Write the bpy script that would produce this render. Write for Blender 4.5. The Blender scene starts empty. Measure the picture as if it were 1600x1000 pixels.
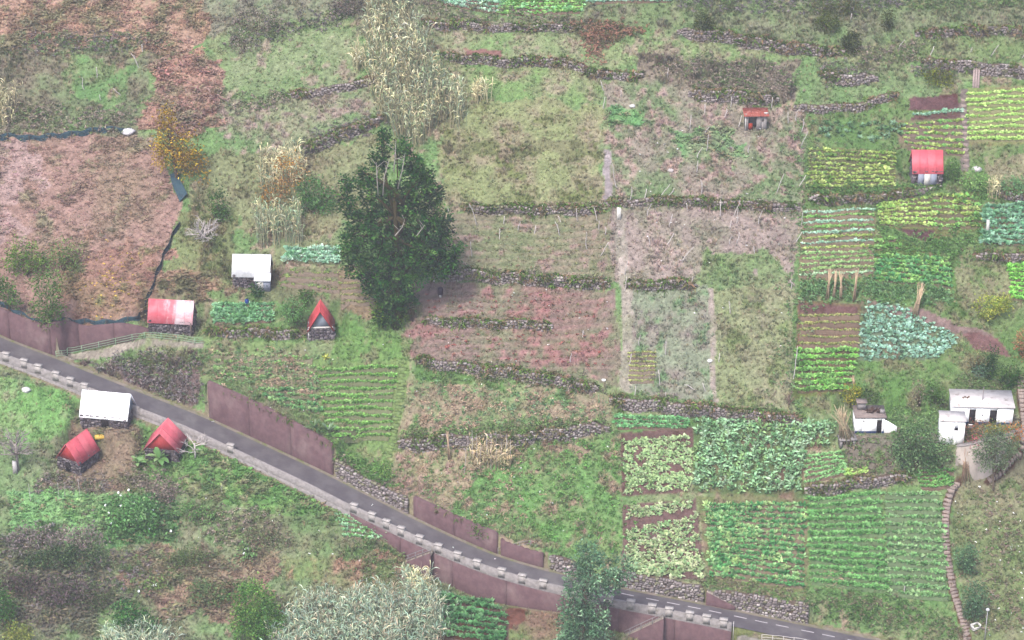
import bpy, math, random
import numpy as np

rng = np.random.default_rng(11)
random.seed(11)
sc = bpy.context.scene
COL = sc.collection
pi = math.pi

# ------------------------------------------------------------------ camera
PITCH = math.radians(28.0)
DIST = 330.0
FOCAL = 91.4
cp, sp = math.cos(PITCH), math.sin(PITCH)
CAM = np.array((0.0, -DIST * cp, DIST * sp))
cd = bpy.data.cameras.new("camera")
cd.lens = FOCAL
cd.sensor_width = 36.0
cd.clip_start = 1.0
cd.clip_end = 3000.0
cam = bpy.data.objects.new("camera", cd)
cam.location = CAM
cam.rotation_euler = (pi / 2 - PITCH, 0, 0)
COL.objects.link(cam)
sc.camera = cam

# ------------------------------------------------------------------ light
SUN_EL, SUN_AZ = math.radians(56), math.radians(205)      # azimuth from +Y clockwise (behind the viewer, to the left)
w = bpy.data.worlds.new("World")
sc.world = w
w.use_nodes = True
nt = w.node_tree
bg = nt.nodes["Background"]
sky = nt.nodes.new("ShaderNodeTexSky")
sky.sky_type = 'NISHITA'
sky.sun_disc = False
sky.sun_elevation = SUN_EL
sky.sun_rotation = SUN_AZ
sky.altitude = 300
sky.air_density = 0.8
sky.dust_density = 4.0
sky.ozone_density = 0.6
nt.links.new(sky.outputs[0], bg.inputs[0])
bg.inputs[1].default_value = 0.106
sl = bpy.data.lights.new("sun", 'SUN')
sl.energy = 1.5
sl.angle = math.radians(10)
sl.color = (1.0, 0.965, 0.93)
so = bpy.data.objects.new("sun", sl)
so.rotation_euler = (pi / 2 - SUN_EL, 0, -SUN_AZ + pi)
so.location = (-60, -120, 200)
COL.objects.link(so)
sc.view_settings.view_transform = 'Standard'
sc.view_settings.look = 'None'
sc.view_settings.gamma = 1.0
sc.view_settings.exposure = 2.0
sc.view_settings.use_curve_mapping = False
sc.render.engine = 'CYCLES'
sc.cycles.use_denoising = True
sc.cycles.max_bounces = 5
sc.cycles.diffuse_bounces = 3
sc.cycles.transmission_bounces = 3
sc.cycles.volume_bounces = 0

# ------------------------------------------------------------------ colour: what the eye reads on a surface -> base colour
HAZE = np.array((0.050, 0.052, 0.060))
GAIN = 1.74
def A(c, k=1.0):
    c = np.asarray(c, float) / 255.0
    lin = np.where(c <= 0.04045, c / 12.92, ((c + 0.055) / 1.055) ** 2.4)
    return np.clip((lin - HAZE) / GAIN * k, 0.004, 0.85)

# ------------------------------------------------------------------ mesh + object helpers
def mesh_np(name, V, F, cols=None, smooth=False):
    V = np.asarray(V, np.float32)
    me = bpy.data.meshes.new(name)
    me.vertices.add(len(V))
    me.vertices.foreach_set("co", V.ravel())
    Fs = F if isinstance(F, (list, tuple)) else [F]
    Fs = [np.asarray(f, np.int32) for f in Fs if len(f)]
    idx = np.concatenate([f.ravel() for f in Fs])
    tot = np.concatenate([np.full(len(f), f.shape[1], np.int32) for f in Fs])
    me.loops.add(len(idx))
    me.loops.foreach_set("vertex_index", idx)
    me.polygons.add(len(tot))
    st = np.zeros(len(tot), np.int32)
    st[1:] = np.cumsum(tot)[:-1]
    me.polygons.foreach_set("loop_start", st)
    if smooth:
        me.polygons.foreach_set("use_smooth", np.ones(len(tot), bool))
    me.update(calc_edges=True)
    if cols is not None:
        c = np.ones((len(V), 4), np.float32)
        c[:, :3] = cols
        a = me.attributes.new("Col", 'FLOAT_COLOR', 'POINT')
        a.data.foreach_set("color", c.ravel())
    return me

def obj(name, me, mat=None, parent=None, loc=None, rotz=0.0):
    o = bpy.data.objects.new(name, me)
    COL.objects.link(o)
    if mat is not None and me is not None and not me.materials:
        me.materials.append(mat)
    if parent is not None:
        o.parent = parent
    if loc is not None:
        o.location = loc
    if rotz:
        o.rotation_euler = (0, 0, rotz)
    return o

def tag(o, label, cat, group=None, kind=None):
    o["label"] = label
    o["category"] = cat
    if group:
        o["group"] = group
    if kind:
        o["kind"] = kind
    return o

def thing(name, label, cat, loc, rotz=0.0, group=None):
    o = bpy.data.objects.new(name, None)
    o.empty_display_size = 0.3
    o.location = loc
    o.rotation_euler = (0, 0, rotz)
    COL.objects.link(o)
    return tag(o, label, cat, group, "thing")

class MB:
    """Collects boxes, prisms, tubes, leaves in one mesh (with vertex colours)."""
    def __init__(s):
        s.v, s.q, s.t, s.c, s.n = [], [], [], [], 0
    def add(s, V, Q=(), T=(), col=(0.5, 0.5, 0.5)):
        V = np.asarray(V, float).reshape(-1, 3)
        col = np.asarray(col, float)
        if col.ndim == 1:
            col = np.tile(col, (len(V), 1))
        s.v.append(V); s.c.append(col)
        if len(Q): s.q.append(np.asarray(Q, int) + s.n)
        if len(T): s.t.append(np.asarray(T, int) + s.n)
        s.n += len(V)
        return s
    def hexa(s, P, col):                       # 8 corners: bottom ring 0-3, top ring 4-7
        return s.add(P, [(0, 3, 2, 1), (4, 5, 6, 7), (0, 1, 5, 4), (1, 2, 6, 5), (2, 3, 7, 6), (3, 0, 4, 7)], col=col)
    def box(s, x0, x1, y0, y1, z0, z1, col=(0.5, 0.5, 0.5)):
        return s.hexa([(x0, y0, z0), (x1, y0, z0), (x1, y1, z0), (x0, y1, z0),
                       (x0, y0, z1), (x1, y0, z1), (x1, y1, z1), (x0, y1, z1)], col)
    def tube(s, pts, rad, k=5, col=(0.5, 0.5, 0.5), cap=True):
        pts = np.asarray(pts, float)
        n = len(pts)
        rad = np.broadcast_to(np.asarray(rad, float), (n,))
        tan = np.gradient(pts, axis=0)
        tan /= np.linalg.norm(tan, axis=1, keepdims=True) + 1e-9
        ref = np.where(np.abs(tan[:, 2:3]) > 0.9, np.array([[1.0, 0, 0]]), np.array([[0, 0, 1.0]]))
        a = np.cross(tan, ref); a /= np.linalg.norm(a, axis=1, keepdims=True) + 1e-9
        b = np.cross(tan, a)
        th = np.arange(k) / k * 2 * pi
        V = pts[:, None] + rad[:, None, None] * (np.cos(th)[None, :, None] * a[:, None] + np.sin(th)[None, :, None] * b[:, None])
        Q = [(i * k + j, i * k + (j + 1) % k, (i + 1) * k + (j + 1) % k, (i + 1) * k + j) for i in range(n - 1) for j in range(k)]
        T = []
        V = V.reshape(-1, 3)
        if cap:
            V = np.vstack([V, pts[-1:], pts[:1]])
            m = n * k
            T = [((n - 1) * k + j, (n - 1) * k + (j + 1) % k, m) for j in range(k)] + [((j + 1) % k, j, m + 1) for j in range(k)]
        return s.add(V, Q, T, col)
    def arrays(s):
        F = []
        if s.q: F.append(np.concatenate(s.q))
        if s.t: F.append(np.concatenate(s.t))
        return np.concatenate(s.v), F, np.concatenate(s.c)
    def build(s, name, mat, parent=None, origin=None, loc=None):
        V, F, c = s.arrays()
        if origin is not None:
            V = V - np.asarray(origin)
        return obj(name, mesh_np(name, V, F, c), mat, parent, loc)

def leaves(cent, k, L, wr=0.4, el=(10, 70), col=(0.1, 0.2, 0.05), cj=0.25, droop=0.15, stem=0.0, cl=0.18, out=None):
    """k leaf-shaped faces round each centre. col: (n,3) or (3,)."""
    cent = np.asarray(cent, float).reshape(-1, 3)
    n = len(cent)
    L = np.broadcast_to(np.asarray(L, float), (n,))
    col = np.broadcast_to(np.asarray(col, float), (n, 3))
    col = col * 1.75 * (1 + cl * rng.standard_normal((n, 1)))
    c = np.repeat(cent, k, 0); l = np.repeat(L, k) * rng.uniform(0.6, 1.25, n * k)
    cc = np.repeat(col, k, 0) * (1 + cj * rng.uniform(-1, 1, (n * k, 1)))
    cc *= 1 + 0.08 * rng.uniform(-1, 1, (n * k, 3))
    az = rng.uniform(0, 2 * pi, n * k)
    e = np.radians(rng.uniform(el[0], el[1], n * k))
    d = np.stack([np.cos(e) * np.cos(az), np.cos(e) * np.sin(az), np.sin(e)], 1)
    if out is not None:
        d = d * 0.75 + np.repeat(out, k, 0) * 0.55
        d /= np.linalg.norm(d, axis=1, keepdims=True) + 1e-9
    c = c.copy()
    if stem:
        c[:, 2] += rng.uniform(0, 1, n * k) * stem
    r = rng.standard_normal((n * k, 3)); r[:, 2] *= 0.5
    sd = np.cross(d, r); sd /= np.linalg.norm(sd, axis=1, keepdims=True) + 1e-9
    w_ = (l * wr * 0.5)[:, None]
    V = np.stack([c, c + d * l[:, None] * 0.5 + sd * w_, c + d * l[:, None] - np.array([0, 0, 1.0]) * (l * droop)[:, None], c + d * l[:, None] * 0.5 - sd * w_], 1)
    F = np.arange(n * k * 4).reshape(-1, 4)
    C = np.repeat(np.clip(cc, 0.003, 0.9), 4, 0)
    return V.reshape(-1, 3), F, C

# ------------------------------------------------------------------ materials
def new_mat(name):
    m = bpy.data.materials.new(name)
    m.use_nodes = True
    n = m.node_tree.nodes; l = m.node_tree.links
    b = n["Principled BSDF"]
    b.inputs["Specular IOR Level"].default_value = 0.2
    b.inputs["Roughness"].default_value = 0.9
    return m, n, l, b

def mat_vcol(name, noise=0.25, scale=4.0, rough=0.9, trans=0.0, bump=0.0, bscale=8.0, spec=0.15, inst=None):
    m, n, l, b = new_mat(name)
    b.inputs["Specular IOR Level"].default_value = spec
    b.inputs["Roughness"].default_value = rough
    at_ = n.new("ShaderNodeAttribute")
    at_.attribute_name = inst or "Col"
    at_.attribute_type = 'INSTANCER' if inst else 'GEOMETRY'
    out = at_.outputs["Color"]
    if noise:
        tc = n.new("ShaderNodeTexCoord")
        no = n.new("ShaderNodeTexNoise")
        no.inputs["Scale"].default_value = scale
        no.inputs["Detail"].default_value = 6
        no.inputs["Roughness"].default_value = 0.7
        l.new(tc.outputs["Object"], no.inputs["Vector"])
        mr = n.new("ShaderNodeMapRange")
        mr.inputs[1].default_value = 0.3; mr.inputs[2].default_value = 0.7
        mr.inputs[3].default_value = 1 - noise; mr.inputs[4].default_value = 1 + noise
        l.new(no.outputs["Fac"], mr.inputs[0])
        mx = n.new("ShaderNodeVectorMath"); mx.operation = 'SCALE'
        l.new(out, mx.inputs[0]); l.new(mr.outputs[0], mx.inputs["Scale"])
        out = mx.outputs[0]
        if bump:
            nb = n.new("ShaderNodeTexNoise")
            nb.inputs["Scale"].default_value = bscale; nb.inputs["Detail"].default_value = 5
            l.new(tc.outputs["Object"], nb.inputs["Vector"])
            bp = n.new("ShaderNodeBump")
            bp.inputs["Strength"].default_value = bump; bp.inputs["Distance"].default_value = 0.106
            l.new(nb.outputs["Fac"], bp.inputs["Height"])
            l.new(bp.outputs[0], b.inputs["Normal"])
    l.new(out, b.inputs["Base Color"])
    if trans:
        tr = n.new("ShaderNodeBsdfTranslucent")
        l.new(out, tr.inputs[0])
        ms = n.new("ShaderNodeMixShader"); ms.inputs[0].default_value = trans
        l.new(b.outputs[0], ms.inputs[1]); l.new(tr.outputs[0], ms.inputs[2])
        l.new(ms.outputs[0], n["Material Output"].inputs[0])
    return m

def mat_surf(name, c1, c2, scale=1.5, rough=0.85, stretch=(1, 1, 1), c3=None, t3=(0.55, 0.75), scale3=0.5, bump=0.0, bscale=20, spec=0.2, stretch3=(1, 1, 1), t1=(0.35, 0.65)):
    """Two tone noise, a third tone in patches (stain, rust, moss)."""
    m, n, l, b = new_mat(name)
    b.inputs["Roughness"].default_value = rough
    b.inputs["Specular IOR Level"].default_value = spec
    tc = n.new("ShaderNodeTexCoord")
    def mask(sc_, st, t):
        mp = n.new("ShaderNodeMapping"); mp.inputs["Scale"].default_value = st
        l.new(tc.outputs["Object"], mp.inputs[0])
        no = n.new("ShaderNodeTexNoise"); no.inputs["Scale"].default_value = sc_; no.inputs["Detail"].default_value = 8
        no.inputs["Roughness"].default_value = 0.65
        l.new(mp.outputs[0], no.inputs["Vector"])
        r = n.new("ShaderNodeMapRange"); r.interpolation_type = 'SMOOTHSTEP'
        r.inputs[1].default_value, r.inputs[2].default_value = t
        l.new(no.outputs["Fac"], r.inputs[0])
        return r.outputs[0]
    mix = n.new("ShaderNodeMix"); mix.data_type = 'RGBA'
    mix.inputs[6].default_value = (*c1, 1); mix.inputs[7].default_value = (*c2, 1)
    l.new(mask(scale, stretch, t1), mix.inputs[0])
    out = mix.outputs[2]
    if c3 is not None:
        m3 = n.new("ShaderNodeMix"); m3.data_type = 'RGBA'
        l.new(out, m3.inputs[6]); m3.inputs[7].default_value = (*c3, 1)
        l.new(mask(scale3, stretch3, t3), m3.inputs[0])
        out = m3.outputs[2]
    l.new(out, b.inputs["Base Color"])
    if bump:
        nb = n.new("ShaderNodeTexNoise"); nb.inputs["Scale"].default_value = bscale; nb.inputs["Detail"].default_value = 4
        l.new(tc.outputs["Object"], nb.inputs["Vector"])
        bp = n.new("ShaderNodeBump"); bp.inputs["Strength"].default_value = bump; bp.inputs["Distance"].default_value = 0.03
        l.new(nb.outputs["Fac"], bp.inputs["Height"]); l.new(bp.outputs[0], b.inputs["Normal"])
    return m

M_ground = mat_vcol("ground_cover", noise=0.38, scale=2.2, bump=1.0, bscale=5.0, spec=0.05)
M_leaf = mat_vcol("leaf", noise=0, trans=0.3, rough=0.75, spec=0.15)
M_gloss = mat_vcol("waxy_leaf", noise=0, trans=0.15, rough=0.45, spec=0.4)
M_tuft = mat_vcol("tuft_blades", noise=0, trans=0.35, rough=0.8, spec=0.1, inst="tcol")
M_wood = mat_vcol("bark", noise=0.3, scale=6, spec=0.1)
M_stone = mat_vcol("stone", noise=0.35, scale=5, bump=0.6, bscale=12, spec=0.12)
M_paint = mat_vcol("painted", noise=0.12, scale=2.5, rough=0.6, spec=0.25)

# ------------------------------------------------------------------ projection (the hillside and the photograph's camera)
KP = 36.0 / FOCAL / 1600.0
SLOPE = 0.55
def project(x, y, z):
    rx, ry, rz = x - CAM[0], y - CAM[1], z - CAM[2]
    dep = ry * cp - rz * sp
    return 800 + rx / dep / KP, 500 - (ry * sp + rz * cp) / dep / KP
def H0(x, y):
    return SLOPE * y + 0.9 * np.sin(x * 0.05 + 0.8) + 0.7 * np.sin(x * 0.021 + y * 0.06) + 0.6 * np.sin(y * 0.11 + x * 0.03 + 1)
def ray(u, v):
    a = (np.asarray(u, float) - 800) * KP; b = (500 - np.asarray(v, float)) * KP
    return np.stack([a, cp + b * sp, -sp + b * cp], -1)
def hit(u, v, Hf, reach=18.0, step=0.12):
    d = np.atleast_2d(ray(u, v))
    t0 = (SLOPE * CAM[1] - CAM[2]) / (d[:, 2] - SLOPE * d[:, 1])
    ts = np.arange(-reach, reach, step)
    out = np.empty((len(d), 3))
    for i in range(0, len(d), 2000):
        dd = d[i:i + 2000]; tt = t0[i:i + 2000, None] + ts
        P = CAM + dd[:, None] * tt[..., None]
        below = P[..., 2] < Hf(P[..., 0], P[..., 1])
        k = np.where(below.any(1), below.argmax(1), len(ts) // 2)
        out[i:i + 2000] = P[np.arange(len(dd)), k]
    return out
def pxm(u, v):                                    # pixels of the photograph per metre near that place
    p = hit(u, v, H0)[0]
    return 1.0 / (KP * ((p[1] - CAM[1]) * cp - (p[2] - CAM[2]) * sp))

# ------------------------------------------------------------------ terrain grid
GS = 0.25
GX = np.arange(-86, 86 + GS, GS); GY = np.arange(-60, 74 + GS, GS)
X, Y = np.meshgrid(GX, GY)
NY, NX = X.shape
def vnoise(x, y, s, seed):
    r = np.random.default_rng(seed)
    L = r.random((256, 256))
    fx, fy = x / s + 1000.3, y / s + 1000.7
    ix, iy = np.floor(fx).astype(int), np.floor(fy).astype(int)
    a, b = fx - ix, fy - iy
    a = a * a * (3 - 2 * a); b = b * b * (3 - 2 * b)
    g = lambda i, j: L[j % 256, i % 256]
    return (g(ix, iy) * (1 - a) + g(ix + 1, iy) * a) * (1 - b) + (g(ix, iy + 1) * (1 - a) + g(ix + 1, iy + 1) * a) * b
def fbm(x, y, s, seed, o=3):
    t, amp, tot = 0, 1.0, 0
    for i in range(o):
        t = t + amp * vnoise(x, y, s / 2 ** i, seed + i * 17); tot += amp; amp *= 0.6
    return t / tot
def sstep(a, b, x):
    t = np.clip((x - a) / (b - a), 0, 1)
    return t * t * (3 - 2 * t)

HG = H0(X, Y) + (fbm(X, Y, 7, 3) - 0.5) * 0.9 + (fbm(X, Y, 2.2, 9) - 0.5) * 0.4
def H(x, y):
    x = np.asarray(x, float); y = np.asarray(y, float)
    fx = np.clip((x - GX[0]) / GS, 0, NX - 1.001); fy = np.clip((y - GY[0]) / GS, 0, NY - 1.001)
    i, j = fx.astype(int), fy.astype(int); a, b = fx - i, fy - j
    return (HG[j, i] * (1 - a) + HG[j, i + 1] * a) * (1 - b) + (HG[j + 1, i] * (1 - a) + HG[j + 1, i + 1] * a) * b
def at(u, v):
    return hit(u, v, H)
def at1(u, v):
    return at([u], [v])[0]
def resample(P, step):
    P = np.asarray(P, float)
    d = np.r_[0, np.cumsum(np.linalg.norm(np.diff(P[:, :2], axis=0), axis=1))]
    n = max(2, int(d[-1] / step) + 1)
    s = np.linspace(0, d[-1], n)
    return np.stack([np.interp(s, d, P[:, k]) for k in range(P.shape[1])], 1), s
def smooth_px(pts, n=60):
    pts = np.asarray(pts, float)
    d = np.r_[0, np.cumsum(np.linalg.norm(np.diff(pts[:, :2], axis=0), axis=1))]
    s = np.linspace(0, d[-1], n)
    q = np.stack([np.interp(s, d, pts[:, k]) for k in range(pts.shape[1])], 1)
    for _ in range(3):
        q[1:-1] = 0.25 * q[:-2] + 0.5 * q[1:-1] + 0.25 * q[2:]
    return q
# ------------------------------------------------------------------ road bench cut into the hill
ROAD_PX = [(-70, 495, 521), (0, 527, 555), (70, 556, 577), (130, 580, 603), (215, 610, 640), (300, 641, 674), (360, 668, 703), (440, 705, 740),
           (505, 735, 772), (560, 765, 799), (640, 802, 842), (700, 832, 868), (770, 866, 893), (840, 888, 912), (900, 903, 925), (965, 920, 940),
           (1100, 946, 966), (1200, 967, 988), (1290, 985, 1007), (1380, 1003, 1026), (1490, 1024, 1048)]
q = smooth_px([(u, (a + b) / 2) for u, a, b in ROAD_PX], 160)
rp = hit(q[:, 0], q[:, 1], H0)
RD, RS = resample(np.c_[rp, q[:, 0]], 0.5)             # x, y, z, photo column
for _ in range(12):
    RD[1:-1, :3] = 0.25 * RD[:-2, :3] + 0.5 * RD[1:-1, :3] + 0.25 * RD[2:, :3]
RU = RD[:, 3]
RT = np.gradient(RD[:, :2], axis=0); RT /= np.linalg.norm(RT, axis=1, keepdims=True)
RN = np.stack([-RT[:, 1], RT[:, 0]], 1)                # uphill side
RZ = RD[:, 2]
RW = np.interp(RU, [0, 560, 760, 1100, 1300], [3.5, 3.3, 3.0, 3.0, 3.3]) / 2
R_HW = np.interp(RU, [-60, 0, 70, 78, 150, 250, 305, 312, 400, 506, 513, 560, 622, 632, 770, 778, 845, 852, 892, 905, 950, 962, 1095, 1100, 1150, 1258, 1300, 1480],
                 [3.6, 3.6, 3.7, 0.6, 1.8, 3.6, 4.6, 5.0, 5.1, 4.3, 2.3, 1.7, 1.9, 2.6, 2.7, 2.2, 2.1, 1.8, 1.8, 1.2, 1.2, 1.9, 2.0, 1.5, 2.3, 2.5, 2.6, 2.2])
R_BANK = np.interp(RU, [74, 80, 304, 309, 895, 905, 950, 960, 1258, 1270], [0, 1, 1, 0, 0, 1, 1, 0, 0, 1])
R_HL = np.interp(RU, [0, 130, 250, 400, 560, 620, 650, 690, 760, 880, 950, 1145, 1160, 1250, 1400],
                 [0.9, 0.9, 0.9, 0.9, 1.2, 2.2, 3.2, 4.2, 4.4, 3.0, 3.8, 4.0, 0.4, 0.3, 0.3])
lo = np.full(X.shape, 1e9); li = np.zeros(X.shape, int)
for k in range(0, len(RD)):
    x, y = RD[k, 0], RD[k, 1]
    j0, j1 = np.searchsorted(GY, (y - 13, y + 13)); i0, i1 = np.searchsorted(GX, (x - 13, x + 13))
    d = (X[j0:j1, i0:i1] - x) ** 2 + (Y[j0:j1, i0:i1] - y) ** 2
    m = d < lo[j0:j1, i0:i1]
    lo[j0:j1, i0:i1][m] = d[m]; li[j0:j1, i0:i1][m] = k
near = lo < 160
S_ROAD = np.where(near, (X - RD[li, 0]) * RN[li, 0] + (Y - RD[li, 1]) * RN[li, 1], 99.0)
nat = HG.copy()
e = S_ROAD - RW[li] - 0.75
jump = R_HW[li] * (R_BANK[li] * sstep(0, 2.4, e) + (1 - R_BANK[li]))
up = (RZ[li] + jump) * (1 - sstep(0, 9, e)) + nat * sstep(0, 9, e)
e2 = -S_ROAD - RW[li] - 0.15
dn = (RZ[li] - R_HL[li]) * (1 - sstep(0, 9, e2)) + nat * sstep(0, 9, e2)
HG = np.where(near, np.where(e > 0, up, np.where(e2 > 0, dn, RZ[li] - 0.12)), HG)
HG = np.where(near & (e > 0) | (near & (e2 > 0)), HG + (fbm(X, Y, 2.0, 44) - 0.5) * 0.25 * sstep(0, 1.5, np.maximum(e, e2)), HG)
OFFROAD = np.where(near, sstep(0.3, 1.6, np.maximum(e, e2)), 1.0)

# ------------------------------------------------------------------ terrace steps
class Wall: pass
WALLS = []
def step(pts, kind, label=None, L=5.0, weeds=0.5, group=None, cat="stone wall", fade=1.5):
    """pts: (column, row, height) of the middle of the face, left to right in the photograph."""
    global HG
    pts = np.asarray(pts, float)
    q = smooth_px(pts, max(12, int(np.ptp(pts[:, 0]) / 6)))
    P = at(q[:, 0], q[:, 1])
    for _ in range(2):
        P[1:-1] = 0.25 * P[:-2] + 0.5 * P[1:-1] + 0.25 * P[2:]
    D, S = resample(np.c_[P, q[:, 2]], 0.3)
    D[:, 0] += 0.12 * np.sin(S * 1.7) + 0.1 * np.sin(S * 0.9 + 2); D[:, 1] += 0.15 * np.sin(S * 1.1 + 1) * (kind in ("stone", "bank"))
    T = np.gradient(D[:, :2], axis=0); T /= np.linalg.norm(T, axis=1, keepdims=True) + 1e-9
    N = np.stack([-T[:, 1], T[:, 0]], 1)
    x0, x1, y0, y1 = D[:, 0].min() - 14, D[:, 0].max() + 14, D[:, 1].min() - 14, D[:, 1].max() + 14
    i0, i1 = np.searchsorted(GX, (x0, x1)); j0, j1 = np.searchsorted(GY, (y0, y1))
    xs, ys = X[j0:j1, i0:i1], Y[j0:j1, i0:i1]
    best = np.full(xs.shape, 1e9); bi = np.zeros(xs.shape, int)
    for k in range(len(D)):
        d = (xs - D[k, 0]) ** 2 + (ys - D[k, 1]) ** 2
        m = d < best
        best[m] = d[m]; bi[m] = k
    sd = (xs - D[bi, 0]) * N[bi, 0] + (ys - D[bi, 1]) * N[bi, 1]
    al = (xs - D[bi, 0]) * T[bi, 0] + (ys - D[bi, 1]) * T[bi, 1]
    sN = S[bi]; endf = sstep(0, fade, np.minimum(sN, S[-1] - sN) + 0.15) * (1 - sstep(0.3, 1.5, np.abs(al)))
    if kind == "bank":
        prof = np.clip(sd / 1.0, -1, 1) * np.exp(-np.maximum(np.abs(sd) - 1, 0) / L)
    else:
        prof = np.sign(sd) * np.exp(-np.abs(sd) / L)
    HG[j0:j1, i0:i1] += (0.5 if kind in ('red', 'concrete') else 0.34) * D[bi, 3] * prof * endf * OFFROAD[j0:j1, i0:i1]
    wl = Wall(); wl.D, wl.S, wl.N, wl.T, wl.kind, wl.label, wl.weeds, wl.group, wl.cat = D, S, N, T, kind, label, weeds, group, cat
    WALLS.append(wl)
    return wl

G_W = "dry stone terrace walls on the hillside"
# the red wall set back from the road
step([(76, 535, 3.2), (150, 527, 2.5), (234, 515, 1.5)], "red", "low reddish wall under the sagging blue net, beside the red and white roofed hut", L=7, cat="retaining wall", fade=0.2)
step([(660, 38, 0.9), (780, 46, 1.0), (905, 45, 0.9)], "stone", "grey stone terrace wall along the foot of the green cabbage plot at the top")
step([(690, 88, 1.0), (790, 99, 1.0), (880, 98, 1.0), (945, 120, 1.0), (1000, 118, 0.7)], "stone", "long dark stone wall right of the reed thicket, below the strip of bare red earth")
step([(1058, 54, 1.6), (1140, 64, 2.0), (1250, 78, 1.6), (1320, 86, 0.8)], "stone", "tall pale grey stone wall below the dark bush near the top edge")
step([(1000, 88, 0.8), (1080, 84, 1.0), (1160, 92, 0.8)], "bank")
step([(1075, 148, 1.4), (1150, 152, 2.2), (1215, 158, 1.2)], "stone", "ragged pale stone wall with white stones, just above the rusty roofed shed")
step([(1440, 97, 1.4), (1520, 105, 2.0), (1610, 114, 2.0)], "stone", "high mossy stone wall crossed by a wooden ramp above the light green rows")
step([(1430, 55, 1.0), (1520, 48, 1.1), (1610, 50, 1.0)], "stone", "dark overgrown stone wall with yellow weeds near the top right corner")
step([(1280, 118, 1.2), (1330, 128, 1.6), (1370, 125, 1.0)], "stone", "short curved stone bank hung with brambles left of the green slope")
step([(1240, 170, 0.9), (1330, 170, 1.0), (1370, 160, 0.9), (1400, 148, 0.7)], "stone", "low stone wall climbing to the bare maroon soil bed")
step([(665, 122, 1.0), (600, 130, 1.0)][::-1], "bank")
step([(450, 152, 1.0), (520, 142, 1.1), (590, 126, 0.9)], "stone", "narrow dark stone wall slanting up to the reed thicket, upper of the two")
step([(465, 240, 1.4), (530, 212, 1.8), (600, 186, 1.2)], "stone", "dark rocky wall slanting up below the grey bare bush, left of the big tree top")
step([(360, 170, 1.0), (440, 150, 0.9)], "bank")
step([(320, 70, 1.2), (420, 50, 1.4), (540, 20, 1.2)], "bank")
step([(-10, 80, 1.4), (100, 68, 1.2), (200, 66, 1.0), (290, 84, 0.9)], "bank")
step([(-10, 213, 1.2), (80, 214, 1.2), (205, 206, 1.2)], "bank")
step([(690, 236, 0.6), (800, 238, 0.8), (930, 230, 0.6)], "bank")
step([(800, 158, 0.7), (930, 165, 0.7)], "bank")
step([(725, 328, 0.9), (840, 330, 1.0), (946, 328, 0.9)], "stone", "low dark stone wall between the yellowish grass and the ploughed brown terrace")
step([(952, 318, 0.7), (1060, 315, 0.9), (1250, 326, 0.9)], "stone", "low stone wall studded with crooked stakes across the grey weedy terrace")
step([(660, 428, 1.2), (760, 434, 1.4), (860, 440, 1.4), (955, 446, 1.1)], "stone", "long stone wall right of the big dark tree, above the red weeds")
step([(980, 446, 0.9), (1040, 446, 1.0), (1085, 446, 0.9)], "stone", "short stone wall in two pieces in the grey weedy terrace")
step([(665, 503, 0.7), (760, 508, 0.8), (860, 511, 0.6)], "stone", "thin broken line of stones across the red weedy field")
step([(650, 565, 1.0), (740, 578, 1.2), (830, 590, 1.3), (935, 612, 1.1)], "stone", "stone wall slanting along the foot of the red weedy field")
step([(952, 628, 1.6), (1030, 636, 1.7), (1140, 647, 1.7), (1252, 660, 1.5)], "stone", "long grey stone wall above the tall kale plot")
step([(622, 696, 1.6), (700, 690, 1.8), (800, 688, 1.8), (950, 668, 1.6)], "stone", "thick stone wall under a grassy lip, left of the pale bean plots")
step([(325, 520, 0.7), (400, 522, 0.9), (478, 522, 0.8)], "stone", "low stone wall between leafy garden bed and grassy rows, left of the pointed red hut")
step([(330, 545, 0.5), (420, 540, 0.5)], "bank")
step([(975, 772, 0.9), (1095, 776, 0.9)], "bank")
step([(1255, 768, 1.2), (1300, 762, 1.5), (1360, 752, 1.3), (1420, 748, 0.9)], "stone", "brown crumbling bank wall below the small light green plot and the bushy tree")
step([(1262, 312, 1.2), (1370, 312, 1.4), (1470, 298, 1.2)], "stone", "dark stone wall under the bean rows, below the red hut with grey doors")
step([(1260, 452, 1.2), (1370, 462, 1.2), (1490, 462, 1.0)], "bank")
step([(1340, 468, 0.9), (1430, 488, 1.2), (1500, 510, 0.8)], "bank")
step([(1525, 400, 1.0), (1610, 402, 1.1)], "stone", "short stone wall under the blue-green cabbage patch at the right edge")
step([(1555, 305, 1.0), (1610, 308, 1.1)], "stone", "short dark stone wall above the blue-green cabbage patch at the right edge")
step([(1370, 372, 0.5), (1460, 392, 0.8), (1540, 360, 0.6)], "bank")
step([(1260, 640, 0.5), (1330, 640, 0.5)], "bank")
step([(1490, 728, 3.6), (1535, 725, 4.2), (1565, 715, 3.6), (1592, 697, 2.3), (1606, 688, 1.6)], "concrete", "curved pale concrete retaining wall holding up the flower terrace below the white house", L=6, cat="retaining wall", fade=0.2)

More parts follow.
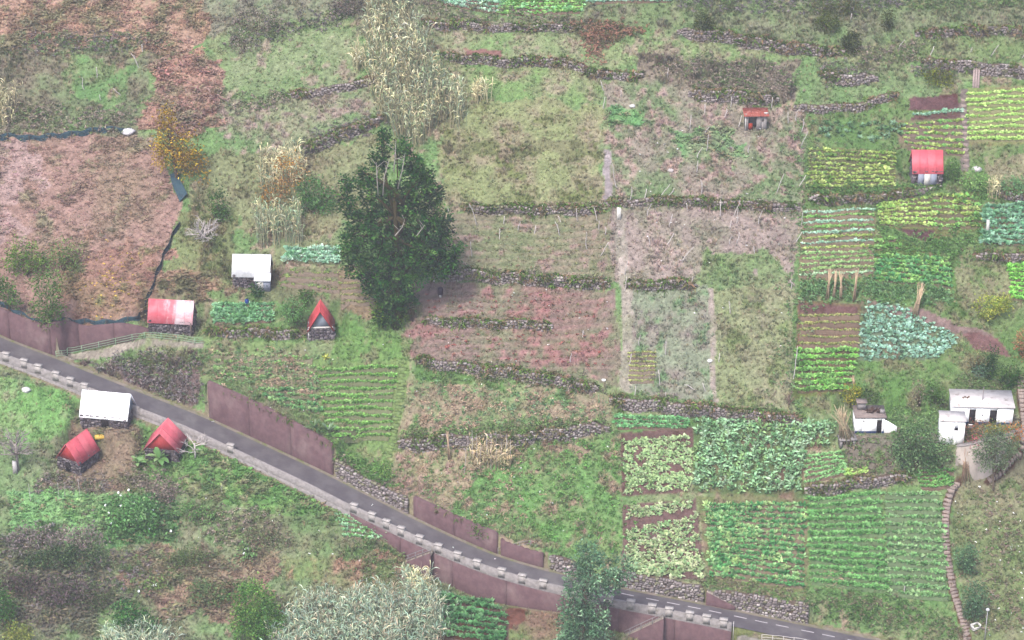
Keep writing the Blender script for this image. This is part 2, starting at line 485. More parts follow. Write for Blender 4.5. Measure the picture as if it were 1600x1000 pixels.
# ------------------------------------------------------------------ level pads for the buildings
PADS = {}
def pad(key, u, v, wid, dep, rot, front=0.6, side=0.5, zoff=0.0):
    """(u, v): foot of the front wall's middle. Returns the building's origin (front middle on the floor)."""
    global HG
    p = at1(u, v)
    z0 = p[2] + zoff
    r = math.radians(rot)
    dx, dy = X - p[0], Y - p[1]
    lx, ly = dx * math.cos(r) + dy * math.sin(r), -dx * math.sin(r) + dy * math.cos(r)
    ox = np.maximum(np.abs(lx) - wid / 2 - side, 0); oy = np.maximum(np.maximum(-ly - front, ly - dep - 0.4), 0)
    d = np.hypot(ox, oy)
    wgt = (1 - sstep(0, 1.6, d)) * OFFROAD
    HG = HG * (1 - wgt) + z0 * wgt
    PADS[key] = (p[0], p[1], z0, r)
    return PADS[key]
pad("white_stone_hut", 393, 451, 5.0, 3.4, -2)
pad("red_white_hut", 267, 523, 5.8, 3.0, -6)
pad("a_frame", 502, 532, 3.4, 3.2, 3)
pad("white_gable", 163, 668, 6.0, 3.6, -10)
pad("red_left", 108, 738, 3.4, 4.0, -29, front=0.4)
pad("red_right", 253, 722, 4.2, 3.8, -9)
pad("red_doors", 1448, 290, 4.0, 3.4, 0)
pad("rust_shed", 1181, 204, 3.0, 1.8, 2)
pad("house", 1534, 664, 7.6, 4.2, -3, front=2.2, side=0.4)
pad("tank", 1486, 695, 3.0, 2.4, -4, front=0.2, side=0.2)
pad("flat_hut", 1362, 677, 4.4, 3.0, 0, front=1.6, side=0.8)

# ------------------------------------------------------------------ what grows where (each place named by its outline)
U, V = project(X, Y, HG)
wu = (fbm(X, Y, 3.0, 51) - 0.5); wv = (fbm(X, Y, 3.0, 52) - 0.5)
N1 = fbm(X, Y, 7.0, 61, 4); N2 = fbm(X, Y, 2.4, 62, 3); N3 = fbm(X, Y, 0.9, 63, 2); N4 = fbm(X, Y, 14.0, 64, 3)
CG = np.zeros(X.shape + (3,)); DEN = np.zeros(X.shape); HT = np.zeros(X.shape); KI = np.zeros(X.shape, np.int8)
def mute(c, k=0.2):
    c = np.asarray(c, float); return (c * (1 - k) + c.mean() * k) + np.array((-1, 0, 2))
def inpoly(px, py, poly):
    r = np.zeros(px.shape, bool)
    n = len(poly)
    for i in range(n):
        (x1, y1), (x2, y2) = poly[i], poly[(i + 1) % n]
        if y1 == y2: continue
        c = (y1 > py) != (y2 > py)
        r ^= c & (px < (x2 - x1) * (py - y1) / (y2 - y1) + x1)
    return r
def blend(c1, c2, c3, m1=0.5, m2=0.62):
    a = sstep(m1 - 0.13, m1 + 0.13, N1 * 0.6 + N2 * 0.4)[..., None]
    b = sstep(m2 - 0.1, m2 + 0.08, N2 * 0.55 + N3 * 0.45)[..., None]
    c = A(c1) * (1 - a) + A(c2) * a
    c = c * (1 - b) + A(c3) * b
    return c * (0.82 + 0.36 * N3[..., None])
def zone(poly, c1, c2, c3, dens=7.0, h=0.4, kind=0, warp=24, m1=0.5, m2=0.62):
    us, vs = U + wu * warp * 2, V + wv * warp * 2
    xs = [p[0] for p in poly]; ys = [p[1] for p in poly]
    m = (us > min(xs)) & (us < max(xs)) & (vs > min(ys)) & (vs < max(ys))
    jj, ii = np.nonzero(m)
    if not len(jj): return
    k = inpoly(us[jj, ii], vs[jj, ii], poly)
    jj, ii = jj[k], ii[k]
    a = sstep(m1 - 0.13, m1 + 0.13, N1[jj, ii] * 0.6 + N2[jj, ii] * 0.4)[:, None]
    b = sstep(m2 - 0.1, m2 + 0.08, N2[jj, ii] * 0.55 + N3[jj, ii] * 0.45)[:, None]
    c1, c2, c3 = mute(c1), mute(c2), mute(c3)
    c = A(c1) * (1 - a) + A(c2) * a
    CG[jj, ii] = (c * (1 - b) + A(c3) * b) * (0.82 + 0.36 * N3[jj, ii][:, None])
    DEN[jj, ii] = dens; HT[jj, ii] = h; KI[jj, ii] = kind

GR, OL, ST = (118, 148, 98), (142, 150, 112), (158, 140, 122)
zone([(-9e3, -9e3), (9e3, -9e3), (9e3, 9e3), (-9e3, 9e3)], GR, OL, ST)
# --- upper left
zone([(-80, -60), (300, -60), (345, 40), (320, 75), (285, 88), (200, 66), (100, 68), (-80, 84)], (178, 144, 126), (168, 138, 118), (148, 142, 112), 7, .45, 2, 34, m2=.58)
zone([(300, -60), (560, -60), (560, 20), (420, 50), (335, 60)], (124, 140, 106), (140, 136, 118), (124, 122, 108), 7, .45, 0)
zone([(-80, 84), (100, 72), (290, 88), (225, 110), (215, 205), (-80, 212)], (122, 136, 102), (142, 132, 114), (110, 112, 92), 7, .45, 0)
zone([(90, 85), (215, 95), (205, 160), (110, 170)], (112, 146, 96), (130, 146, 104), (144, 128, 110), 7, .4, 0)
zone([(235, 98), (300, 86), (345, 100), (362, 175), (310, 215), (220, 190)], (176, 138, 122), (166, 134, 122), (146, 134, 112), 7, .5, 2, 34)
zone([(-80, 212), (205, 206), (250, 230), (285, 320), (240, 450), (225, 500), (78, 512), (-80, 500)], (160, 130, 120), (152, 130, 114), (142, 134, 110), 7, .3, 2, 10, m2=.66)
zone([(-80, 225), (70, 225), (60, 330), (-80, 400)], (172, 144, 138), (158, 132, 124), (144, 132, 112), 7, .3, 2, 90)
zone([(90, 390), (250, 380), (225, 490), (110, 500)], (158, 124, 112), (148, 126, 104), (126, 128, 94), 7, .35, 2, 60)
zone([(360, 65), (560, 35), (570, 120), (450, 150), (355, 160)], (140, 152, 114), (128, 150, 104), (156, 142, 126), 7, .35)
zone([(350, 160), (590, 130), (600, 185), (465, 238), (345, 235)], (122, 150, 102), (148, 150, 120), (158, 140, 130), 7, .4)
zone([(330, 235), (465, 245), (610, 200), (600, 330), (470, 380), (300, 330)], (138, 144, 108), (146, 138, 112), (126, 132, 98), 7, .45)
zone([(285, 330), (370, 340), (365, 450), (320, 470), (245, 455)], (130, 140, 100), (152, 128, 108), (112, 124, 88), 7, .5)
zone([(240, 425), (330, 420), (355, 460), (312, 470), (240, 460)], (160, 130, 112), (146, 128, 108), (128, 126, 98), 7, .5, 2, 14)
zone([(320, 455), (640, 420), (640, 520), (330, 560)], (112, 140, 92), (124, 142, 100), (142, 130, 110), 7, .4)
zone([(425, 412), (530, 412), (535, 470), (420, 470)], (122, 128, 98), (142, 126, 108), (114, 136, 92), 6, .3)
zone([(530, 425), (600, 425), (600, 500), (530, 490)], (140, 124, 102), (150, 130, 110), (118, 132, 92), 6, .3)
# --- upper middle
zone([(560, -60), (1060, -60), (1060, 50), (560, 60)], (122, 140, 100), (140, 138, 114), (122, 118, 104), 7, .45)
zone([(690, 45), (905, 50), (940, 110), (690, 92)], (128, 154, 102), (146, 152, 116), (158, 144, 126), 7, .35, 0, 14)
zone([(930, 60), (1060, 60), (1250, 84), (1330, 96), (1260, 112), (1000, 92), (940, 118)], (128, 154, 102), (148, 154, 116), (152, 140, 122), 7, .35, 0, 14)
zone([(700, 105), (880, 105), (945, 128), (940, 160), (800, 156), (700, 150)], (124, 152, 98), (144, 152, 112), (152, 142, 120), 7, .35, 0, 14)
zone([(690, 155), (940, 165), (948, 322), (700, 326)], (144, 152, 108), (158, 148, 122), (126, 134, 92), 7, .4, 0, 16)
zone([(690, 225), (945, 220), (945, 250), (700, 250)], (136, 136, 104), (122, 128, 92), (150, 138, 116), 8, .5, 0, 20)
zone([(985, 92), (1250, 100), (1260, 165), (1100, 150), (990, 130)], (144, 132, 118), (128, 134, 104), (116, 108, 102), 8, .6, 0, 22)
zone([(948, 125), (1080, 135), (1260, 175), (1265, 325), (952, 322)], (150, 140, 126), (124, 144, 104), (164, 142, 132), 7, .4, 0, 20, m2=.58)
zone([(952, 168), (1005, 170), (1000, 196), (950, 196)], (112, 160, 104), (122, 156, 104), (134, 150, 110), 9, .4, 1, 10)
zone([(1050, 210), (1150, 200), (1180, 250), (1060, 250)], (116, 154, 104), (136, 150, 114), (154, 142, 128), 7, .4, 1, 26)
zone([(955, 322), (1255, 326), (1240, 445), (965, 445)], (158, 142, 134), (146, 142, 122), (168, 148, 140), 7, .4, 0, 16)
zone([(1095, 395), (1200, 405), (1240, 430), (1235, 475), (1110, 460)], (130, 152, 106), (144, 150, 114), (120, 142, 98), 8, .45, 0, 40)
zone([(970, 445), (1110, 445), (1118, 630), (985, 612)], (140, 148, 124), (152, 140, 132), (120, 146, 108), 7, .4, 0, 10)
zone([(1110, 452), (1240, 440), (1240, 640), (1118, 632)], (142, 150, 112), (154, 150, 122), (128, 140, 98), 8, .4, 0, 10)
zone([(1107, 452), (1116, 452), (1120, 632), (1111, 632)], (166, 152, 142), (158, 150, 132), (144, 144, 122), 4, .25, 0, 5)
zone([(960, 325), (976, 325), (990, 470), (986, 615), (968, 610), (972, 470)], (160, 150, 138), (150, 148, 126), (172, 158, 150), 4, .25, 0, 5)
zone([(700, 335), (955, 332), (965, 440), (660, 428)], (140, 132, 112), (130, 138, 104), (150, 130, 120), 7, .25, 0, 14, m1=.46)
zone([(640, 440), (800, 440), (962, 452), (968, 605), (820, 580), (650, 560), (630, 530)], (144, 124, 116), (130, 132, 106), (152, 118, 114), 7, .25, 0, 14, m2=.6)
zone([(800, 452), (940, 458), (940, 560), (840, 560), (800, 500)], (146, 120, 114), (134, 130, 106), (154, 116, 112), 7, .25, 0, 40, m2=.56)
# --- middle below
zone([(530, 500), (645, 520), (630, 590), (520, 570)], (108, 146, 88), (118, 148, 92), (134, 140, 104), 8, .4, 0, 14)
zone([(310, 530), (480, 540), (500, 600), (510, 690), (310, 590)], (124, 146, 98), (142, 138, 112), (112, 134, 90), 7, .4, 0, 12)
zone([(480, 560), (625, 570), (615, 700), (600, 760), (505, 715)], (114, 142, 90), (126, 148, 98), (142, 136, 108), 7, .35, 0, 10)
zone([(610, 560), (640, 560), (632, 700), (600, 740), (598, 700)], (118, 146, 90), (130, 148, 98), (138, 140, 104), 8, .3, 0, 6)
zone([(640, 582), (830, 597), (955, 625), (955, 660), (800, 682), (622, 690)], (134, 148, 106), (160, 142, 122), (116, 148, 98), 7, .4, 0, 10)
zone([(650, 565), (790, 585), (790, 610), (650, 595)], (104, 136, 86), (114, 142, 92), (124, 138, 98), 8, .5, 0, 12)
zone([(620, 705), (800, 695), (810, 800), (700, 810), (610, 760)], (162, 148, 122), (140, 146, 108), (168, 142, 128), 7, .35, 0, 14)
zone([(800, 692), (970, 680), (975, 905), (880, 890), (770, 840), (700, 805)], (116, 156, 96), (128, 152, 102), (156, 136, 118), 8, .45, 0, 14)
zone([(965, 645), (1085, 655), (1085, 690), (960, 680)], (108, 140, 90), (118, 146, 96), (130, 136, 104), 5, .3, 0, 6)
# --- right side
zone([(1060, -60), (1660, -60), (1660, 50), (1430, 55), (1330, 85), (1060, 50)], (118, 140, 98), (136, 136, 112), (112, 122, 94), 8, .5, 0, 24)
zone([(1320, 70), (1440, 60), (1660, 55), (1660, 105), (1440, 97), (1370, 125)], (124, 144, 98), (138, 142, 110), (120, 120, 98), 8, .5, 0, 16)
zone([(1250, 88), (1310, 92), (1480, 140), (1400, 150), (1300, 172), (1240, 165)], (120, 148, 100), (130, 148, 106), (136, 136, 108), 8, .4, 0, 14)
zone([(1262, 172), (1660, 120), (1660, 480), (1490, 480), (1245, 475)], (106, 136, 88), (118, 142, 94), (134, 134, 104), 7, .4, 0, 8)
zone([(1535, 245), (1660, 240), (1660, 295), (1550, 290)], (140, 146, 106), (150, 144, 116), (124, 138, 96), 6, .3, 0, 10)
zone([(1495, 410), (1570, 400), (1580, 470), (1560, 500), (1490, 490)], (140, 146, 108), (148, 142, 114), (118, 138, 92), 7, .4, 0, 10)
zone([(1240, 470), (1560, 470), (1660, 480), (1660, 640), (1240, 650)], (108, 136, 88), (122, 140, 96), (132, 130, 102), 7, .4, 0, 10)
zone([(1340, 570), (1470, 570), (1500, 620), (1400, 660), (1330, 620)], (106, 140, 86), (122, 142, 96), (130, 132, 100), 8, .4, 0, 12)
zone([(1310, 680), (1480, 665), (1480, 700), (1400, 720), (1390, 760), (1330, 745)], (140, 124, 116), (128, 122, 110), (112, 128, 92), 3, .3, 0, 10)
zone([(1505, 655), (1600, 655), (1600, 690), (1560, 700), (1505, 705)], (120, 132, 98), (132, 124, 106), (112, 132, 90), 6, .4, 1, 4)
zone([(1480, 760), (1510, 750), (1660, 690), (1660, 1060), (1520, 1060)], (128, 140, 100), (142, 138, 112), (114, 132, 92), 7, .4, 0, 8)
zone([(1255, 770), (1480, 755), (1500, 1000), (1430, 985), (1260, 925)], (110, 144, 92), (122, 148, 98), (134, 138, 104), 6, .35, 0, 8)
zone([(1090, 775), (1262, 775), (1262, 930), (1110, 912)], (130, 126, 98), (118, 132, 90), (140, 122, 106), 3, .25, 0, 5)
# --- below the road
zone([(-80, 560), (130, 610), (300, 680), (600, 830), (690, 900), (960, 950), (960, 1060), (-80, 1060)], (124, 150, 104), (142, 142, 116), (112, 132, 94), 8, .45)
zone([(-80, 575), (125, 612), (115, 660), (60, 690), (-80, 690)], (122, 166, 100), (136, 168, 110), (144, 154, 116), 8, .4, 0, 12)
zone([(110, 660), (220, 665), (228, 720), (210, 765), (60, 760), (95, 735)], (150, 126, 112), (138, 124, 106), (122, 128, 94), 6, .35, 2, 10)
zone([(225, 660), (300, 680), (420, 742), (560, 805), (600, 850), (430, 800), (300, 780), (215, 740)], (108, 148, 90), (124, 150, 98), (136, 138, 106), 8, .4, 1, 12)
zone([(10, 770), (170, 768), (205, 800), (150, 850), (20, 840)], (128, 174, 112), (138, 174, 116), (118, 160, 102), 10, .4, 1, 12)
zone([(150, 770), (270, 775), (280, 850), (170, 860)], (100, 136, 92), (112, 146, 98), (124, 134, 102), 10, .5, 1, 14)
zone([(280, 790), (520, 810), (640, 850), (660, 890), (400, 850)], (118, 142, 98), (138, 136, 110), (108, 132, 90), 8, .45, 0, 14)
zone([(250, 870), (430, 860), (440, 935), (390, 980), (250, 960), (190, 900)], (160, 132, 118), (146, 134, 112), (118, 134, 98), 8, .5, 2, 50)
zone([(-80, 840), (170, 850), (190, 940), (130, 1000), (-80, 1000)], (122, 126, 104), (136, 128, 114), (110, 124, 94), 8, .6, 2, 50)
zone([(440, 870), (640, 865), (690, 910), (640, 930), (450, 905)], (126, 146, 98), (142, 140, 108), (160, 130, 112), 8, .4, 0, 18)
zone([(790, 945), (880, 935), (890, 1060), (780, 1060)], (150, 124, 108), (118, 138, 92), (132, 112, 98), 7, .4, 0, 10)
zone([(960, 985), (1150, 985), (1150, 1060), (960, 1060)], (118, 148, 96), (132, 146, 104), (146, 132, 112), 7, .4, 0, 10)
zone([(1140, 975), (1260, 1000), (1400, 1035), (1400, 1090), (1140, 1090)], (160, 150, 142), (150, 142, 132), (140, 134, 124), 0, .2, 0, 4)
# bare soil
def soil(poly, c=(118, 84, 84), warp=4):
    c = tuple(mute(c, .25))
    zone(poly, c, tuple(int(x * 1.07) for x in c), tuple(int(x * 0.9) for x in c), 0.0, .2, 0, warp)
# ground under each crop plot (dens 0.x keeps it open)
def crop_ground(poly, c1, c2, c3, dens=1.0):
    zone(poly, c1, c2, c3, dens, .2, 0, 4)
crop_ground([(685, -60), (1055, -60), (1050, 4), (915, 8), (905, 26), (780, 30), (690, 12)], (110, 138, 96), (118, 140, 100), (108, 124, 92))
crop_ground([(1508, 140), (1660, 130), (1660, 226), (1513, 228)], (126, 142, 92), (138, 142, 98), (140, 128, 100))
crop_ground([(1402, 190), (1503, 183), (1506, 250), (1405, 232)], (126, 118, 98), (118, 132, 92), (134, 112, 100))
crop_ground([(1263, 228), (1400, 236), (1398, 296), (1262, 302)], (124, 122, 92), (112, 126, 84), (128, 114, 94))
crop_ground([(1256, 328), (1366, 323), (1370, 434), (1248, 440)], (138, 122, 102), (132, 118, 98), (128, 128, 96), 0.5)
crop_ground([(1370, 318), (1530, 300), (1538, 358), (1462, 378), (1380, 352)], (126, 118, 90), (116, 126, 84), (134, 112, 96))
crop_ground([(1367, 368), (1400, 370), (1482, 402), (1488, 455), (1367, 442)], (104, 122, 80), (112, 128, 84), (132, 116, 96))
crop_ground([(1247, 472), (1346, 476), (1340, 546), (1245, 546)], (136, 112, 96), (128, 108, 92), (128, 122, 88), 0.5)
crop_ground([(1246, 546), (1340, 546), (1326, 616), (1240, 622)], (116, 116, 82), (104, 122, 78), (128, 110, 88))
crop_ground([(1346, 470), (1402, 474), (1504, 526), (1462, 562), (1342, 566)], (112, 124, 104), (108, 122, 94), (124, 112, 98))
crop_ground([(1084, 655), (1256, 662), (1312, 662), (1296, 702), (1258, 704), (1256, 776), (1084, 772)], (104, 122, 88), (112, 126, 90), (126, 106, 94))
soil([(1418, 152), (1496, 146), (1499, 172), (1420, 171)])
soil([(1425, 186), (1500, 179), (1501, 184), (1425, 190)])
soil([(1403, 358), (1460, 360), (1455, 379), (1428, 374)], (112, 80, 82))
soil([(1496, 512), (1560, 528), (1580, 558), (1522, 544)], (136, 96, 92))
soil([(1345, 468), (1440, 484), (1500, 506), (1560, 528), (1500, 520), (1420, 500)], (146, 116, 108), 8)
soil([(1250, 476), (1340, 480), (1340, 492), (1250, 490)], (122, 88, 84))
soil([(968, 675), (1082, 668), (1080, 770), (972, 774)], (122, 92, 86))
soil([(973, 788), (1090, 780), (1102, 908), (973, 906)], (124, 94, 88))
soil([(683, 922), (795, 955), (790, 1060), (683, 1060)], (108, 88, 80))
soil([(722, 78), (782, 80), (778, 90), (726, 90)], (156, 106, 96), 8)
soil([(790, 950), (822, 945), (826, 965), (795, 985)], (136, 88, 76), 8)
soil([(945, 235), (954, 235), (958, 322), (946, 322)], (160, 144, 142), 6)
soil([(1500, 140), (1512, 140), (1514, 270), (1502, 270)], (132, 116, 106), 3)
zone([(1480, 410), (1492, 400), (1495, 470), (1520, 500), (1500, 500), (1482, 470)], (104, 134, 84), (92, 116, 76), (120, 134, 92), 7, .3, 0, 4)
zone([(78, 556), (160, 545), (230, 528), (318, 536), (318, 546), (230, 540), (160, 560), (85, 566)], (160, 150, 138), (150, 142, 128), (130, 140, 104), 1, .2, 0, 3)
zone([(125, 572), (200, 562), (300, 552), (315, 575), (318, 630), (300, 640), (215, 610), (150, 585)], (128, 110, 108), (116, 104, 100), (118, 122, 92), 9, .6, 0, 12)
FUR = inpoly(U, V, [(702, 340), (952, 338), (960, 436), (665, 424)]) | inpoly(U, V, [(650, 446), (958, 454), (962, 600), (820, 575), (645, 542)])
fs_ = np.sin(2 * pi * (Y + .6 * N1 + .25 * np.sin(X * .3)) / 1.05)
CG[FUR] *= (1 + .16 * fs_[FUR][:, None] * np.array((1.0, .55, .9)))
HG = HG + np.where(FUR, .07 * fs_, 0)
CG *= (1 + .10 * np.random.default_rng(5).standard_normal(X.shape + (1,)))
# verges
RE = near & (np.abs(S_ROAD) < RW[li] + 0.9)
CG[RE] = blend((140, 132, 118), (122, 128, 98), (150, 138, 126))[RE]; DEN[RE] = 4; HT[RE] = .2
IN = near & (np.abs(S_ROAD) < RW[li] + 0.2)
DEN[IN] = 0

for line in ([(1513, 1012), (1506, 975), (1498, 950), (1490, 925), (1485, 900), (1480, 870), (1477, 840), (1477, 810), (1480, 785), (1487, 768), (1497, 754)], [(1545, 752), (1570, 735), (1590, 712), (1602, 690), (1600, 655), (1596, 620), (1594, 592)]):
    for (a0, b0) in smooth_px(line, 60):
        DEN[np.hypot(U - a0, V - b0) < 9] = 0
        CG[np.hypot(U - a0, V - b0) < 7] = A((104, 88, 84))
# ------------------------------------------------------------------ ground mesh: fine in view, a coarse skirt beyond
Vg = np.stack([X, Y, HG], -1).reshape(-1, 3)
idx = np.arange(NX * NY).reshape(NY, NX)
Fg = np.stack([idx[:-1, :-1], idx[:-1, 1:], idx[1:, 1:], idx[1:, :-1]], -1).reshape(-1, 4)
cx, cy = np.meshgrid(np.arange(-240, 241, 6.0), np.arange(-130, 215, 6.0))
inside = (cx > GX[0] + 5) & (cx < GX[-1] - 5) & (cy > GY[0] + 5) & (cy < GY[-1] - 5)
cz = H0(cx, cy) - np.where((cx > GX[0] - 7) & (cx < GX[-1] + 7) & (cy > GY[0] - 7) & (cy < GY[-1] + 7), 1.2, 0) - inside * 4 + (fbm(cx, cy, 30, 5) - .5) * 2
ci = np.arange(cx.size).reshape(cx.shape) + len(Vg)
Fc = np.stack([ci[:-1, :-1], ci[:-1, 1:], ci[1:, 1:], ci[1:, :-1]], -1)
keep = ~(inside[:-1, :-1] & inside[1:, 1:] & inside[:-1, 1:] & inside[1:, :-1])
Fc = Fc[keep]
cg2 = A(GR) * (0.7 + 0.6 * fbm(cx, cy, 20, 8)[..., None]) * np.array([1.1, 1, 1])
g = obj("ground", mesh_np("ground", np.vstack([Vg, np.stack([cx, cy, cz], -1).reshape(-1, 3)]), np.vstack([Fg, Fc]),
        np.vstack([np.clip(CG, 0.004, 0.8).reshape(-1, 3), cg2.reshape(-1, 3)]), smooth=True), M_ground)
g["kind"] = "structure"; g["label"] = "terraced green and brown hillside"; g["category"] = "hillside"
# ------------------------------------------------------------------ grass, weeds and dead fern: instanced tufts
def blade_tuft(name, nb, wid, lean, seed, kind):
    r = np.random.default_rng(seed)
    Vs, Q, T = [], [], []
    for i in range(nb):
        az = r.uniform(0, 2 * pi); o = r.uniform(0, 0.32, 2) * np.array((math.cos(az), math.sin(az)))
        h = r.uniform(0.55, 1.1); ln = r.uniform(*lean) * h
        d = np.array((math.cos(az), math.sin(az), 0)); s = np.array((-d[1], d[0], 0)) * wid * r.uniform(.7, 1.3)
        b = np.array((o[0], o[1], -0.1))
        if kind == "leaf":
            m = b + d * ln * .5 + np.array((0, 0, h * .7)); t = b + d * ln + np.array((0, 0, h * .62))
            Vs += [b, m + s, t, m - s]; n = len(Vs); Q.append((n - 4, n - 3, n - 2, n - 1))
        else:
            m = b + d * ln * .4 + np.array((0, 0, h * .65)); t = b + d * ln + np.array((0, 0, h))
            Vs += [b - s * .8, b + s * .8, m + s * .7, m - s * .7, t]; n = len(Vs)
            Q.append((n - 5, n - 4, n - 3, n - 2)); T.append((n - 2, n - 3, n - 1))
    me = mesh_np(name, np.array(Vs), [np.array(Q).reshape(-1, 4), np.array(T, int).reshape(-1, 3)] if T else np.array(Q))
    me.materials.append(M_tuft)
    return bpy.data.objects.new(name, me)
tc = bpy.data.collections.new("tuft_kinds")
for i in range(3): tc.objects.link(blade_tuft(f"a_grass_tuft_{i}", 9, .07, (.2, .7), 70 + i, "grass"))
for i in range(3): tc.objects.link(blade_tuft(f"b_weed_tuft_{i}", 10, .17, (.5, 1.0), 80 + i, "leaf"))
for i in range(3): tc.objects.link(blade_tuft(f"c_fern_tuft_{i}", 11, .13, (.7, 1.4), 90 + i, "leaf"))

def scatter(name, kinds, label, cat):
    MAXD = 15.0
    n = int((GX[-1] - GX[0]) * (GY[-1] - GY[0]) * MAXD)
    x = rng.uniform(GX[0], GX[-1], n); y = rng.uniform(GY[0], GY[-1], n)
    i = np.clip(np.round((x - GX[0]) / GS).astype(int), 0, NX - 1); j = np.clip(np.round((y - GY[0]) / GS).astype(int), 0, NY - 1)
    u, v = U[j, i], V[j, i]
    clump = 0.7 + 0.6 * sstep(0.3, 0.7, N2[j, i])
    k = (u > -60) & (u < 1660) & (v > -50) & (v < 1050) & (rng.random(n) * MAXD < 1.15 * DEN[j, i] * clump) & np.isin(KI[j, i], kinds)
    x, y, i, j = x[k], y[k], i[k], j[k]
    n = len(x)
    h = 1.0 * HT[j, i] * rng.uniform(.45, 1.3, n) * (0.45 + 1.1 * N2[j, i])
    wd = h * rng.uniform(.8, 1.5, n)
    c = CG[j, i] * np.clip(1.72 + np.where(KI[j, i] == 2, .16, .27)[:, None] * rng.standard_normal((n, 1)), .6, 3.2) * (1 + 0.07 * rng.standard_normal((n, 3)))
    pale = rng.random(n) < 0.07
    c[pale] = A((188, 176, 146)) * rng.uniform(.7, 1.1, (pale.sum(), 1))
    me = bpy.data.meshes.new(name)
    me.vertices.add(n)
    me.vertices.foreach_set("co", np.stack([x, y, H(x, y)], 1).astype(np.float32).ravel())
    def attr(nm, ty, key, arr):
        a = me.attributes.new(nm, ty, 'POINT'); a.data.foreach_set(key, np.ascontiguousarray(arr).ravel())
    attr("tcol", 'FLOAT_COLOR', "color", np.c_[np.clip(c, .006, .8), np.ones(n)].astype(np.float32))
    attr("tscale", 'FLOAT_VECTOR', "vector", np.c_[wd, wd, h].astype(np.float32))
    attr("trot", 'FLOAT_VECTOR', "vector", np.c_[rng.uniform(-.2, .2, n) - .15, rng.uniform(-.2, .2, n), rng.uniform(0, 6.28, n)].astype(np.float32))
    attr("tkind", 'INT', "value", (KI[j, i] * 3 + rng.integers(0, 3, n)).astype(np.int32))
    o = obj(name, me)
    ng = bpy.data.node_groups.new(name, 'GeometryNodeTree')
    ng.interface.new_socket("Geometry", in_out='INPUT', socket_type='NodeSocketGeometry')
    ng.interface.new_socket("Geometry", in_out='OUTPUT', socket_type='NodeSocketGeometry')
    N, L = ng.nodes, ng.links
    gi, go = N.new("NodeGroupInput"), N.new("NodeGroupOutput")
    ip = N.new("GeometryNodeInstanceOnPoints"); ip.inputs["Pick Instance"].default_value = True
    co = N.new("GeometryNodeCollectionInfo"); co.inputs["Collection"].default_value = tc
    co.inputs["Separate Children"].default_value = True; co.inputs["Reset Children"].default_value = True
    def na(nm, ty):
        a = N.new("GeometryNodeInputNamedAttribute"); a.data_type = ty; a.inputs["Name"].default_value = nm
        return a.outputs[0]
    er = N.new("FunctionNodeEulerToRotation")
    L.new(na("trot", 'FLOAT_VECTOR'), er.inputs[0]); L.new(er.outputs[0], ip.inputs["Rotation"])
    L.new(na("tscale", 'FLOAT_VECTOR'), ip.inputs["Scale"]); L.new(na("tkind", 'INT'), ip.inputs["Instance Index"])
    L.new(gi.outputs[0], ip.inputs["Points"]); L.new(co.outputs[0], ip.inputs["Instance"]); L.new(ip.outputs[0], go.inputs[0])
    o.modifiers.new("tufts", 'NODES').node_group = ng
    tag(o, label, cat, kind="stuff")
    print(name, n)
    return o
scatter("grass", [0], "grass and low weeds growing over the terraces", "grass")
scatter("weeds", [1], "leafy green weeds in the damp hollows", "weeds")
scatter("dead_fern", [2], "reddish dead bracken covering the slopes on the left", "bracken")

# ------------------------------------------------------------------ road
M_road = mat_surf("asphalt", A((122, 117, 124), 0.66), A((132, 128, 133), 0.74), 0.5, 0.9, c3=A((146, 142, 144), .7), t3=(.5, .75), scale3=0.3, bump=.3, bscale=30, spec=.1)
def strip(o0, o1, zf, k0=0, k1=None, step_=1):
    ks = np.arange(k0, k1 or len(RD), step_)
    a = RD[ks, :2] + RN[ks] * np.asarray(o0)[ks][:, None] if np.ndim(o0) else RD[ks, :2] + RN[ks] * o0
    b = RD[ks, :2] + RN[ks] * np.asarray(o1)[ks][:, None] if np.ndim(o1) else RD[ks, :2] + RN[ks] * o1
    n = len(ks)
    V_ = np.vstack([np.c_[a, RZ[ks] + zf], np.c_[b, RZ[ks] + zf]])
    Fq = [(i, i + 1, n + i + 1, n + i) for i in range(n - 1)]
    return V_, np.array(Fq)
Vr, Fr = strip(-RW - .1, RW + .1, 0.0)
road = obj("road", mesh_np("road", Vr, Fr), M_road)
road["kind"] = "structure"; road["label"] = "narrow grey asphalt road slanting down across the hillside"
M_line = mat_surf("worn_white_paint", A((206, 200, 204)), A((186, 182, 186)), 6, c3=A((140, 136, 142)), t3=(.6, .75), scale3=5)
def road_k(u): return int(np.argmin(np.abs(RU - u)))
for u in (941, 977, 1013, 1049, 1083, 1116, 1150, 1184, 1218, 1257, 1291, 1328):
    k = road_k(u)
    d = obj("lane_dash", None) if False else None
    V_, F_ = strip(0.42, 0.56, 0.008, k - 1, k + 3)
    obj("lane_dash", mesh_np("lane_dash", V_, F_), M_line, road)
# gutter strip along the foot of the upper walls
M_gut = mat_surf("gutter_dust", A((150, 140, 134)), A((128, 126, 108)), 1.2, c3=A((120, 128, 92)), t3=(.5, .65), scale3=1.0)
Vr, Fr = strip(RW - .12, RW + .38, 0.012)
obj("gutter_edge", mesh_np("gutter_edge", Vr, Fr), M_gut, road)

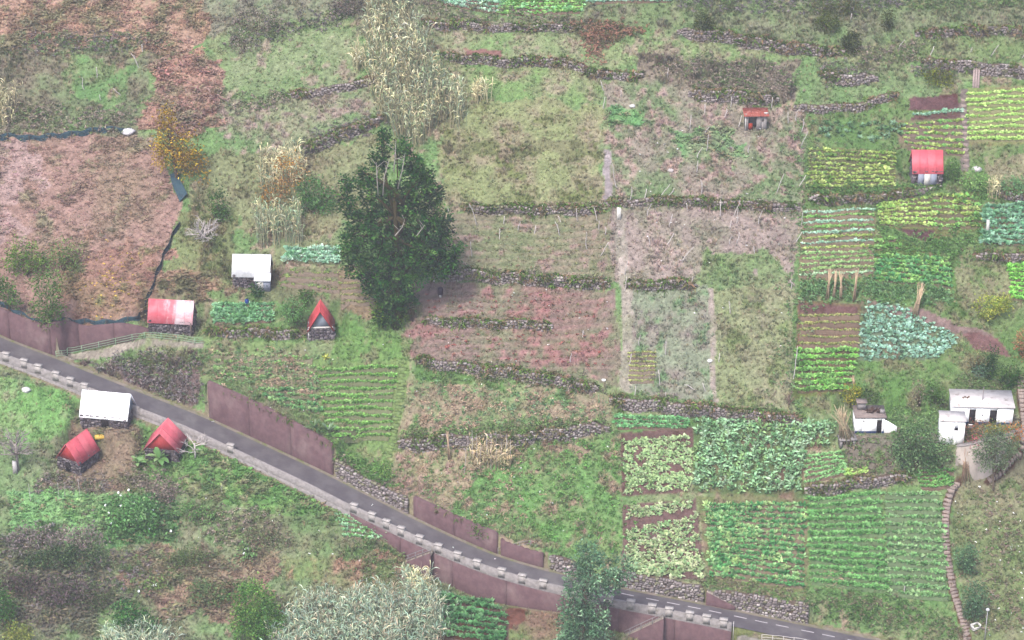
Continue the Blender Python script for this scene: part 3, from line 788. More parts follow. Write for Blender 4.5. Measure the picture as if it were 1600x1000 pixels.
# ------------------------------------------------------------------ dry stone walls
def stones(mb, P, N, z0, z1, hgt=0.27, face=0.40, pal=((160, 151, 151), (142, 134, 134), (186, 178, 176), (146, 144, 126))):
    """P, N: stations along the foot; z0, z1 foot and top at each; stones stand out of the face."""
    d = np.r_[0, np.cumsum(np.linalg.norm(np.diff(P, axis=0), axis=1))]
    pal = np.array([A(c) for c in pal])
    zmax = (z1 - z0).max()
    for r in range(int(zmax / hgt) + 2):
        s = rng.uniform(-.3, 0)
        while s < d[-1]:
            wd = rng.uniform(.25, .62)
            sm = s + wd / 2
            s += wd
            zz0 = np.interp(sm, d, z0); zz1 = np.interp(sm, d, z1)
            zb = zz0 + r * hgt + rng.uniform(-.05, .05)
            if zb > zz1 - .02 or rng.random() < .05: continue
            px = np.array((np.interp(sm, d, P[:, 0]), np.interp(sm, d, P[:, 1])))
            n = np.array((np.interp(sm, d, N[:, 0]), np.interp(sm, d, N[:, 1]))); n /= np.linalg.norm(n)
            t = np.array((n[1], -n[0]))
            hh = min(hgt * rng.uniform(.8, 1.15), zz1 - zb + .12)
            out = face + rng.uniform(.02, .16)
            a = wd / 2 * rng.uniform(.86, 1.0)
            Q = []
            for zt, k in ((zb, 1.0), (zb + hh, rng.uniform(.75, .95))):
                for (ta, oa) in ((-a, out), (a, out), (a, face - .25), (-a, face - .25)):
                    p = px + t * ta * k * rng.uniform(.85, 1.05) - n * (oa * (1 if oa < out else rng.uniform(.9, 1.05)))
                    Q.append((p[0], p[1], zt + rng.uniform(-.03, .03)))
            c = pal[rng.choice(len(pal), p=(.4, .27, .15, .18))] * rng.uniform(.75, 1.2)
            mb.hexa(Q, c)
def core(mb, P, N, z0, z1, face, back, col):
    n = len(P)
    f = P - N * face; b = P + N * back
    V_ = np.vstack([np.c_[f, z0], np.c_[f, z1], np.c_[b, z1], np.c_[b, z0]])
    Q = [(i, i + 1, n + i + 1, n + i) for i in range(n - 1)] + [(n + i, n + i + 1, 2 * n + i + 1, 2 * n + i) for i in range(n - 1)]
    Q += [(0, n, 2 * n, 3 * n), (n - 1, 4 * n - 1, 3 * n - 1, 2 * n - 1)]
    mb.add(V_, Q, col=col)
WEED_C, WEED_COL = [], []
for wl in WALLS:
    P, N = wl.D[:, :2], wl.N
    if wl.kind == "bank":
        continue
    ff = .40
    z0 = H(*(P - N * (ff + .35)).T) ; z1 = H(*(P + N * .38).T)
    z1 = np.maximum(z1, z0 + .15)
    if wl.kind == "stone":
        org = np.array((P[len(P) // 2, 0], P[len(P) // 2, 1], z0[len(P) // 2]))
        root = thing("stone_wall", wl.label, wl.cat, org, group=G_W)
        mb = MB(); core(mb, P, N, z0 - .3, z1 + .02, ff - .05, .3, A((112, 102, 98)))
        mb.build("core", M_stone, root, org)
        mb = MB(); stones(mb, P, N, z0 - .1, z1 + .04, face=ff)
        o = mb.build("stone_facing", M_stone, root, org); o["kind"] = "stuff"
        # weeds hanging over the lip and rooted in the joints
        for _ in range(int(wl.S[-1] * 12)):
            k = rng.integers(0, len(P))
            lip = rng.random() < .72
            if fbm(P[k, 0], P[k, 1], 3.5, 77, 2) < .34: continue
            zz = z1[k] + rng.uniform(-.1, .15) if lip else rng.uniform(z0[k], z1[k])
            p = P[k] - N[k] * (rng.uniform(-.3, .45) if lip else ff + .1)
            WEED_C.append((p[0], p[1], zz)); WEED_COL.append(A([(112, 134, 88), (128, 124, 100), (92, 110, 78), (140, 122, 106)][rng.integers(0, 4)]))
V_, F_, C_ = leaves(np.array(WEED_C), 12, rng.uniform(.3, .85, len(WEED_C)), .28, (-20, 70), np.array(WEED_COL) * .8, droop=.4)
tag(obj("wall_weeds", mesh_np("wall_weeds", V_, F_, C_), M_leaf), "tufts of weeds hanging over the lips of the terrace walls", "weeds", kind="stuff")

# ------------------------------------------------------------------ reddish roughcast walls along the road
M_red = mat_surf("red_roughcast", A((140, 117, 122), .74), A((124, 105, 111), .74), 1.6, .95, (1, 1, .8), c3=A((158, 140, 140), .78), t3=(.5, .8), scale3=.5, stretch3=(.7, .7, .5), bump=.6, bscale=14, spec=.05)
M_cap = mat_surf("weathered_cement", A((170, 164, 164), .9), A((146, 142, 142), .9), 2.5, .9, c3=A((120, 118, 106)), t3=(.55, .75), scale3=1.2, spec=.1)
M_cap2 = mat_surf('pale_cement', A((198, 192, 190), .95), A((178, 172, 170), .95), 2.5, .9, c3=A((140, 136, 130)), t3=(.58, .75), scale3=1.5, spec=.1)
M_conc = mat_surf("pale_concrete", A((196, 186, 180)), A((172, 164, 158)), .8, .9, (1, 1, .5), c3=A((138, 132, 124)), t3=(.55, .8), scale3=.6, stretch3=(1.5, 1.5, .25), bump=.3, spec=.1)
def panels(root, org, P, N, z0, z1, face, back, length, mat, capmat=None, name="wall_panel"):
    d = np.r_[0, np.cumsum(np.linalg.norm(np.diff(P, axis=0), axis=1))]
    nseg = max(1, int(round(d[-1] / length)))
    cuts = np.linspace(0, d[-1], nseg + 1)
    for a, b in zip(cuts[:-1], cuts[1:]):
        s = np.linspace(a + .02, b - .02, max(2, int((b - a) / .6) + 1))
        I = lambda arr: np.interp(s, d, arr)
        p = np.c_[I(P[:, 0]), I(P[:, 1])]; n = np.c_[I(N[:, 0]), I(N[:, 1])]; n /= np.linalg.norm(n, axis=1, keepdims=True)
        mb = MB(); core(mb, p, n, I(z0), I(z1), face, back, A((130, 100, 100)))
        mb.build(name, mat, root, org)
        if capmat:
            mb = MB(); k = len(p)
            f, bk = p - n * (face + .05), p + n * (back + .05)
            zt = I(z1)
            V_ = np.vstack([np.c_[f, zt + .004], np.c_[f, zt + .08], np.c_[bk, zt + .08], np.c_[bk, zt + .004]])
            Q = [(r * k + i, r * k + i + 1, ((r + 1) % 4) * k + i + 1, ((r + 1) % 4) * k + i) for r in range(4) for i in range(k - 1)]
            Q += [(0, k, 2 * k, 3 * k), (k - 1, 4 * k - 1, 3 * k - 1, 2 * k - 1)]
            mb.add(V_, Q); mb.build("coping", capmat, root, org)
def road_span(u0, u1, off):
    ks = np.nonzero((RU >= u0) & (RU <= u1))[0]
    return ks, RD[ks, :2] + RN[ks] * (RW[ks] + off)[:, None], RN[ks]
def upper_wall(u0, u1, label, length=6.5, cap=.12):
    ks, P, N = road_span(u0, u1, .55)
    z0, z1 = RZ[ks] - .3, RZ[ks] + R_HW[ks] + cap
    org = np.array((*P[len(P) // 2], z0[len(P) // 2]))
    root = thing("retaining_wall", label, "retaining wall", org, group="reddish roughcast walls along the road")
    panels(root, org, P, N, z0, z1, .22, .35, length, M_red, None)
    return root, P, N, z0, z1
upper_wall(-62, 72, "tall reddish wall at the left edge, on the uphill side of the road", 5.0)
upper_wall(310, 507, "longest reddish wall panel row above the road, below the grassy planted rows")
upper_wall(631, 772, "reddish wall above the road between the stone bank and the steps", 6.0)
upper_wall(773, 848, "short reddish wall end with a pipe handrail beside the road's bend", 5.0, -.3)
def upper_stone(u0, u1, label):
    ks, P, N = road_span(u0, u1, .5)
    z0, z1 = RZ[ks] - .1, RZ[ks] + R_HW[ks] + .05 + .12 * np.sin(np.arange(len(ks)) * .7)
    org = np.array((*P[len(P) // 2], z0[len(P) // 2]))
    root = thing("stone_wall", label, "stone wall", org, group=G_W)
    mb = MB(); core(mb, P, N, z0 - .2, z1, .1, .4, A((112, 102, 98))); mb.build("core", M_stone, root, org)
    mb = MB(); stones(mb, P, N, z0, z1 + .05, .30, .14); mb.build("stone_facing", M_stone, root, org)["kind"] = "stuff"
upper_stone(512, 628, "rough low stone wall beside the road between two reddish walls")
upper_stone(850, 893, "short stone wall beside the road just left of the leafy roadside tree")
upper_stone(961, 1094, "dark stone wall beside the road under the pale bean plot")
upper_stone(1110, 1262, "long dark stone wall beside the road under the dark green row crop")
# the set-back red wall and the concrete wall
for wl in WALLS:
    if wl.kind in ("red", "concrete"):
        P, N = wl.D[:, :2], wl.N
        z0 = H(*(P - N * .8).T) - .3; z1 = H(*(P + N * .6).T) + (.1 if wl.kind == "red" else .35)
        z1 = np.convolve(np.pad(z1, 6, mode="edge"), np.ones(13) / 13, "valid")
        org = np.array((*P[len(P) // 2], z0[len(P) // 2]))
        root = thing("retaining_wall", wl.label, "retaining wall", org)
        panels(root, org, P, N, z0, z1, .42, .2, 5.0 if wl.kind == "red" else 40, M_red if wl.kind == "red" else M_conc, M_cap if wl.kind == "concrete" else None)

# ------------------------------------------------------------------ parapet on the downhill side, with its upright blocks
def parapet(u0, u1, label, blocks, wall=True, hgt=.55):
    ks, P, N = road_span(u0, u1, 0)
    ks = np.append(ks, min(ks[-1] + 1, len(RD) - 1)); N = RN[ks]
    P = RD[ks, :2] - RN[ks] * (RW[ks] + .3)[:, None]
    org = np.array((*P[len(P) // 2], RZ[ks][len(P) // 2]))
    root = thing("parapet_wall", label, "parapet", org)
    mb = MB(); core(mb, P, N, RZ[ks] - .55, RZ[ks] + hgt, .18, .18, A((168, 160, 156))); mb.build("low_wall", M_cap, root, org)
    z0 = RZ[ks] - R_HL[ks] - .5
    panels(root, org, P, N, z0, RZ[ks] - .55, .24, .22, 7.5, M_red if wall else M_cap, None, "wall_panel")
    for u in blocks:
        k = road_k(u)
        p = RD[k, :2] - RN[k] * (RW[k] + .3); t = RT[k]; n = RN[k]
        def ring(a, b, z0_, z1_):
            return [(*(p + t * x + n * y), z) for z in (z0_, z1_) for x, y in ((-a, -b), (a, -b), (a, b), (-a, b))]
        m1 = MB(); m1.hexa(ring(.42, .24, RZ[k] - .25, RZ[k] + .80), A((172, 164, 158)))
        bk = m1.build("block", M_cap2, root, org)
        m1 = MB(); m1.hexa(ring(.5, .31, RZ[k] + .804, RZ[k] + .93), A((206, 200, 196)))
        m1.build("cap", M_cap2, bk, org)
parapet(-62, 224, "crenellated grey parapet beside the road behind the white roofed hut", (-38, -18, 3, 25, 48, 73, 98, 125, 147, 215), False)
parapet(224, 557, "plain low grey parapet along the downhill side of the road", (372,), False, .38)
parapet(557, 886, "crenellated parapet on a tall reddish wall along the road's bend", (567, 592, 616, 642, 667, 695, 726, 757, 789, 821, 854))
parapet(886, 1146, "crenellated parapet by the leafy roadside tree with steps going down beside it", (954, 988, 1021, 1050, 1078, 1106, 1134))

wc, wk = [], []
for u0, u1 in ((-60, 72), (310, 507), (631, 772), (776, 846)):
    ks, P, N = road_span(u0, u1, .62)
    for i in range(len(ks)):
        if fbm(P[i, 0] + 40, P[i, 1], 3.0, 78, 2) > .5:
            for _ in range(3):
                wc.append((P[i, 0] - N[i, 0] * rng.uniform(-.3, .35), P[i, 1] - N[i, 1] * rng.uniform(-.3, .35), RZ[ks[i]] + R_HW[ks[i]] + rng.uniform(-.35, .2) - (.3 if u0 == 776 else 0)))
                wk.append(A([(112, 134, 88), (128, 124, 100), (98, 118, 82)][rng.integers(0, 3)], .7))
V_, F_, C_ = leaves(np.array(wc), 9, rng.uniform(.25, .6, len(wc)), .3, (-40, 60), np.array(wk), droop=.5)
tag(obj("overhanging_weeds", mesh_np("overhanging_weeds", V_, F_, C_), M_leaf), "weeds hanging over the tops of the reddish road walls", "weeds", kind="stuff")
# steps built against the walls of the road: a masonry flank, treads going down beside it
def wall_steps(label, u_top, u_bot, off, side, drop, width, rail=True, up=False):
    k0, k1 = road_k(u_top), road_k(u_bot)
    n = max(6, abs(k1 - k0) * 2)
    ks = np.linspace(k0, k1, n + 1)
    I = lambda arr, k: np.interp(k, np.arange(len(RD)), arr)
    org = np.array((RD[k0, 0], RD[k0, 1], RZ[k0])); t = thing("road_steps", label, "steps", org)
    dirn = 1 if k1 > k0 else -1
    for i in range(n):
        f0, f1 = ks[i], ks[i + 1]
        zt = I(RZ, k0) + (drop * (1 - (i + .5) / n) if up else -drop * (i + .5) / n)
        Q = []
        for z in (zt - .35, zt):
            for f, o in ((f0, 0), (f1, 0), (f1, width), (f0, width)):
                w_ = (I(RW, f) + off + o) * side
                Q.append((I(RD[:, 0], f) + I(RN[:, 0], f) * w_ - org[0], I(RD[:, 1], f) + I(RN[:, 1], f) * w_ - org[1], z - org[2]))
        m_ = MB(); m_.hexa(Q, A((172, 162, 152)) * rng.uniform(.85, 1.1)); m_.build("step", M_stone, t)
    fs = np.linspace(k0, k1, 8)
    P = np.array([(I(RD[:, 0], f) + I(RN[:, 0], f) * (I(RW, f) + off + (width if side < 0 else 0)) * side, I(RD[:, 1], f) + I(RN[:, 1], f) * (I(RW, f) + off + (width if side < 0 else 0)) * side) for f in fs])
    N = np.array([(I(RN[:, 0], f), I(RN[:, 1], f)) for f in fs])
    zt = I(RZ, k0) + (drop * (1 - np.linspace(0, 1, 8)) if up else -drop * np.linspace(0, 1, 8)) + .06
    m_ = MB(); core(m_, P, N, np.full(8, I(RZ, k0) - (.3 if up else 5.0)), zt, .2, .0, A((130, 100, 100))); m_.build("flank_wall", M_red, t, org)
    if rail:
        for h_ in (.45, .9):
            m_ = MB(); m_.tube(np.c_[P - N * .1, zt + h_] - org, .035, 4, A((150, 148, 150))); m_.build("rail", M_paint, t)
        for i in range(0, 8, 2):
            m_ = MB(); m_.tube([np.r_[P[i] - N[i] * .1, zt[i] - .05] - org, np.r_[P[i] - N[i] * .1, zt[i] + .95] - org], .04, 4, A((150, 148, 150))); m_.build("post", M_paint, t)
wall_steps("steps with a grey handrail going down from the parapet beside the leafy roadside tree", 1040, 985, .62, -1, 3.2, .9)
wall_steps("steps with pale rails going down the tall reddish wall at the parapet gap", 688, 650, .62, -1, 2.4, .8)
wall_steps("small flight of pale steps from the road up to the gap between dark stone walls", 1102, 1146, .15, 1, 1.7, .8, False, True)
# ------------------------------------------------------------------ crops
ORD = ["topmost", "second", "third", "fourth", "fifth", "sixth", "seventh", "eighth", "ninth", "tenth", "eleventh", "twelfth", "thirteenth", "fourteenth", "fifteenth", "sixteenth", "seventeenth", "eighteenth", "nineteenth", "twentieth"]
def rows(quad, n, what, where, cols, size=.45, k=9, gap=.45, el=(10, 65), wr=.5, stem=0.0, soil_c=(132, 108, 92), ridge=.16, waver=3.0, miss=.04, alt=None, mat=None, group=None, rw=.55):
    """Crop rows inside a plot (corners TL, TR, BR, BL in the photograph); each row is a thing with its earth ridge."""
    TL, TR, BR, BL = [np.array(p, float) for p in quad]
    group = group or f"crop rows {where}"
    for i in range(n):
        t = (i + .5) / n
        a, b = TL + (BL - TL) * t, TR + (BR - TR) * t
        m = max(4, int(np.linalg.norm(b - a) / 9))
        f = np.linspace(0, 1, m)[:, None]
        pp = a + (b - a) * f
        pp[:, 1] += waver * .5 * np.sin(np.linspace(0, 6, m) + i * 1.3) * .5 + rng.normal(0, .3, m)
        P = at(pp[:, 0], pp[:, 1])
        P[:, 1] = np.convolve(np.pad(P[:, 1], 1, mode="edge"), (.25, .5, .25), "valid")
        D, S = resample(P, gap * .8)
        D[:, 2] = H(D[:, 0], D[:, 1])
        org = D[len(D) // 2].copy()
        lab = f"{ORD[i]} {what} {where}" if i < n - 1 or n < 2 else f"lowest {what} {where}"
        if n == 1: lab = f"{what} {where}"
        cc = cols if not alt else (alt[i % len(alt)])
        kk, sz = int(k * 2.0), size * 1.22
        if alt and len(alt[i % len(alt)]) == 3 and np.ndim(alt[i % len(alt)][0]) == 0:
            cc = [alt[i % len(alt)]]
        keep = rng.random(len(D)) > miss
        Q = D[keep] + np.c_[rng.normal(0, .06 if ridge > 0 else .25, (keep.sum(), 2)), np.full(keep.sum(), ridge * .8)]
        pal = np.array([A(mute(c, .16), 1.3 if ridge > 0 else .8) for c in cc])
        V_, F_, C_ = leaves(Q, kk, sz * rng.uniform(.7, 1.25, len(Q)) * (.62 + .75 * fbm(Q[:, 0], Q[:, 1], 2.6, 120, 2)), wr, el, pal[rng.integers(0, len(pal), len(Q))], stem=stem, cl=.1, cj=.2)
        root = thing("crop_row", lab, "crop row", org, 0, group)
        obj("plants", mesh_np("plants", V_ - org, F_, C_), mat or M_leaf, root)["kind"] = "stuff"
        if ridge > 0:
            Tt = np.gradient(D[:, :2], axis=0); Tt /= np.linalg.norm(Tt, axis=1, keepdims=True) + 1e-9
            Nn = np.stack([-Tt[:, 1], Tt[:, 0]], 1)
            prof = [(-rw * .62, -.1), (-rw * .3, ridge * .75), (0, ridge), (rw * .3, ridge * .8), (rw * .62, -.06)]
            Vs = np.concatenate([np.c_[D[:, :2] + Nn * o, H(*(D[:, :2] + Nn * o).T) * .5 + D[:, 2] * .5 + h + rng.normal(0, .025, len(D))] for o, h in prof])
            nn_ = len(D)
            Q4 = [(r * nn_ + i_, r * nn_ + i_ + 1, (r + 1) * nn_ + i_ + 1, (r + 1) * nn_ + i_) for r in range(4) for i_ in range(nn_ - 1)]
            mb = MB(); mb.add(Vs, Q4, col=A(mute(soil_c, .4), 1.0) * rng.uniform(.88, 1.1)); mb.build("earth_ridge", M_stone, root, org)

BLUE = [(146, 180, 154), (130, 166, 140), (160, 190, 166)]
GRN = [(122, 164, 98), (110, 152, 88), (138, 174, 106)]
YEL = [(150, 168, 98), (136, 156, 90), (164, 178, 112)]
DRK = [(88, 138, 92), (100, 148, 100), (112, 156, 106)]
LIT = [(160, 188, 110), (148, 182, 104), (172, 194, 122)]
rows([(686, -6), (782, -6), (780, 25), (694, 8)], 4, "row of blue-green cabbages", "in the plot at the top edge", BLUE, .42)
rows([(784, -6), (915, -4), (905, 22), (782, 26)], 5, "row of bright green cabbages", "in the plot at the top edge", GRN + [(140, 186, 130)], .42)
rows([(918, -6), (1050, -6), (1046, 5), (918, 7)], 2, "row of pale blue cabbages", "at the top edge, right of the green cabbages", BLUE, .42)
rows([(1512, 146), (1625, 136), (1625, 222), (1514, 224)], 9, "light green leafy row", "in the terrace below the wooden ramp", LIT, .36, 11, .3, soil_c=(150, 146, 100))
rows([(1405, 194), (1502, 186), (1504, 248), (1420, 236)], 6, "row of separate potato plants", "above the red hut with grey doors", YEL + GRN, .4, 9, .5, soil_c=(134, 112, 98), miss=.12)
rows([(1428, 180), (1500, 174), (1500, 178), (1428, 184)], 1, "row of pale kale plants", "edging the bare maroon soil bed", BLUE, .5, 10, .6, soil_c=(122, 88, 84))
rows([(1265, 232), (1398, 240), (1394, 294), (1264, 298)], 9, "row of yellowish bean plants", "left of the red hut with grey doors", YEL + [(112, 140, 84)], .36, 9, .42, soil_c=(112, 112, 82), miss=.1)
STRIP = [BLUE, GRN, BLUE, GRN, BLUE, YEL, BLUE, YEL, [(146, 176, 120)], [(140, 172, 110)], [(146, 176, 120)], [(150, 176, 116)], [(160, 186, 150)]]
rows([(1259, 330), (1364, 325), (1366, 430), (1252, 436)], 13, "row of small plants", "in the striped brown plot", GRN, .3, 8, .36, soil_c=(140, 120, 98), alt=STRIP)
rows([(1374, 320), (1452, 306), (1454, 358), (1376, 352)], 6, "row of yellow-green plants", "above the dark patch of bare soil", YEL + LIT, .4, 9, .42, soil_c=(124, 112, 88), miss=.08)
rows([(1458, 302), (1524, 308), (1534, 358), (1460, 360)], 6, "row of yellow-green plants", "right of the dark patch of bare soil", YEL + GRN, .4, 9, .42, soil_c=(124, 112, 88), miss=.08)
rows([(1369, 372), (1396, 370), (1410, 390), (1369, 396)], 2, "short thick green row", "left of the dark patch of bare soil", GRN, .42, 12, .32)
rows([(1369, 398), (1480, 404), (1486, 452), (1369, 440)], 6, "thick green row", "behind the tallest leaning cane bundle", DRK + GRN, .44, 12, .34, soil_c=(124, 114, 88))
rows([(1540, 322), (1625, 316), (1625, 388), (1536, 384)], 8, "row of ragged blue-green cabbages", "at the right edge, beside the pale post", [(118, 158, 128), (134, 170, 142), (104, 146, 112)], .55, 11, .4)
rows([(1577, 414), (1625, 410), (1625, 474), (1582, 470)], 8, "bright lime green row", "at the right edge", [(134, 190, 96), (122, 180, 90)], .4, 12, .3)
rows([(1250, 492), (1342, 490), (1340, 546), (1248, 546)], 5, "thin grassy edge row", "of the brown ridged plot", [(146, 150, 96), (130, 144, 90), (158, 156, 110)], .26, 10, .25, soil_c=(138, 112, 94), ridge=.3, rw=.8)
rows([(1248, 546), (1342, 545), (1322, 612), (1246, 616)], 7, "bright green row", "left of the blue cabbage plot", GRN + [(126, 178, 92)], .48, 13, .34, soil_c=(122, 106, 82))
rows([(1272, 190), (1408, 192), (1402, 222), (1276, 214)], 4, "scattered line of kale plants", "below the low wall in the upper right", [(138, 172, 138), (122, 158, 118), (110, 146, 100)], .5, 10, .6, ridge=0, miss=.45)
rows([(958, 648), (1076, 656), (1070, 671), (966, 672)], 3, "low bean row", "above the pale bean plots", [(112, 160, 110), (98, 146, 98), (128, 172, 124)], .4, 12, .32)
rows([(1104, 788), (1254, 788), (1254, 924), (1112, 904)], 15, "dark green maize-like row", "below the tall kale plot", DRK + [(136, 170, 118), (150, 176, 120)], .46, 10, .4, (15, 75), .36, .15, soil_c=(140, 122, 98), miss=.05)
rows([(1264, 778), (1374, 768), (1384, 928), (1268, 914)], 13, "leafy green row", "between the dark row crop and the brown wall", [(112, 158, 100), (124, 166, 108), (104, 148, 94)], .42, 14, .3, ridge=.2, soil_c=(112, 140, 92), miss=.02, rw=.9)
rows([(1382, 768), (1466, 768), (1482, 940), (1388, 932)], 14, "patchy leafy row", "left of the long stone steps", [(120, 158, 108), (134, 162, 118), (110, 146, 98)], .42, 11, .34, ridge=.15, soil_c=(116, 140, 96), miss=.12, rw=.9)
rows([(1258, 712), (1314, 706), (1318, 742), (1260, 760)], 6, "dense row of small light green plants", "above the brown bank wall", [(140, 180, 124), (128, 170, 114)], .34, 12, .28)
rows([(1320, 734), (1354, 731), (1356, 742), (1322, 746)], 2, "short lettuce row", "beside the bushy tree", LIT, .3, 10, .25, ridge=.1, soil_c=(130, 106, 92))
rows([(1432, 736), (1490, 736), (1484, 766), (1440, 766)], 5, "row of young maize", "under the bushy tree", [(110, 158, 96), (126, 170, 104)], .42, 10, .3, (30, 80), .3)
rows([(452, 389), (528, 389), (527, 413), (446, 412)], 4, "row of blue-green cabbages", "right of the white roofed stone hut", BLUE + [(112, 156, 116)], .5, 11, .42, soil_c=(116, 122, 88))
rows([(440, 422), (528, 424), (532, 462), (438, 450)], 3, "bare earth ridge with a few weeds", "right of the white roofed stone hut", [(130, 146, 92)], .25, 6, .5, soil_c=(142, 122, 104), ridge=.2, miss=.4)
rows([(336, 476), (424, 476), (424, 505), (336, 508)], 5, "row of leafy cabbages", "right of the red and white roofed hut", [(114, 156, 114), (128, 166, 128), (104, 144, 100)], .46, 12, .38)
rows([(534, 430), (584, 432), (590, 480), (534, 478)], 5, "low straw coloured ridge", "left of the big dark tree", [(150, 146, 106), (138, 148, 98)], .25, 8, .3, soil_c=(146, 126, 106), ridge=.2)
rows([(498, 575), (618, 572), (608, 690), (514, 688)], 11, "low grassy row", "in the plot under the pointed red hut", [(122, 162, 94), (112, 152, 88), (132, 164, 104)], .34, 13, .26, ridge=.25, soil_c=(128, 134, 94), rw=.8, waver=6)
rows([(328, 548), (488, 560), (494, 600), (345, 596)], 4, "weedy terrace row", "above the longest reddish wall", [(122, 154, 98), (134, 150, 108), (150, 142, 116)], .36, 10, .36, ridge=.22, soil_c=(136, 130, 100), rw=.8, waver=6, miss=.12)
rows([(396, 606), (494, 606), (500, 650), (440, 640)], 4, "leafy terrace row", "just above the longest reddish wall", [(112, 148, 100), (126, 156, 106), (98, 138, 96)], .42, 11, .4, ridge=.2, soil_c=(128, 128, 96), rw=.8, waver=6, miss=.12)
rows([(524, 802), (556, 806), (622, 852), (540, 842)], 5, "row of young cabbages", "below the parapet's bend", [(132, 172, 128), (146, 182, 144), (118, 160, 104)], .38, 9, .45, soil_c=(138, 122, 100))
rows([(688, 926), (760, 940), (788, 956), (690, 944)], 2, "dark green potato row", "at the foot of the tall reddish wall", [(84, 122, 86), (94, 134, 94), (106, 142, 102)], .5, 11, .45, soil_c=(98, 76, 70))
rows([(684, 946), (790, 960), (786, 1006), (684, 996)], 5, "broad dark green potato row", "at the bottom edge", [(84, 122, 86), (94, 134, 94), (106, 142, 102)], .5, 11, .45, soil_c=(98, 76, 70))
rows([(982, 549), (1024, 549), (1022, 600), (984, 600)], 7, "yellow-green edge", "of the small ladder-like bed", [(168, 172, 112), (150, 158, 100)], .18, 8, .16, ridge=.16, soil_c=(142, 122, 104))
rows([(706, 352), (945, 350), (950, 424), (690, 420)], 8, "thin row of weeds", "in the ploughed terrace right of the big dark tree", [(146, 146, 106), (156, 132, 112)], .22, 5, .5, ridge=0, soil_c=(138, 126, 108), rw=1.1, waver=9, miss=.45)
rows([(655, 455), (940, 462), (945, 500), (660, 494)], 4, "reddish row of weeds", "in the upper half of the red weedy field", [(160, 118, 106), (140, 138, 102), (164, 112, 106)], .24, 5, .5, ridge=0, soil_c=(140, 122, 112), rw=1.1, waver=9, miss=.45)
rows([(655, 518), (940, 520), (945, 578), (690, 556)], 5, "reddish row of weeds", "in the lower half of the red weedy field", [(160, 118, 106), (140, 138, 102), (170, 108, 102)], .24, 5, .5, ridge=0, soil_c=(140, 120, 112), rw=1.1, waver=9, miss=.45)

# single plants standing in dense plots: each an individual (the nearest 300 of a kind), the rest joined
def plants(name, poly, gap, label, cat, group, cols, size, k, wr, el, stem, limit=300, mat=None, hole=None, jit=.3, variants=5, gloss=False):
    xs = [p[0] for p in poly]; ys = [p[1] for p in poly]
    cor = at([min(xs), max(xs), max(xs), min(xs)], [min(ys), min(ys), max(ys), max(ys)])
    gx = np.arange(cor[:, 0].min() - 1, cor[:, 0].max() + 1, gap); gy = np.arange(cor[:, 1].min() - 1, cor[:, 1].max() + 1, gap)
    px, py = np.meshgrid(gx, gy)
    px = px + (np.arange(len(gy)) % 2)[:, None] * gap / 2
    px = (px + rng.normal(0, jit * gap, px.shape)).ravel(); py = (py + rng.normal(0, jit * gap, py.shape)).ravel()
    pz = H(px, py)
    u, v = project(px, py, pz)
    k_ = inpoly(u, v, poly)
    if hole is not None: k_ &= ~hole(u, v, px, py)
    px, py, pz, v = px[k_], py[k_], pz[k_], v[k_]
    o_ = np.argsort(-v); px, py, pz = px[o_], py[o_], pz[o_]
    pal = [A(mute(c, .15), .86) for c in cols]
    meshes = []
    for i in range(variants):
        c0 = pal[i % len(pal)]
        V_, F_, C_ = leaves(np.zeros((1, 3)) + (0, 0, .05), k, size, wr, el, c0, stem=stem, cl=.05, cj=.22)
        if stem:
            mb = MB(); mb.add(V_, F_, col=C_); mb.tube([(0, 0, -.1), (0, 0, stem * .9)], (.035, .02), 4, A((128, 146, 108)))
            V_, F_, C_ = mb.arrays()
        me = mesh_np(name, V_, F_, C_); me.materials.append(mat or M_leaf)
        meshes.append(me)
    m = min(limit, len(px))
    for i in range(m):
        o = obj(name, meshes[rng.integers(0, variants)], None, None, (px[i], py[i], pz[i]), rng.uniform(0, 6.28))
        s = rng.uniform(.75, 1.25); o.scale = (s, s, s * rng.uniform(.85, 1.15))
        tag(o, label, cat, group, "thing")
    if len(px) > m:
        cent = np.c_[px[m:], py[m:], pz[m:] + .05]
        P_ = np.array(pal)
        V_, F_, C_ = leaves(cent, k, size * rng.uniform(.75, 1.25, len(cent)), wr, el, P_[rng.integers(0, len(P_), len(cent))], stem=stem, cl=.05, cj=.22)
        r = obj(name + "_mass", mesh_np(name + "_mass", V_, F_, C_), mat or M_leaf)
        tag(r, "further " + label, cat, group, "stuff")
    print(name, len(px))
plants("kale_plant", [(1086, 660), (1150, 662), (1248, 668), (1306, 668), (1294, 700), (1256, 702), (1254, 774), (1086, 770)], .6,
       "tall blue-green kale plant standing in the dense plot left of the flat roofed white hut", "kale plant", "tall kale plants in the dense plot",
       [(136, 178, 128), (150, 190, 144), (118, 160, 110), (162, 196, 154), (140, 176, 114)], .6, 15, .4, (0, 70), .95, 300, M_gloss)
plants("cabbage", [(1348, 474), (1402, 477), (1502, 528), (1462, 560), (1344, 564)], .52,
       "blue-green cabbage in the pale plot below the tallest leaning cane bundle", "cabbage", "cabbages in the pale blue-green plot",
       [(140, 180, 156), (126, 164, 138), (154, 192, 170), (116, 154, 122)], .5, 11, .62, (5, 60), .08, 300, M_gloss)
BEAN = [(186, 202, 152), (172, 192, 138), (196, 206, 162), (160, 184, 132)]
bare = lambda u, v, x, y: (fbm(x, y, 1.8, 90, 2) > .72) | ((v > 795 + (1090 - u) * .16) & (v < 806 + (1090 - u) * .2) & (u < 1085) & (v < 830) & (v > 790))
plants("bean_plant", [(976, 796), (1088, 782), (1100, 905), (978, 903)], .37,
       "pale yellow-green bean plant in the lower of the two pale plots by the road", "bean plant", "bean plants in the lower pale plot",
       BEAN + [(150, 186, 130)], .48, 11, .55, (0, 55), .12, 300, None, bare)
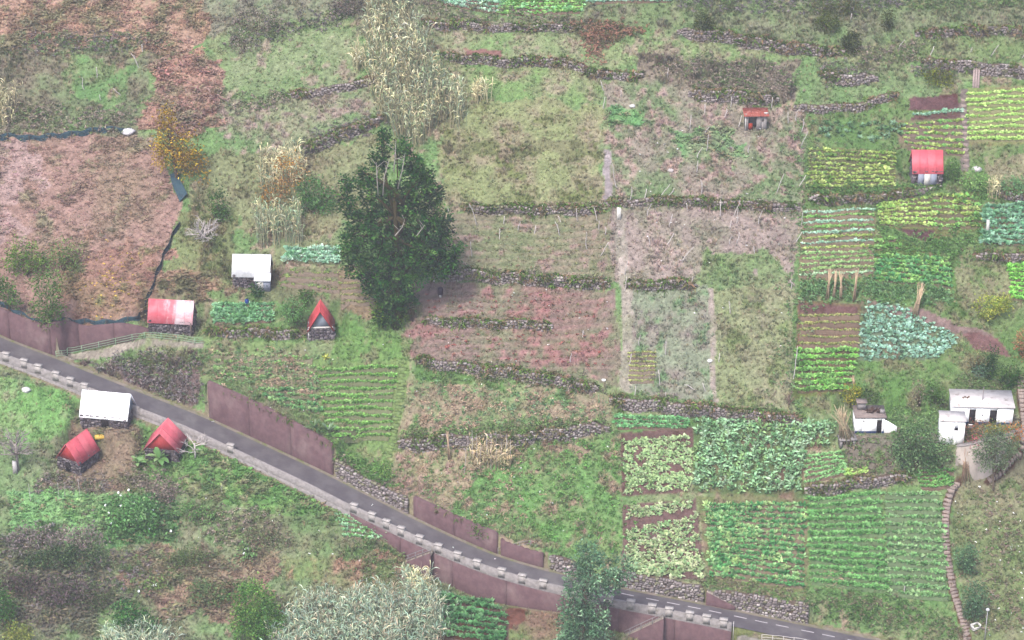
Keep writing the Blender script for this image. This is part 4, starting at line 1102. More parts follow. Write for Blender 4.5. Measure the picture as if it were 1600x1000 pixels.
plants("bean_shoot", [(974, 690), (1080, 680), (1078, 768), (976, 772)], .39,
       "pale green bean plant in the upper pale plot, under the strip of bare soil", "bean plant", "bean plants in the upper pale plot",
       [(178, 200, 146), (160, 190, 132), (188, 206, 156)], .48, 11, .55, (0, 55), .12, 300, None, lambda u, v, x, y: fbm(x, y, 1.8, 91, 2) > .70)
# ------------------------------------------------------------------ buildings
G = lambda r, g_, b, k=1.0: A(mute((r, g_, b), .1), k)
M_sheet = mat_vcol("painted_sheet_metal", noise=.24, scale=1.3, rough=.5, spec=.35)
M_rust = mat_surf("rusty_sheet", G(176, 104, 96), G(150, 88, 80), 3, .7, c3=G(206, 150, 140), t3=(.52, .7), scale3=2)
M_white = mat_surf("whitewash", (.82, .81, .80), (.76, .75, .74), 1.2, .9, c3=(.62, .60, .57), t3=(.62, .8), scale3=.8, stretch3=(1.5, 1.5, .4))
M_slab = mat_surf("stained_roof_slab", (.42, .39, .38), (.34, .31, .30), 1.5, .9, c3=G(160, 148, 142), t3=(.55, .72), scale3=1.2)
M_dslab = mat_surf("dark_roof_slab", G(158, 142, 136), G(138, 126, 122), 2, .9, c3=G(160, 148, 140), t3=(.55, .7), scale3=1.5)
M_blue = mat_surf("blue_paint_band", G(62, 84, 118), G(52, 70, 104), 4, .8)
M_dark = mat_surf("dark_wood", G(74, 66, 72), G(62, 56, 62), 6, .8)
M_zinc = mat_surf("grey_sheet_door", G(160, 164, 178), G(146, 150, 166), 4, .6, (6, 6, .6), spec=.3)
M_cream = mat_surf("cream_paint", G(226, 222, 214), G(210, 206, 198), 3, .7)
M_board = mat_surf("grey_boards", G(164, 172, 184), G(148, 156, 168), 2, .8, (4, 4, .5))
M_rbrd = mat_surf("red_boards", G(182, 84, 88), G(166, 74, 78), 2, .7, (5, 5, .5))
M_rblk = mat_surf("red_block", G(186, 90, 80), G(170, 82, 74), 5)
M_steel = mat_surf("galvanised_steel", G(164, 160, 160), G(146, 144, 146), 6, .5, spec=.4)
M_block = mat_surf("grey_blockwork", G(168, 160, 158), G(150, 144, 142), 2, .9, c3=G(186, 178, 174), t3=(.55, .7), scale3=2)

def sheet(root, a, b, c, d, n_sheets, cols, mat=M_sheet, wave=.028, name="roof_sheet", th=.04):
    """Corrugated roof: a-b along the ridge, d-c along the eave; n_sheets separate sheets side by side."""
    a, b, c, d = [np.array(p, float) for p in (a, b, c, d)]
    nrm = np.cross(b - a, d - a); nrm /= np.linalg.norm(nrm)
    if nrm[2] < 0: nrm = -nrm
    for i in range(n_sheets):
        f0, f1 = i / n_sheets + .003 * (i > 0), (i + 1) / n_sheets + .004 * (i < n_sheets - 1)
        L = np.linalg.norm((b - a) * (f1 - f0)); m = max(6, int(L / .09))
        f = np.linspace(f0, f1, m)[:, None]
        off = nrm * (wave * np.cos(np.arange(m) * pi))[:, None] + nrm * (.006 * (i % 2))
        T0, T1 = a + (b - a) * f + off, d + (c - d) * f + off
        V_ = np.vstack([T0, T1, T0 - nrm * th, T1 - nrm * th])
        Q = [(k, k + 1, m + k + 1, m + k) for k in range(m - 1)] + [(2 * m + k, 3 * m + k, 3 * m + k + 1, 2 * m + k + 1) for k in range(m - 1)]
        Q += [(k, 2 * m + k, 2 * m + k + 1, k + 1) for k in range(m - 1)] + [(m + k, m + k + 1, 3 * m + k + 1, 3 * m + k) for k in range(m - 1)]
        Q += [(0, m, 3 * m, 2 * m), (m - 1, 3 * m - 1, 4 * m - 1, 2 * m - 1)]
        mb = MB(); mb.add(V_, Q, col=cols[i % len(cols)]); mb.build(name, mat, root)
def stone_body(root, w_, d_, h, openings=(), below=.6, side_h=None):
    mb = MB(); mb.box(-w_ / 2 + .08, w_ / 2 - .08, .08, d_, -below, h - .01, G(104, 98, 102))
    o = mb.build("wall_core", M_stone, root)
    mb = MB()
    P = np.array([(-w_ / 2, 0), (0, 0), (w_ / 2, 0)]); N = np.array([(0, 1.)] * 3)
    pal = ((124, 118, 124), (104, 98, 106), (146, 140, 142), (114, 108, 110))
    stones(mb, P, N, np.full(3, -.3), np.full(3, h - .05), .24, -.08, pal)
    for sx in (-1, 1):
        P = np.array([(sx * w_ / 2, 0), (sx * w_ / 2, d_ / 2), (sx * w_ / 2, d_)]); N = np.array([(-sx, 0.)] * 3)
        stones(mb, P, N, np.full(3, -.3), np.full(3, h - .05), .24, -.08, pal)
    mb.build("wall_stones", M_stone, root)["kind"] = "stuff"
def front(mb, x0, x1, z0, z1, y0, y1, holes, col):
    xs = x0
    for a, b, za, zb in sorted(holes):
        mb.box(xs, a, y0, y1, z0, z1, col)
        if za > z0 + .01: mb.box(a, b, y0, y1, z0, za, col)
        if zb < z1 - .01: mb.box(a, b, y0, y1, zb, z1, col)
        xs = b
    mb.box(xs, x1, y0, y1, z0, z1, col)
def bx(root, name, mat, x0, x1, y0, y1, z0, z1, col=(.5, .5, .5), parent=None):
    mb = MB(); mb.box(x0, x1, y0, y1, z0, z1, col)
    return mb.build(name, mat, parent or root)
def prism(root, name, mat, tri, y0, y1, col=(.5, .5, .5)):
    mb = MB(); V_ = [(x, y0, z) for x, z in tri] + [(x, y1, z) for x, z in tri]
    mb.add(V_, [(0, 3, 4, 1), (1, 4, 5, 2), (2, 5, 3, 0)], [(0, 1, 2), (3, 5, 4)], col)
    return mb.build(name, mat, root)
def prism_x(root, name, mat, tri, x0, x1, col=(.5, .5, .5)):
    mb = MB(); V_ = [(x0, y, z) for y, z in tri] + [(x1, y, z) for y, z in tri]
    mb.add(V_, [(0, 1, 4, 3), (1, 2, 5, 4), (2, 0, 3, 5)], [(0, 2, 1), (3, 4, 5)], col)
    return mb.build(name, mat, root)
def building(key, name, label, cat="hut"):
    x, y, z, r = PADS[key]
    return thing(name, label, cat, (x, y, z), r)
def gable_x(root, w_, d_, h, rise, cols, n, ov=.18, gmat=M_board):
    """ridge along the front; front and back slopes"""
    yr = d_ / 2
    k = rise / yr
    zr = h + rise
    sheet(root, (-w_ / 2 - ov, yr, zr + .03), (w_ / 2 + ov, yr, zr + .03), (w_ / 2 + ov, -ov, h - ov * k + .03), (-w_ / 2 - ov, -ov, h - ov * k + .03), n, cols)
    sheet(root, (-w_ / 2 - ov, yr + .02, zr + .03), (w_ / 2 + ov, yr + .02, zr + .03), (w_ / 2 + ov, d_ + ov, h - ov * k + .03), (-w_ / 2 - ov, d_ + ov, h - ov * k + .03), n, cols)
    for sx in (-1, 1):
        xx = sx * (w_ / 2 - .06)
        prism_x(root, "gable_end", gmat, [(0.05, h), (d_ - .05, h), (yr, zr - .08)], min(xx, xx - sx * .12), max(xx, xx - sx * .12))
def gable_y(root, w_, d_, h, rise, cols, n, gmat, ov=.2, inset=.25):
    zr = h + rise; k = rise / (w_ / 2)
    for sx in (-1, 1):
        sheet(root, (0, -ov, zr + .03), (0, d_ + .1, zr + .03), (sx * (w_ / 2 + ov), d_ + .1, h - ov * k + .03), (sx * (w_ / 2 + ov), -ov, h - ov * k + .03), n, cols)
    prism(root, "gable_end", gmat, [(-w_ / 2 + .05, h), (w_ / 2 - .05, h), (0, zr - .1)], inset, inset + .1)
    prism(root, "gable_end", gmat, [(-w_ / 2 + .05, h), (w_ / 2 - .05, h), (0, zr - .1)], d_ - .15, d_ - .05)

WH = np.array((.80, .81, .83))
t = building("white_stone_hut", "stone_hut", "stone hut with a pale corrugated roof and a white door lean-to, beside the cabbage bed")
stone_body(t, 4.6, 3.2, 1.9)
gable_x(t, 4.6, 3.4, 1.9, 2.15, [WH * .46, WH * .52], 2)
bx(t, "lean_to", M_zinc, .62, 2.5, -.75, -.02, -.2, 1.55)
mb = MB(); mb.hexa([(.5, -.95, 1.56), (2.6, -.95, 1.56), (2.6, .05, 2.2), (.5, .05, 2.2), (.5, -.95, 1.63), (2.6, -.95, 1.63), (2.6, .05, 2.27), (.5, .05, 2.27)], WH * .95); mb.build("lean_to_roof", M_sheet, t)
d_ = bx(t, "door", M_cream, .85, 1.65, -.80, -.754, -.1, 1.4); bx(t, "handle", M_dark, 1.5, 1.57, -.84, -.804, .6, .72, parent=d_)
bx(t, "side_wall_shade", mat_surf("brown_shade", G(134, 116, 102), G(116, 100, 90), 3), 2.33, 2.42, .02, 3.2, 0, 2.2)  # brown panel: shading of the right side wall put into its colour

t = building("red_white_hut", "stone_hut", "stone hut whose red corrugated roof has faded to white on the right")
stone_body(t, 5.5, 2.8, 1.9)
RD1, RD2 = G(218, 112, 122), G(224, 132, 140)
M_fade = mat_surf('faded_red_sheet', G(214, 104, 116), G(222, 126, 136), 1.2, .6, c3=G(240, 214, 218), t3=(.47, .66), scale3=.45, stretch3=(1, .5, .5), spec=.3)
M_fade2 = mat_surf('bleached_red_sheet', G(238, 206, 210), G(226, 150, 158), 1.2, .6, c3=G(244, 228, 230), t3=(.45, .6), scale3=.6, spec=.3)
gable_x(t, 5.5, 2.9, 1.9, 2.35, [G(216, 108, 118), G(212, 104, 116), RD2, G(232, 178, 184), G(240, 210, 214)], 5)
bx(t, "post", M_wood, 2.62, 2.78, -.22, -.1, -.2, 1.85, G(120, 108, 104))

for o_ in [q_ for q_ in COL.objects if q_.parent == t and q_.name.startswith('roof_sheet')]:
    o_.data.materials[0] = M_fade2 if np.mean([v_.co.x for v_ in o_.data.vertices]) > .9 else M_fade
t = building("a_frame", "pointed_hut", "small pointed hut with a steep red roof, grey boarded gable and stone base")
stone_body(t, 3.2, 3.0, 1.7)
gable_y(t, 3.0, 3.0, 1.75, 2.5, [G(208, 92, 98), G(200, 86, 92), G(212, 100, 104)], 3, M_board, .24)
bx(t, "eave_board", M_cream, -1.55, 1.55, .0, .2, 1.72, 1.9)
bx(t, "corner_post", M_cream, -1.62, -1.5, -.16, -.05, 0, 1.75)
for sx in (-1, 1):
    mb = MB(); mb.hexa([(sx * 1.74, -.26, 1.38), (sx * 1.6, -.26, 1.36), (sx * .02, -.26, 4.1), (sx * .02, -.26, 4.28), (sx * 1.74, -.20, 1.38), (sx * 1.6, -.20, 1.36), (sx * .02, -.20, 4.1), (sx * .02, -.20, 4.28)], G(190, 80, 82)); mb.build("barge_board", M_paint, t)

t = building("white_gable", "stone_hut", "long stone hut under a gleaming white sheet roof, just below the road")
stone_body(t, 5.9, 3.5, 1.5)
gable_x(t, 5.9, 3.6, 1.5, 2.55, [WH, WH, WH * .98, WH * .95], 4)
bx(t, "door", M_dark, -.3, .6, -.16, -.1, -.2, 1.35)

t = building("red_left", "red_hut", "small red hut turned to the left, red boarded gable, pale bare tree beside it")
stone_body(t, 3.2, 4.0, 1.75)
gable_y(t, 3.2, 4.0, 1.8, 2.3, [G(228, 112, 122), G(220, 104, 116), G(230, 118, 128), G(222, 108, 120)], 4, M_rbrd, .2, .05)
d_ = bx(t, "door", M_dark, -.3, .4, -.2, -.13, -.1, 1.5); bx(t, "handle", M_steel, .25, .31, -.24, -.204, .7, .8, parent=d_)
t = building("red_right", "red_hut", "red tent-shaped hut facing the viewer behind the banana plants")
stone_body(t, 4.0, 3.7, 1.75)
gable_y(t, 4.1, 3.7, 1.8, 2.35, [G(230, 120, 130), G(222, 112, 124), G(232, 124, 134)], 3, M_rbrd, .2, .05)
bx(t, "door", M_dark, .5, 1.2, -.2, -.13, -.1, 1.5)

t = building("red_doors", "tool_shed", "square shed with a pinkish red roof and grey metal doors, in the upper right terraces", "shed")
stone_body(t, 3.7, 3.2, 2.0)
gable_x(t, 3.7, 3.4, 2.0, 2.35, [G(228, 112, 122), G(220, 104, 116), G(226, 110, 120), G(218, 102, 112)], 4, .2)
for nm, x0, x1, mt in (("door", -1.25, -.45, M_zinc), ("door", -.43, .35, M_cream), ("door", .37, 1.2, M_zinc)):
    d_ = bx(t, nm, mt, x0, x1, -.2, -.13, -.1, 1.75); bx(t, "handle", M_dark, x1 - .14, x1 - .08, -.24, -.204, .7, .85, parent=d_)

t = building("rust_shed", "garden_shed", "tiny block shed with a rusty flat roof and an open dark doorway", "shed")
mb = MB(); front(mb, -1.4, 1.4, -.3, 2.15, 0, .14, [(-1.05, .05, 0, 1.9), (.75, 1.0, 1.25, 1.45)], G(160, 150, 150)); mb.build("front_wall", M_block, t)
bx(t, "side_wall", M_block, -1.4, -1.26, .142, 1.7, -.3, 2.3); bx(t, "side_wall", M_block, 1.26, 1.4, .142, 1.7, -.3, 2.3); bx(t, "back_wall", M_block, -1.258, 1.258, 1.56, 1.7, -.3, 2.3)
bx(t, "corner_post", M_cream, -1.5, -1.36, -.12, -.01, -.2, 2.15)
bx(t, "door", M_rblk, -1.0, -.45, .2, .3, 0, .95)
sheet(t, (-1.7, 1.9, 2.5), (1.7, 1.9, 2.5), (1.7, -.35, 2.2), (-1.7, -.35, 2.2), 3, [G(190, 110, 100), G(176, 100, 92), G(206, 140, 130)], M_rust)
bx(t, "white_board", M_cream, 1.05, 1.6, .2, .5, 2.36, 2.42)

# white house
t = building("house", "white_house", "long low white house with a pale flat roof, two dark doors and a blue skirting", "house")
mb = MB(); front(mb, -3.7, 3.7, -.4, 2.5, 0, .2, [(-1.65, -.85, 0, 2.1), (.85, 1.75, 0, 2.1)], (.8, .8, .8)); mb.build("front_wall", M_white, t)
bx(t, "side_wall", M_white, -3.7, -3.5, .202, 4.0, -.4, 2.5); bx(t, "side_wall", M_white, 3.5, 3.7, .202, 4.0, -.4, 2.5); bx(t, "back_wall", M_white, -3.498, 3.498, 3.8, 4.0, -.4, 2.5)
rf = bx(t, "roof", M_slab, -3.85, 3.85, -.18, 4.15, 2.503, 2.66)
mb = MB(); mb.tube([(.05, 1.6, 2.5), (.05, 1.6, 4.4)], .05, 6, G(150, 140, 138)); mb.tube([(.05, 1.6, 4.35), (.05, 1.6, 4.5)], (.1, .03), 6, G(150, 140, 138)); mb.build("roof_pole", M_paint, rf)
for dx, dy in ((-2.3, 1.9), (-2.05, 2.1), (-1.8, 1.9), (-1.6, 2.15)):
    bx(t, "roof_stone", M_stone, dx - .1, dx + .1, dy - .08, dy + .08, 2.66, 2.78, G(120, 96, 84), parent=rf)
for x0, x1 in ((-1.65, -.85), (.85, 1.75)):
    d_ = bx(t, "door", M_dark, x0 + .02, x1 - .02, .1, .16, 0, 2.08)
    bx(t, "handle", M_steel, x1 - .15, x1 - .09, .05, .098, .95, 1.05, parent=d_)
for x0, x1 in ((-3.7, -1.65), (-.85, .85), (1.75, 3.7)):
    bx(t, "skirting", M_blue, x0 + .01, x1 - .01, -.022, -.002, -.3, .42)
bx(t, "wall_lamp", M_steel, -.1, .06, -.1, -.003, 1.35, 1.55)
bx(t, "doorstep", M_cap, -1.8, -.7, -.5, -.03, -.35, -.02)

t = building("tank", "white_cabin", "tall white cube-shaped cabin with a tiny window, left of the flower terrace", "cabin")
mb = MB(); front(mb, -1.5, 1.5, -.6, 3.3, 0, .2, [(.25, .65, 2.1, 2.5)], (.8, .8, .8)); mb.build("front_wall", M_white, t)
bx(t, "side_wall", M_white, -1.5, -1.3, .202, 2.3, -.6, 3.3); bx(t, "side_wall", M_white, 1.3, 1.5, .202, 2.3, -.6, 3.3); bx(t, "back_wall", M_white, -1.298, 1.298, 2.1, 2.3, -.6, 3.3)
bx(t, "roof", M_slab, -1.6, 1.6, -.12, 2.4, 3.303, 3.43)
f_ = bx(t, "window_frame", M_zinc, .22, .68, -.05, -.003, 2.07, 2.53); bx(t, "pane", M_dark, .27, .63, -.07, -.052, 2.12, 2.48, parent=f_)

t = building("flat_hut", "white_hut", "white hut with firewood and a chimney block on its dark flat roof", "hut")
mb = MB(); front(mb, -2.1, 1.5, -.4, 2.15, 0, .2, [(.55, 1.2, 0, 1.85), (-1.2, -.95, 1.55, 1.7)], (.8, .8, .8)); mb.build("front_wall", M_white, t)
mb = MB(); mb.hexa([(1.502, .05, -.4), (3.1, .25, -.4), (3.1, .45, -.4), (1.502, .25, -.4), (1.502, .05, 1.85), (3.1, .25, .75), (3.1, .45, .75), (1.502, .25, 1.85)], (.8, .8, .8)); mb.build("wing_wall", M_white, t)
bx(t, "side_wall", M_white, -2.1, -1.9, .202, 2.8, -.4, 2.15); bx(t, "side_wall", M_white, 1.3, 1.498, .202, 2.8, -.4, 2.15); bx(t, "back_wall", M_white, -1.898, 1.298, 2.6, 2.8, -.4, 2.15)
rf = bx(t, "roof", M_dslab, -2.2, 1.7, -.1, 2.9, 2.153, 2.33)
ch = bx(t, "chimney", M_block, -1.7, -.7, 1.7, 2.5, 2.333, 3.3); bx(t, "cap", M_dslab, -1.85, -.55, 1.55, 2.65, 3.303, 3.42, parent=ch)
bx(t, "skirting", M_blue, -2.09, .54, -.022, -.002, -.3, .3); bx(t, "skirting", M_blue, 1.21, 1.49, -.022, -.002, -.3, .3)
bx(t, "doorstep", M_cap, .45, 1.3, -.45, -.03, -.35, -.03); bx(t, "roof_block", M_cap, .95, 1.55, .8, 1.3, 2.333, 2.75)
bx(t, "door", M_dark, .57, 1.18, .14, .18, 0, 1.83)
HUT = t
hx, hy, hz_, hr = PADS["flat_hut"]
def loc2w(key, x, y, z):
    a, b, c, r = PADS[key]
    return np.array((a + x * math.cos(r) - y * math.sin(r), b + x * math.sin(r) + y * math.cos(r), c + z))
# firewood on its roof: each log an own part of the pile
fw = thing("firewood_pile", "dark pile of split firewood lying on the flat roof of the white hut", "firewood", loc2w("flat_hut", 0, 1.2, 2.335), hr)
for i in range(26):
    r_ = rng.uniform(.05, .09); xx = rng.uniform(-.55, .85); yy = rng.uniform(-.35, .35); zz = .07 + .14 * rng.integers(0, 3)
    a_ = rng.uniform(0, pi); l_ = rng.uniform(.25, .45)
    mb = MB(); mb.tube([(xx - l_ * math.cos(a_), yy - l_ * math.sin(a_), zz), (xx + l_ * math.cos(a_), yy + l_ * math.sin(a_), zz + rng.uniform(-.04, .1))], r_, 5, G(104, 88, 84) * rng.uniform(.7, 1.3)); mb.build("log", M_wood, fw)

# stove table beside the hut, with a heap of canes behind
p = at1(1325, 697)
t = thing("stone_table", "low concrete table with a dark hollow, heaped with dry canes, beside the white hut", "table", p, .1)
bx(t, "table_top", M_cap, -1.1, 1.1, -.1, 1.3, .75, .9); bx(t, "support", M_block, -1.0, -.7, 0, 1.2, -.3, .748); bx(t, "support", M_block, .6, .95, 0, 1.2, -.3, .748); bx(t, "back_panel", M_dark, -.69, .59, 1.0, 1.2, -.3, .745)
def bundle(name, label, foot, top, n, spread, cat="cane bundle", group=None, lean=0.0, cols=((206, 182, 156), (190, 166, 144), (216, 196, 168))):
    p = at1(*foot); s = pxm(*foot)
    h = (foot[1] - top[1]) / (s * cp); dx = (top[0] - foot[0]) / s
    t = thing(name, label, cat, p, 0, group)
    mb = MB()
    for i in range(n):
        a = rng.normal(0, spread * .8, 2); b = rng.normal(0, spread * 1.0, 2)
        hh = h * rng.uniform(.82, 1.08)
        c = A(cols[rng.integers(0, len(cols))]) * rng.uniform(.75, 1.15)
        mb.tube([(a[0], a[1], -.15), (a[0] * .5 + dx * .5, a[1] * .5 + lean * .5, hh * .5), (dx + b[0], lean + b[1], hh)], (.06, .05, .03), 4, c)
    mb.build("canes", M_wood, t)["kind"] = "stuff"
    mb = MB(); th = np.linspace(0, 2 * pi, 9)
    mb.tube([(dx * .4 + spread * 1.3 * math.cos(a), lean * .4 + spread * 1.3 * math.sin(a), h * .42) for a in th], .03, 4, G(150, 128, 108)); mb.build("tie", M_wood, t)
    return t
gb = "cane bundles standing in the crop terraces"
bundle("cane_bundle", "leftmost of the four slim cane bundles standing below the striped plot", (1293, 466), (1294, 420), 12, .16, group=gb)
bundle("cane_bundle", "thin leaning cane bundle, second of the four below the striped plot", (1302, 466), (1305, 424), 9, .12, group=gb)
bundle("cane_bundle", "cane bundle touching the thin leaning one, third below the striped plot", (1313, 468), (1312, 424), 13, .16, group=gb)
bundle("cane_bundle", "rightmost slim cane bundle below the striped plot, standing a little apart", (1334, 471), (1336, 424), 13, .16, group=gb)
bundle("cane_bundle", "tallest thick cane bundle, leaning alone above the blue-green cabbage plot", (1429, 494), (1437, 446), 22, .25, group=gb)
bundle("cane_bundle", "broad bundle of reddish canes propped against the concrete retaining wall", (1508, 750), (1506, 700), 30, .36, group=gb, lean=.9, cols=((186, 158, 140), (168, 140, 128), (196, 172, 150)))
bundle("cane_bundle", "loose sheaf of dry canes leaning over the stone table by the white hut", (1324, 690), (1308, 640), 70, .5, group=gb, cols=((204, 184, 156), (186, 168, 146), (172, 166, 140)))
bundle("cane_bundle", "short pale bundle standing above the yellow-green bush by the white hut", (1335, 606), (1331, 588), 10, .14, group=gb)
bundle("cane_bundle", "weathered cane bundle against the thick stone wall left of the pale bean plots", (703, 718), (699, 675), 10, .13, group=gb)
t = thing("timber_ramp", "pale wooden ramp of two boards crossing the high mossy stone wall", "ramp", at1(1524, 138))
p0, p1 = at1(1524, 138), at1(1526, 102)
for dx in (-.28, .05, .38):
    mb = MB(); a, b = np.zeros(3), p1 - p0
    mb.hexa([(dx - .15, 0, .1), (dx + .15, 0, .1), (dx + .15, .1, .0), (dx - .15, .1, .0), (b[0] + dx - .13, b[1], b[2] + .35), (b[0] + dx + .13, b[1], b[2] + .35), (b[0] + dx + .13, b[1] + .1, b[2] + .25), (b[0] + dx - .13, b[1] + .1, b[2] + .25)], G(186, 166, 160) * rng.uniform(.85, 1.1)); mb.build("board", M_wood, t)

# ------------------------------------------------------------------ stairs
def stairs(name, label, px_line, width, gap_px, mat, riser=.2, cat="steps", names="step", col=(166, 150, 142)):
    q = smooth_px(px_line, 120)
    d = np.r_[0, np.cumsum(np.linalg.norm(np.diff(q, axis=0), axis=1))]
    n = int(d[-1] / gap_px)
    s = np.linspace(0, d[-1], n)
    P = at(np.interp(s, d, q[:, 0]), np.interp(s, d, q[:, 1]))
    P[:, 2] = np.maximum(np.maximum.accumulate(H(P[:, 0], P[:, 1])), np.maximum(H(P[:, 0] - .4, P[:, 1]), H(P[:, 0] + .4, P[:, 1]))) + .08
    t = thing(name, label, cat, P[0])
    Tn = np.gradient(P[:, :2], axis=0); Tn /= np.linalg.norm(Tn, axis=1, keepdims=True) + 1e-9
    for i in range(n - 1):
        tv = Tn[i]; nv = np.array((-tv[1], tv[0])); L = np.linalg.norm(P[i + 1, :2] - P[i, :2])
        w2 = width / 2 * rng.uniform(.92, 1.06)
        ang = rng.normal(0, .04); tv2 = tv * math.cos(ang) + nv * math.sin(ang); nv2 = np.array((-tv2[1], tv2[0]))
        pts = []
        for z in (P[i, 2] - .5, P[i, 2] + .14 + rng.normal(0, .015)):
            for a, b in ((-w2, -.06), (w2, -.06), (w2, L * .52), (-w2, L * .52)):
                xy = P[i, :2] - nv2 * a + tv2 * b
                pts.append((xy[0] - P[0, 0], xy[1] - P[0, 1], z - P[0, 2]))
        mb = MB(); mb.hexa(pts, G(*col) * rng.uniform(.82, 1.15)); mb.build(names, mat, t)
    return t
stairs("stone_stairs", "long curving flight of brown stone steps climbing to the concrete wall at the right", [(1513, 1012), (1506, 975), (1498, 950), (1490, 925), (1485, 900), (1480, 870), (1477, 840), (1477, 810), (1480, 785), (1487, 768), (1497, 754)], .85, 5.6, M_stone)
stairs("stone_stairs", "steps running up along the right edge beside the white house", [(1545, 752), (1570, 735), (1590, 712), (1602, 690), (1600, 655), (1596, 620), (1594, 592)], .8, 6.0, M_stone)
stairs("earth_steps", "worn earth steps climbing between the potato rows and the light green terrace", [(1510, 262), (1509, 235), (1508, 200), (1506, 170), (1505, 150)], .8, 7.5, M_stone)
stairs("garden_steps", "faint steps trodden in the grassy strip between the two middle plots", [(606, 715), (620, 660), (628, 600), (630, 570)], .9, 9, M_ground, col=(128, 146, 102))

# ------------------------------------------------------------------ rails, nets, poles
def rail_fence(name, label, px_line, h=.95, n_rails=3, post_gap=2.0, col=(150, 178, 150), z_of=None, r=.035):
    q = smooth_px(px_line, 60)
    P = at(q[:, 0], q[:, 1]); D, S = resample(P, .5); D[:, 2] = H(D[:, 0], D[:, 1])
    if z_of is not None: D[:, 2] = z_of(D)
    D[:, 2] = np.convolve(np.pad(D[:, 2], 2, mode="edge"), np.ones(5) / 5, "valid")
    org = D[0].copy(); t = thing(name, label, "railing", org); D = D - org
    for k in range(n_rails):
        mb = MB(); mb.tube(D + (0, 0, h * (k + 1) / n_rails), r, 4, A(col)); mb.build("rail", M_paint, t)
    for s in np.arange(0, S[-1] + .01, post_gap):
        p = np.array([np.interp(s, S, D[:, c]) for c in range(3)])
        mb = MB(); mb.tube([p - (0, 0, .2), p + (0, 0, h + .05)], r * 1.2, 4, A(col)); mb.build("post", M_paint, t)
rail_fence("green_railing", "pale green pipe railing along the ramp up to the red and white roofed hut", [(88, 560), (150, 547), (200, 536), (228, 530), (270, 534), (318, 541)], 1.0, 3, 2.2)
rail_fence("pipe_handrail", "grey pipe handrail by the wall end at the road's bend", [(778, 868), (805, 862), (832, 856)], .8, 2, 1.6, (156, 150, 148))
rail_fence("white_railing", "white railing standing beside the road at the bottom edge", [(1190, 1004), (1215, 1006), (1250, 1010), (1300, 1020)], 1.1, 3, 1.3, (206, 200, 196))
M_net = mat_surf("shade_net", G(66, 86, 98), G(86, 104, 112), 5, .8, c3=G(52, 66, 80), t3=(.5, .7), scale3=2)
def net(label, px_line, h, col=None, wob=.15):
    q = smooth_px(px_line, 70)
    P = at(q[:, 0], q[:, 1]); D, S = resample(P, .3); D[:, 2] = H(D[:, 0], D[:, 1])
    D[:, 2] = np.convolve(np.pad(D[:, 2], 3, mode="edge"), np.ones(7) / 7, "valid")
    org = D[0].copy(); t = thing("net_fence", label, "net fence", org, group="dark nets fencing the reddish field")
    D = D - org; n = len(D)
    hh = h * (.78 + .22 * np.abs(np.cos(S * 1.1)))
    Tn = np.gradient(D[:, :2], axis=0); Tn /= np.linalg.norm(Tn, axis=1, keepdims=True) + 1e-9; N = np.stack([-Tn[:, 1], Tn[:, 0]], 1)
    lay = []
    for f, o in ((-.1, 0), (.5, .12), (1, .0)):
        z = D[:, 2] + hh * f; w_ = np.sin(S * 2.3 + f) * wob + o
        lay.append(np.c_[D[:, :2] + N * w_[:, None], z])
    back = [l + np.c_[N * .04, np.zeros(n)] for l in lay]
    V_ = np.vstack(lay + back)
    Q = [(r * n + i, r * n + i + 1, (r + 1) * n + i + 1, (r + 1) * n + i) for r in (0, 1, 3, 4) for i in range(n - 1)] + [(2 * n + i, 2 * n + i + 1, 5 * n + i + 1, 5 * n + i) for i in range(n - 1)]
    mb = MB(); mb.add(V_, Q); mb.build("net", M_net, t)
    for s in np.arange(0, S[-1], 2.86):
        p = np.array([np.interp(s, S, D[:, c]) for c in range(3)])
        mb = MB(); mb.tube([p - (0, 0, .2), p + (0, 0, h * 1.06)], .045, 4, G(110, 98, 92)); mb.build("post", M_wood, t)
net("dark net along the top edge of the reddish field", [(-20, 222), (20, 218), (48, 222), (75, 219), (120, 214), (160, 207), (205, 210)], .9)
L_ = at([266, 268, 272, 277, 281], [276, 286, 297, 308, 318]); R_ = at([277, 280, 285, 290, 293], [274, 283, 293, 302, 309])
t = thing("net_fence", "short slate-blue net panel spread below the yellow-leaved tree", "net fence", L_[0])
up_ = np.array((0, -.1, .35)); mb = MB(); V_ = np.vstack([L_ + up_, R_ + up_ * 2, L_ + up_ * .7, R_ + up_ * 1.7]) - L_[0]
mb.add(V_, [(i, i + 1, 5 + i + 1, 5 + i) for i in range(4)] + [(10 + i, 15 + i, 15 + i + 1, 10 + i + 1) for i in range(4)]); mb.build("net", M_net, t)
for q_ in (R_[0], R_[2], R_[4]):
    mb = MB(); mb.tube([q_ - L_[0] - (0, 0, .2), q_ - L_[0] + (0, 0, .9)], .05, 4, G(110, 98, 92)); mb.build("post", M_wood, t)
net("dark net down the right side of the reddish field", [(280, 352), (266, 380), (252, 412), (240, 445), (230, 470), (228, 488)], .7)
net("sagging blue-green net on top of the low reddish wall", [(78, 512), (95, 509), (130, 508), (175, 510), (205, 505), (232, 492)], .85, wob=.2)
net("blue-green net along the tall reddish wall at the left edge", [(-20, 470), (10, 483), (35, 500), (70, 516)], .8)

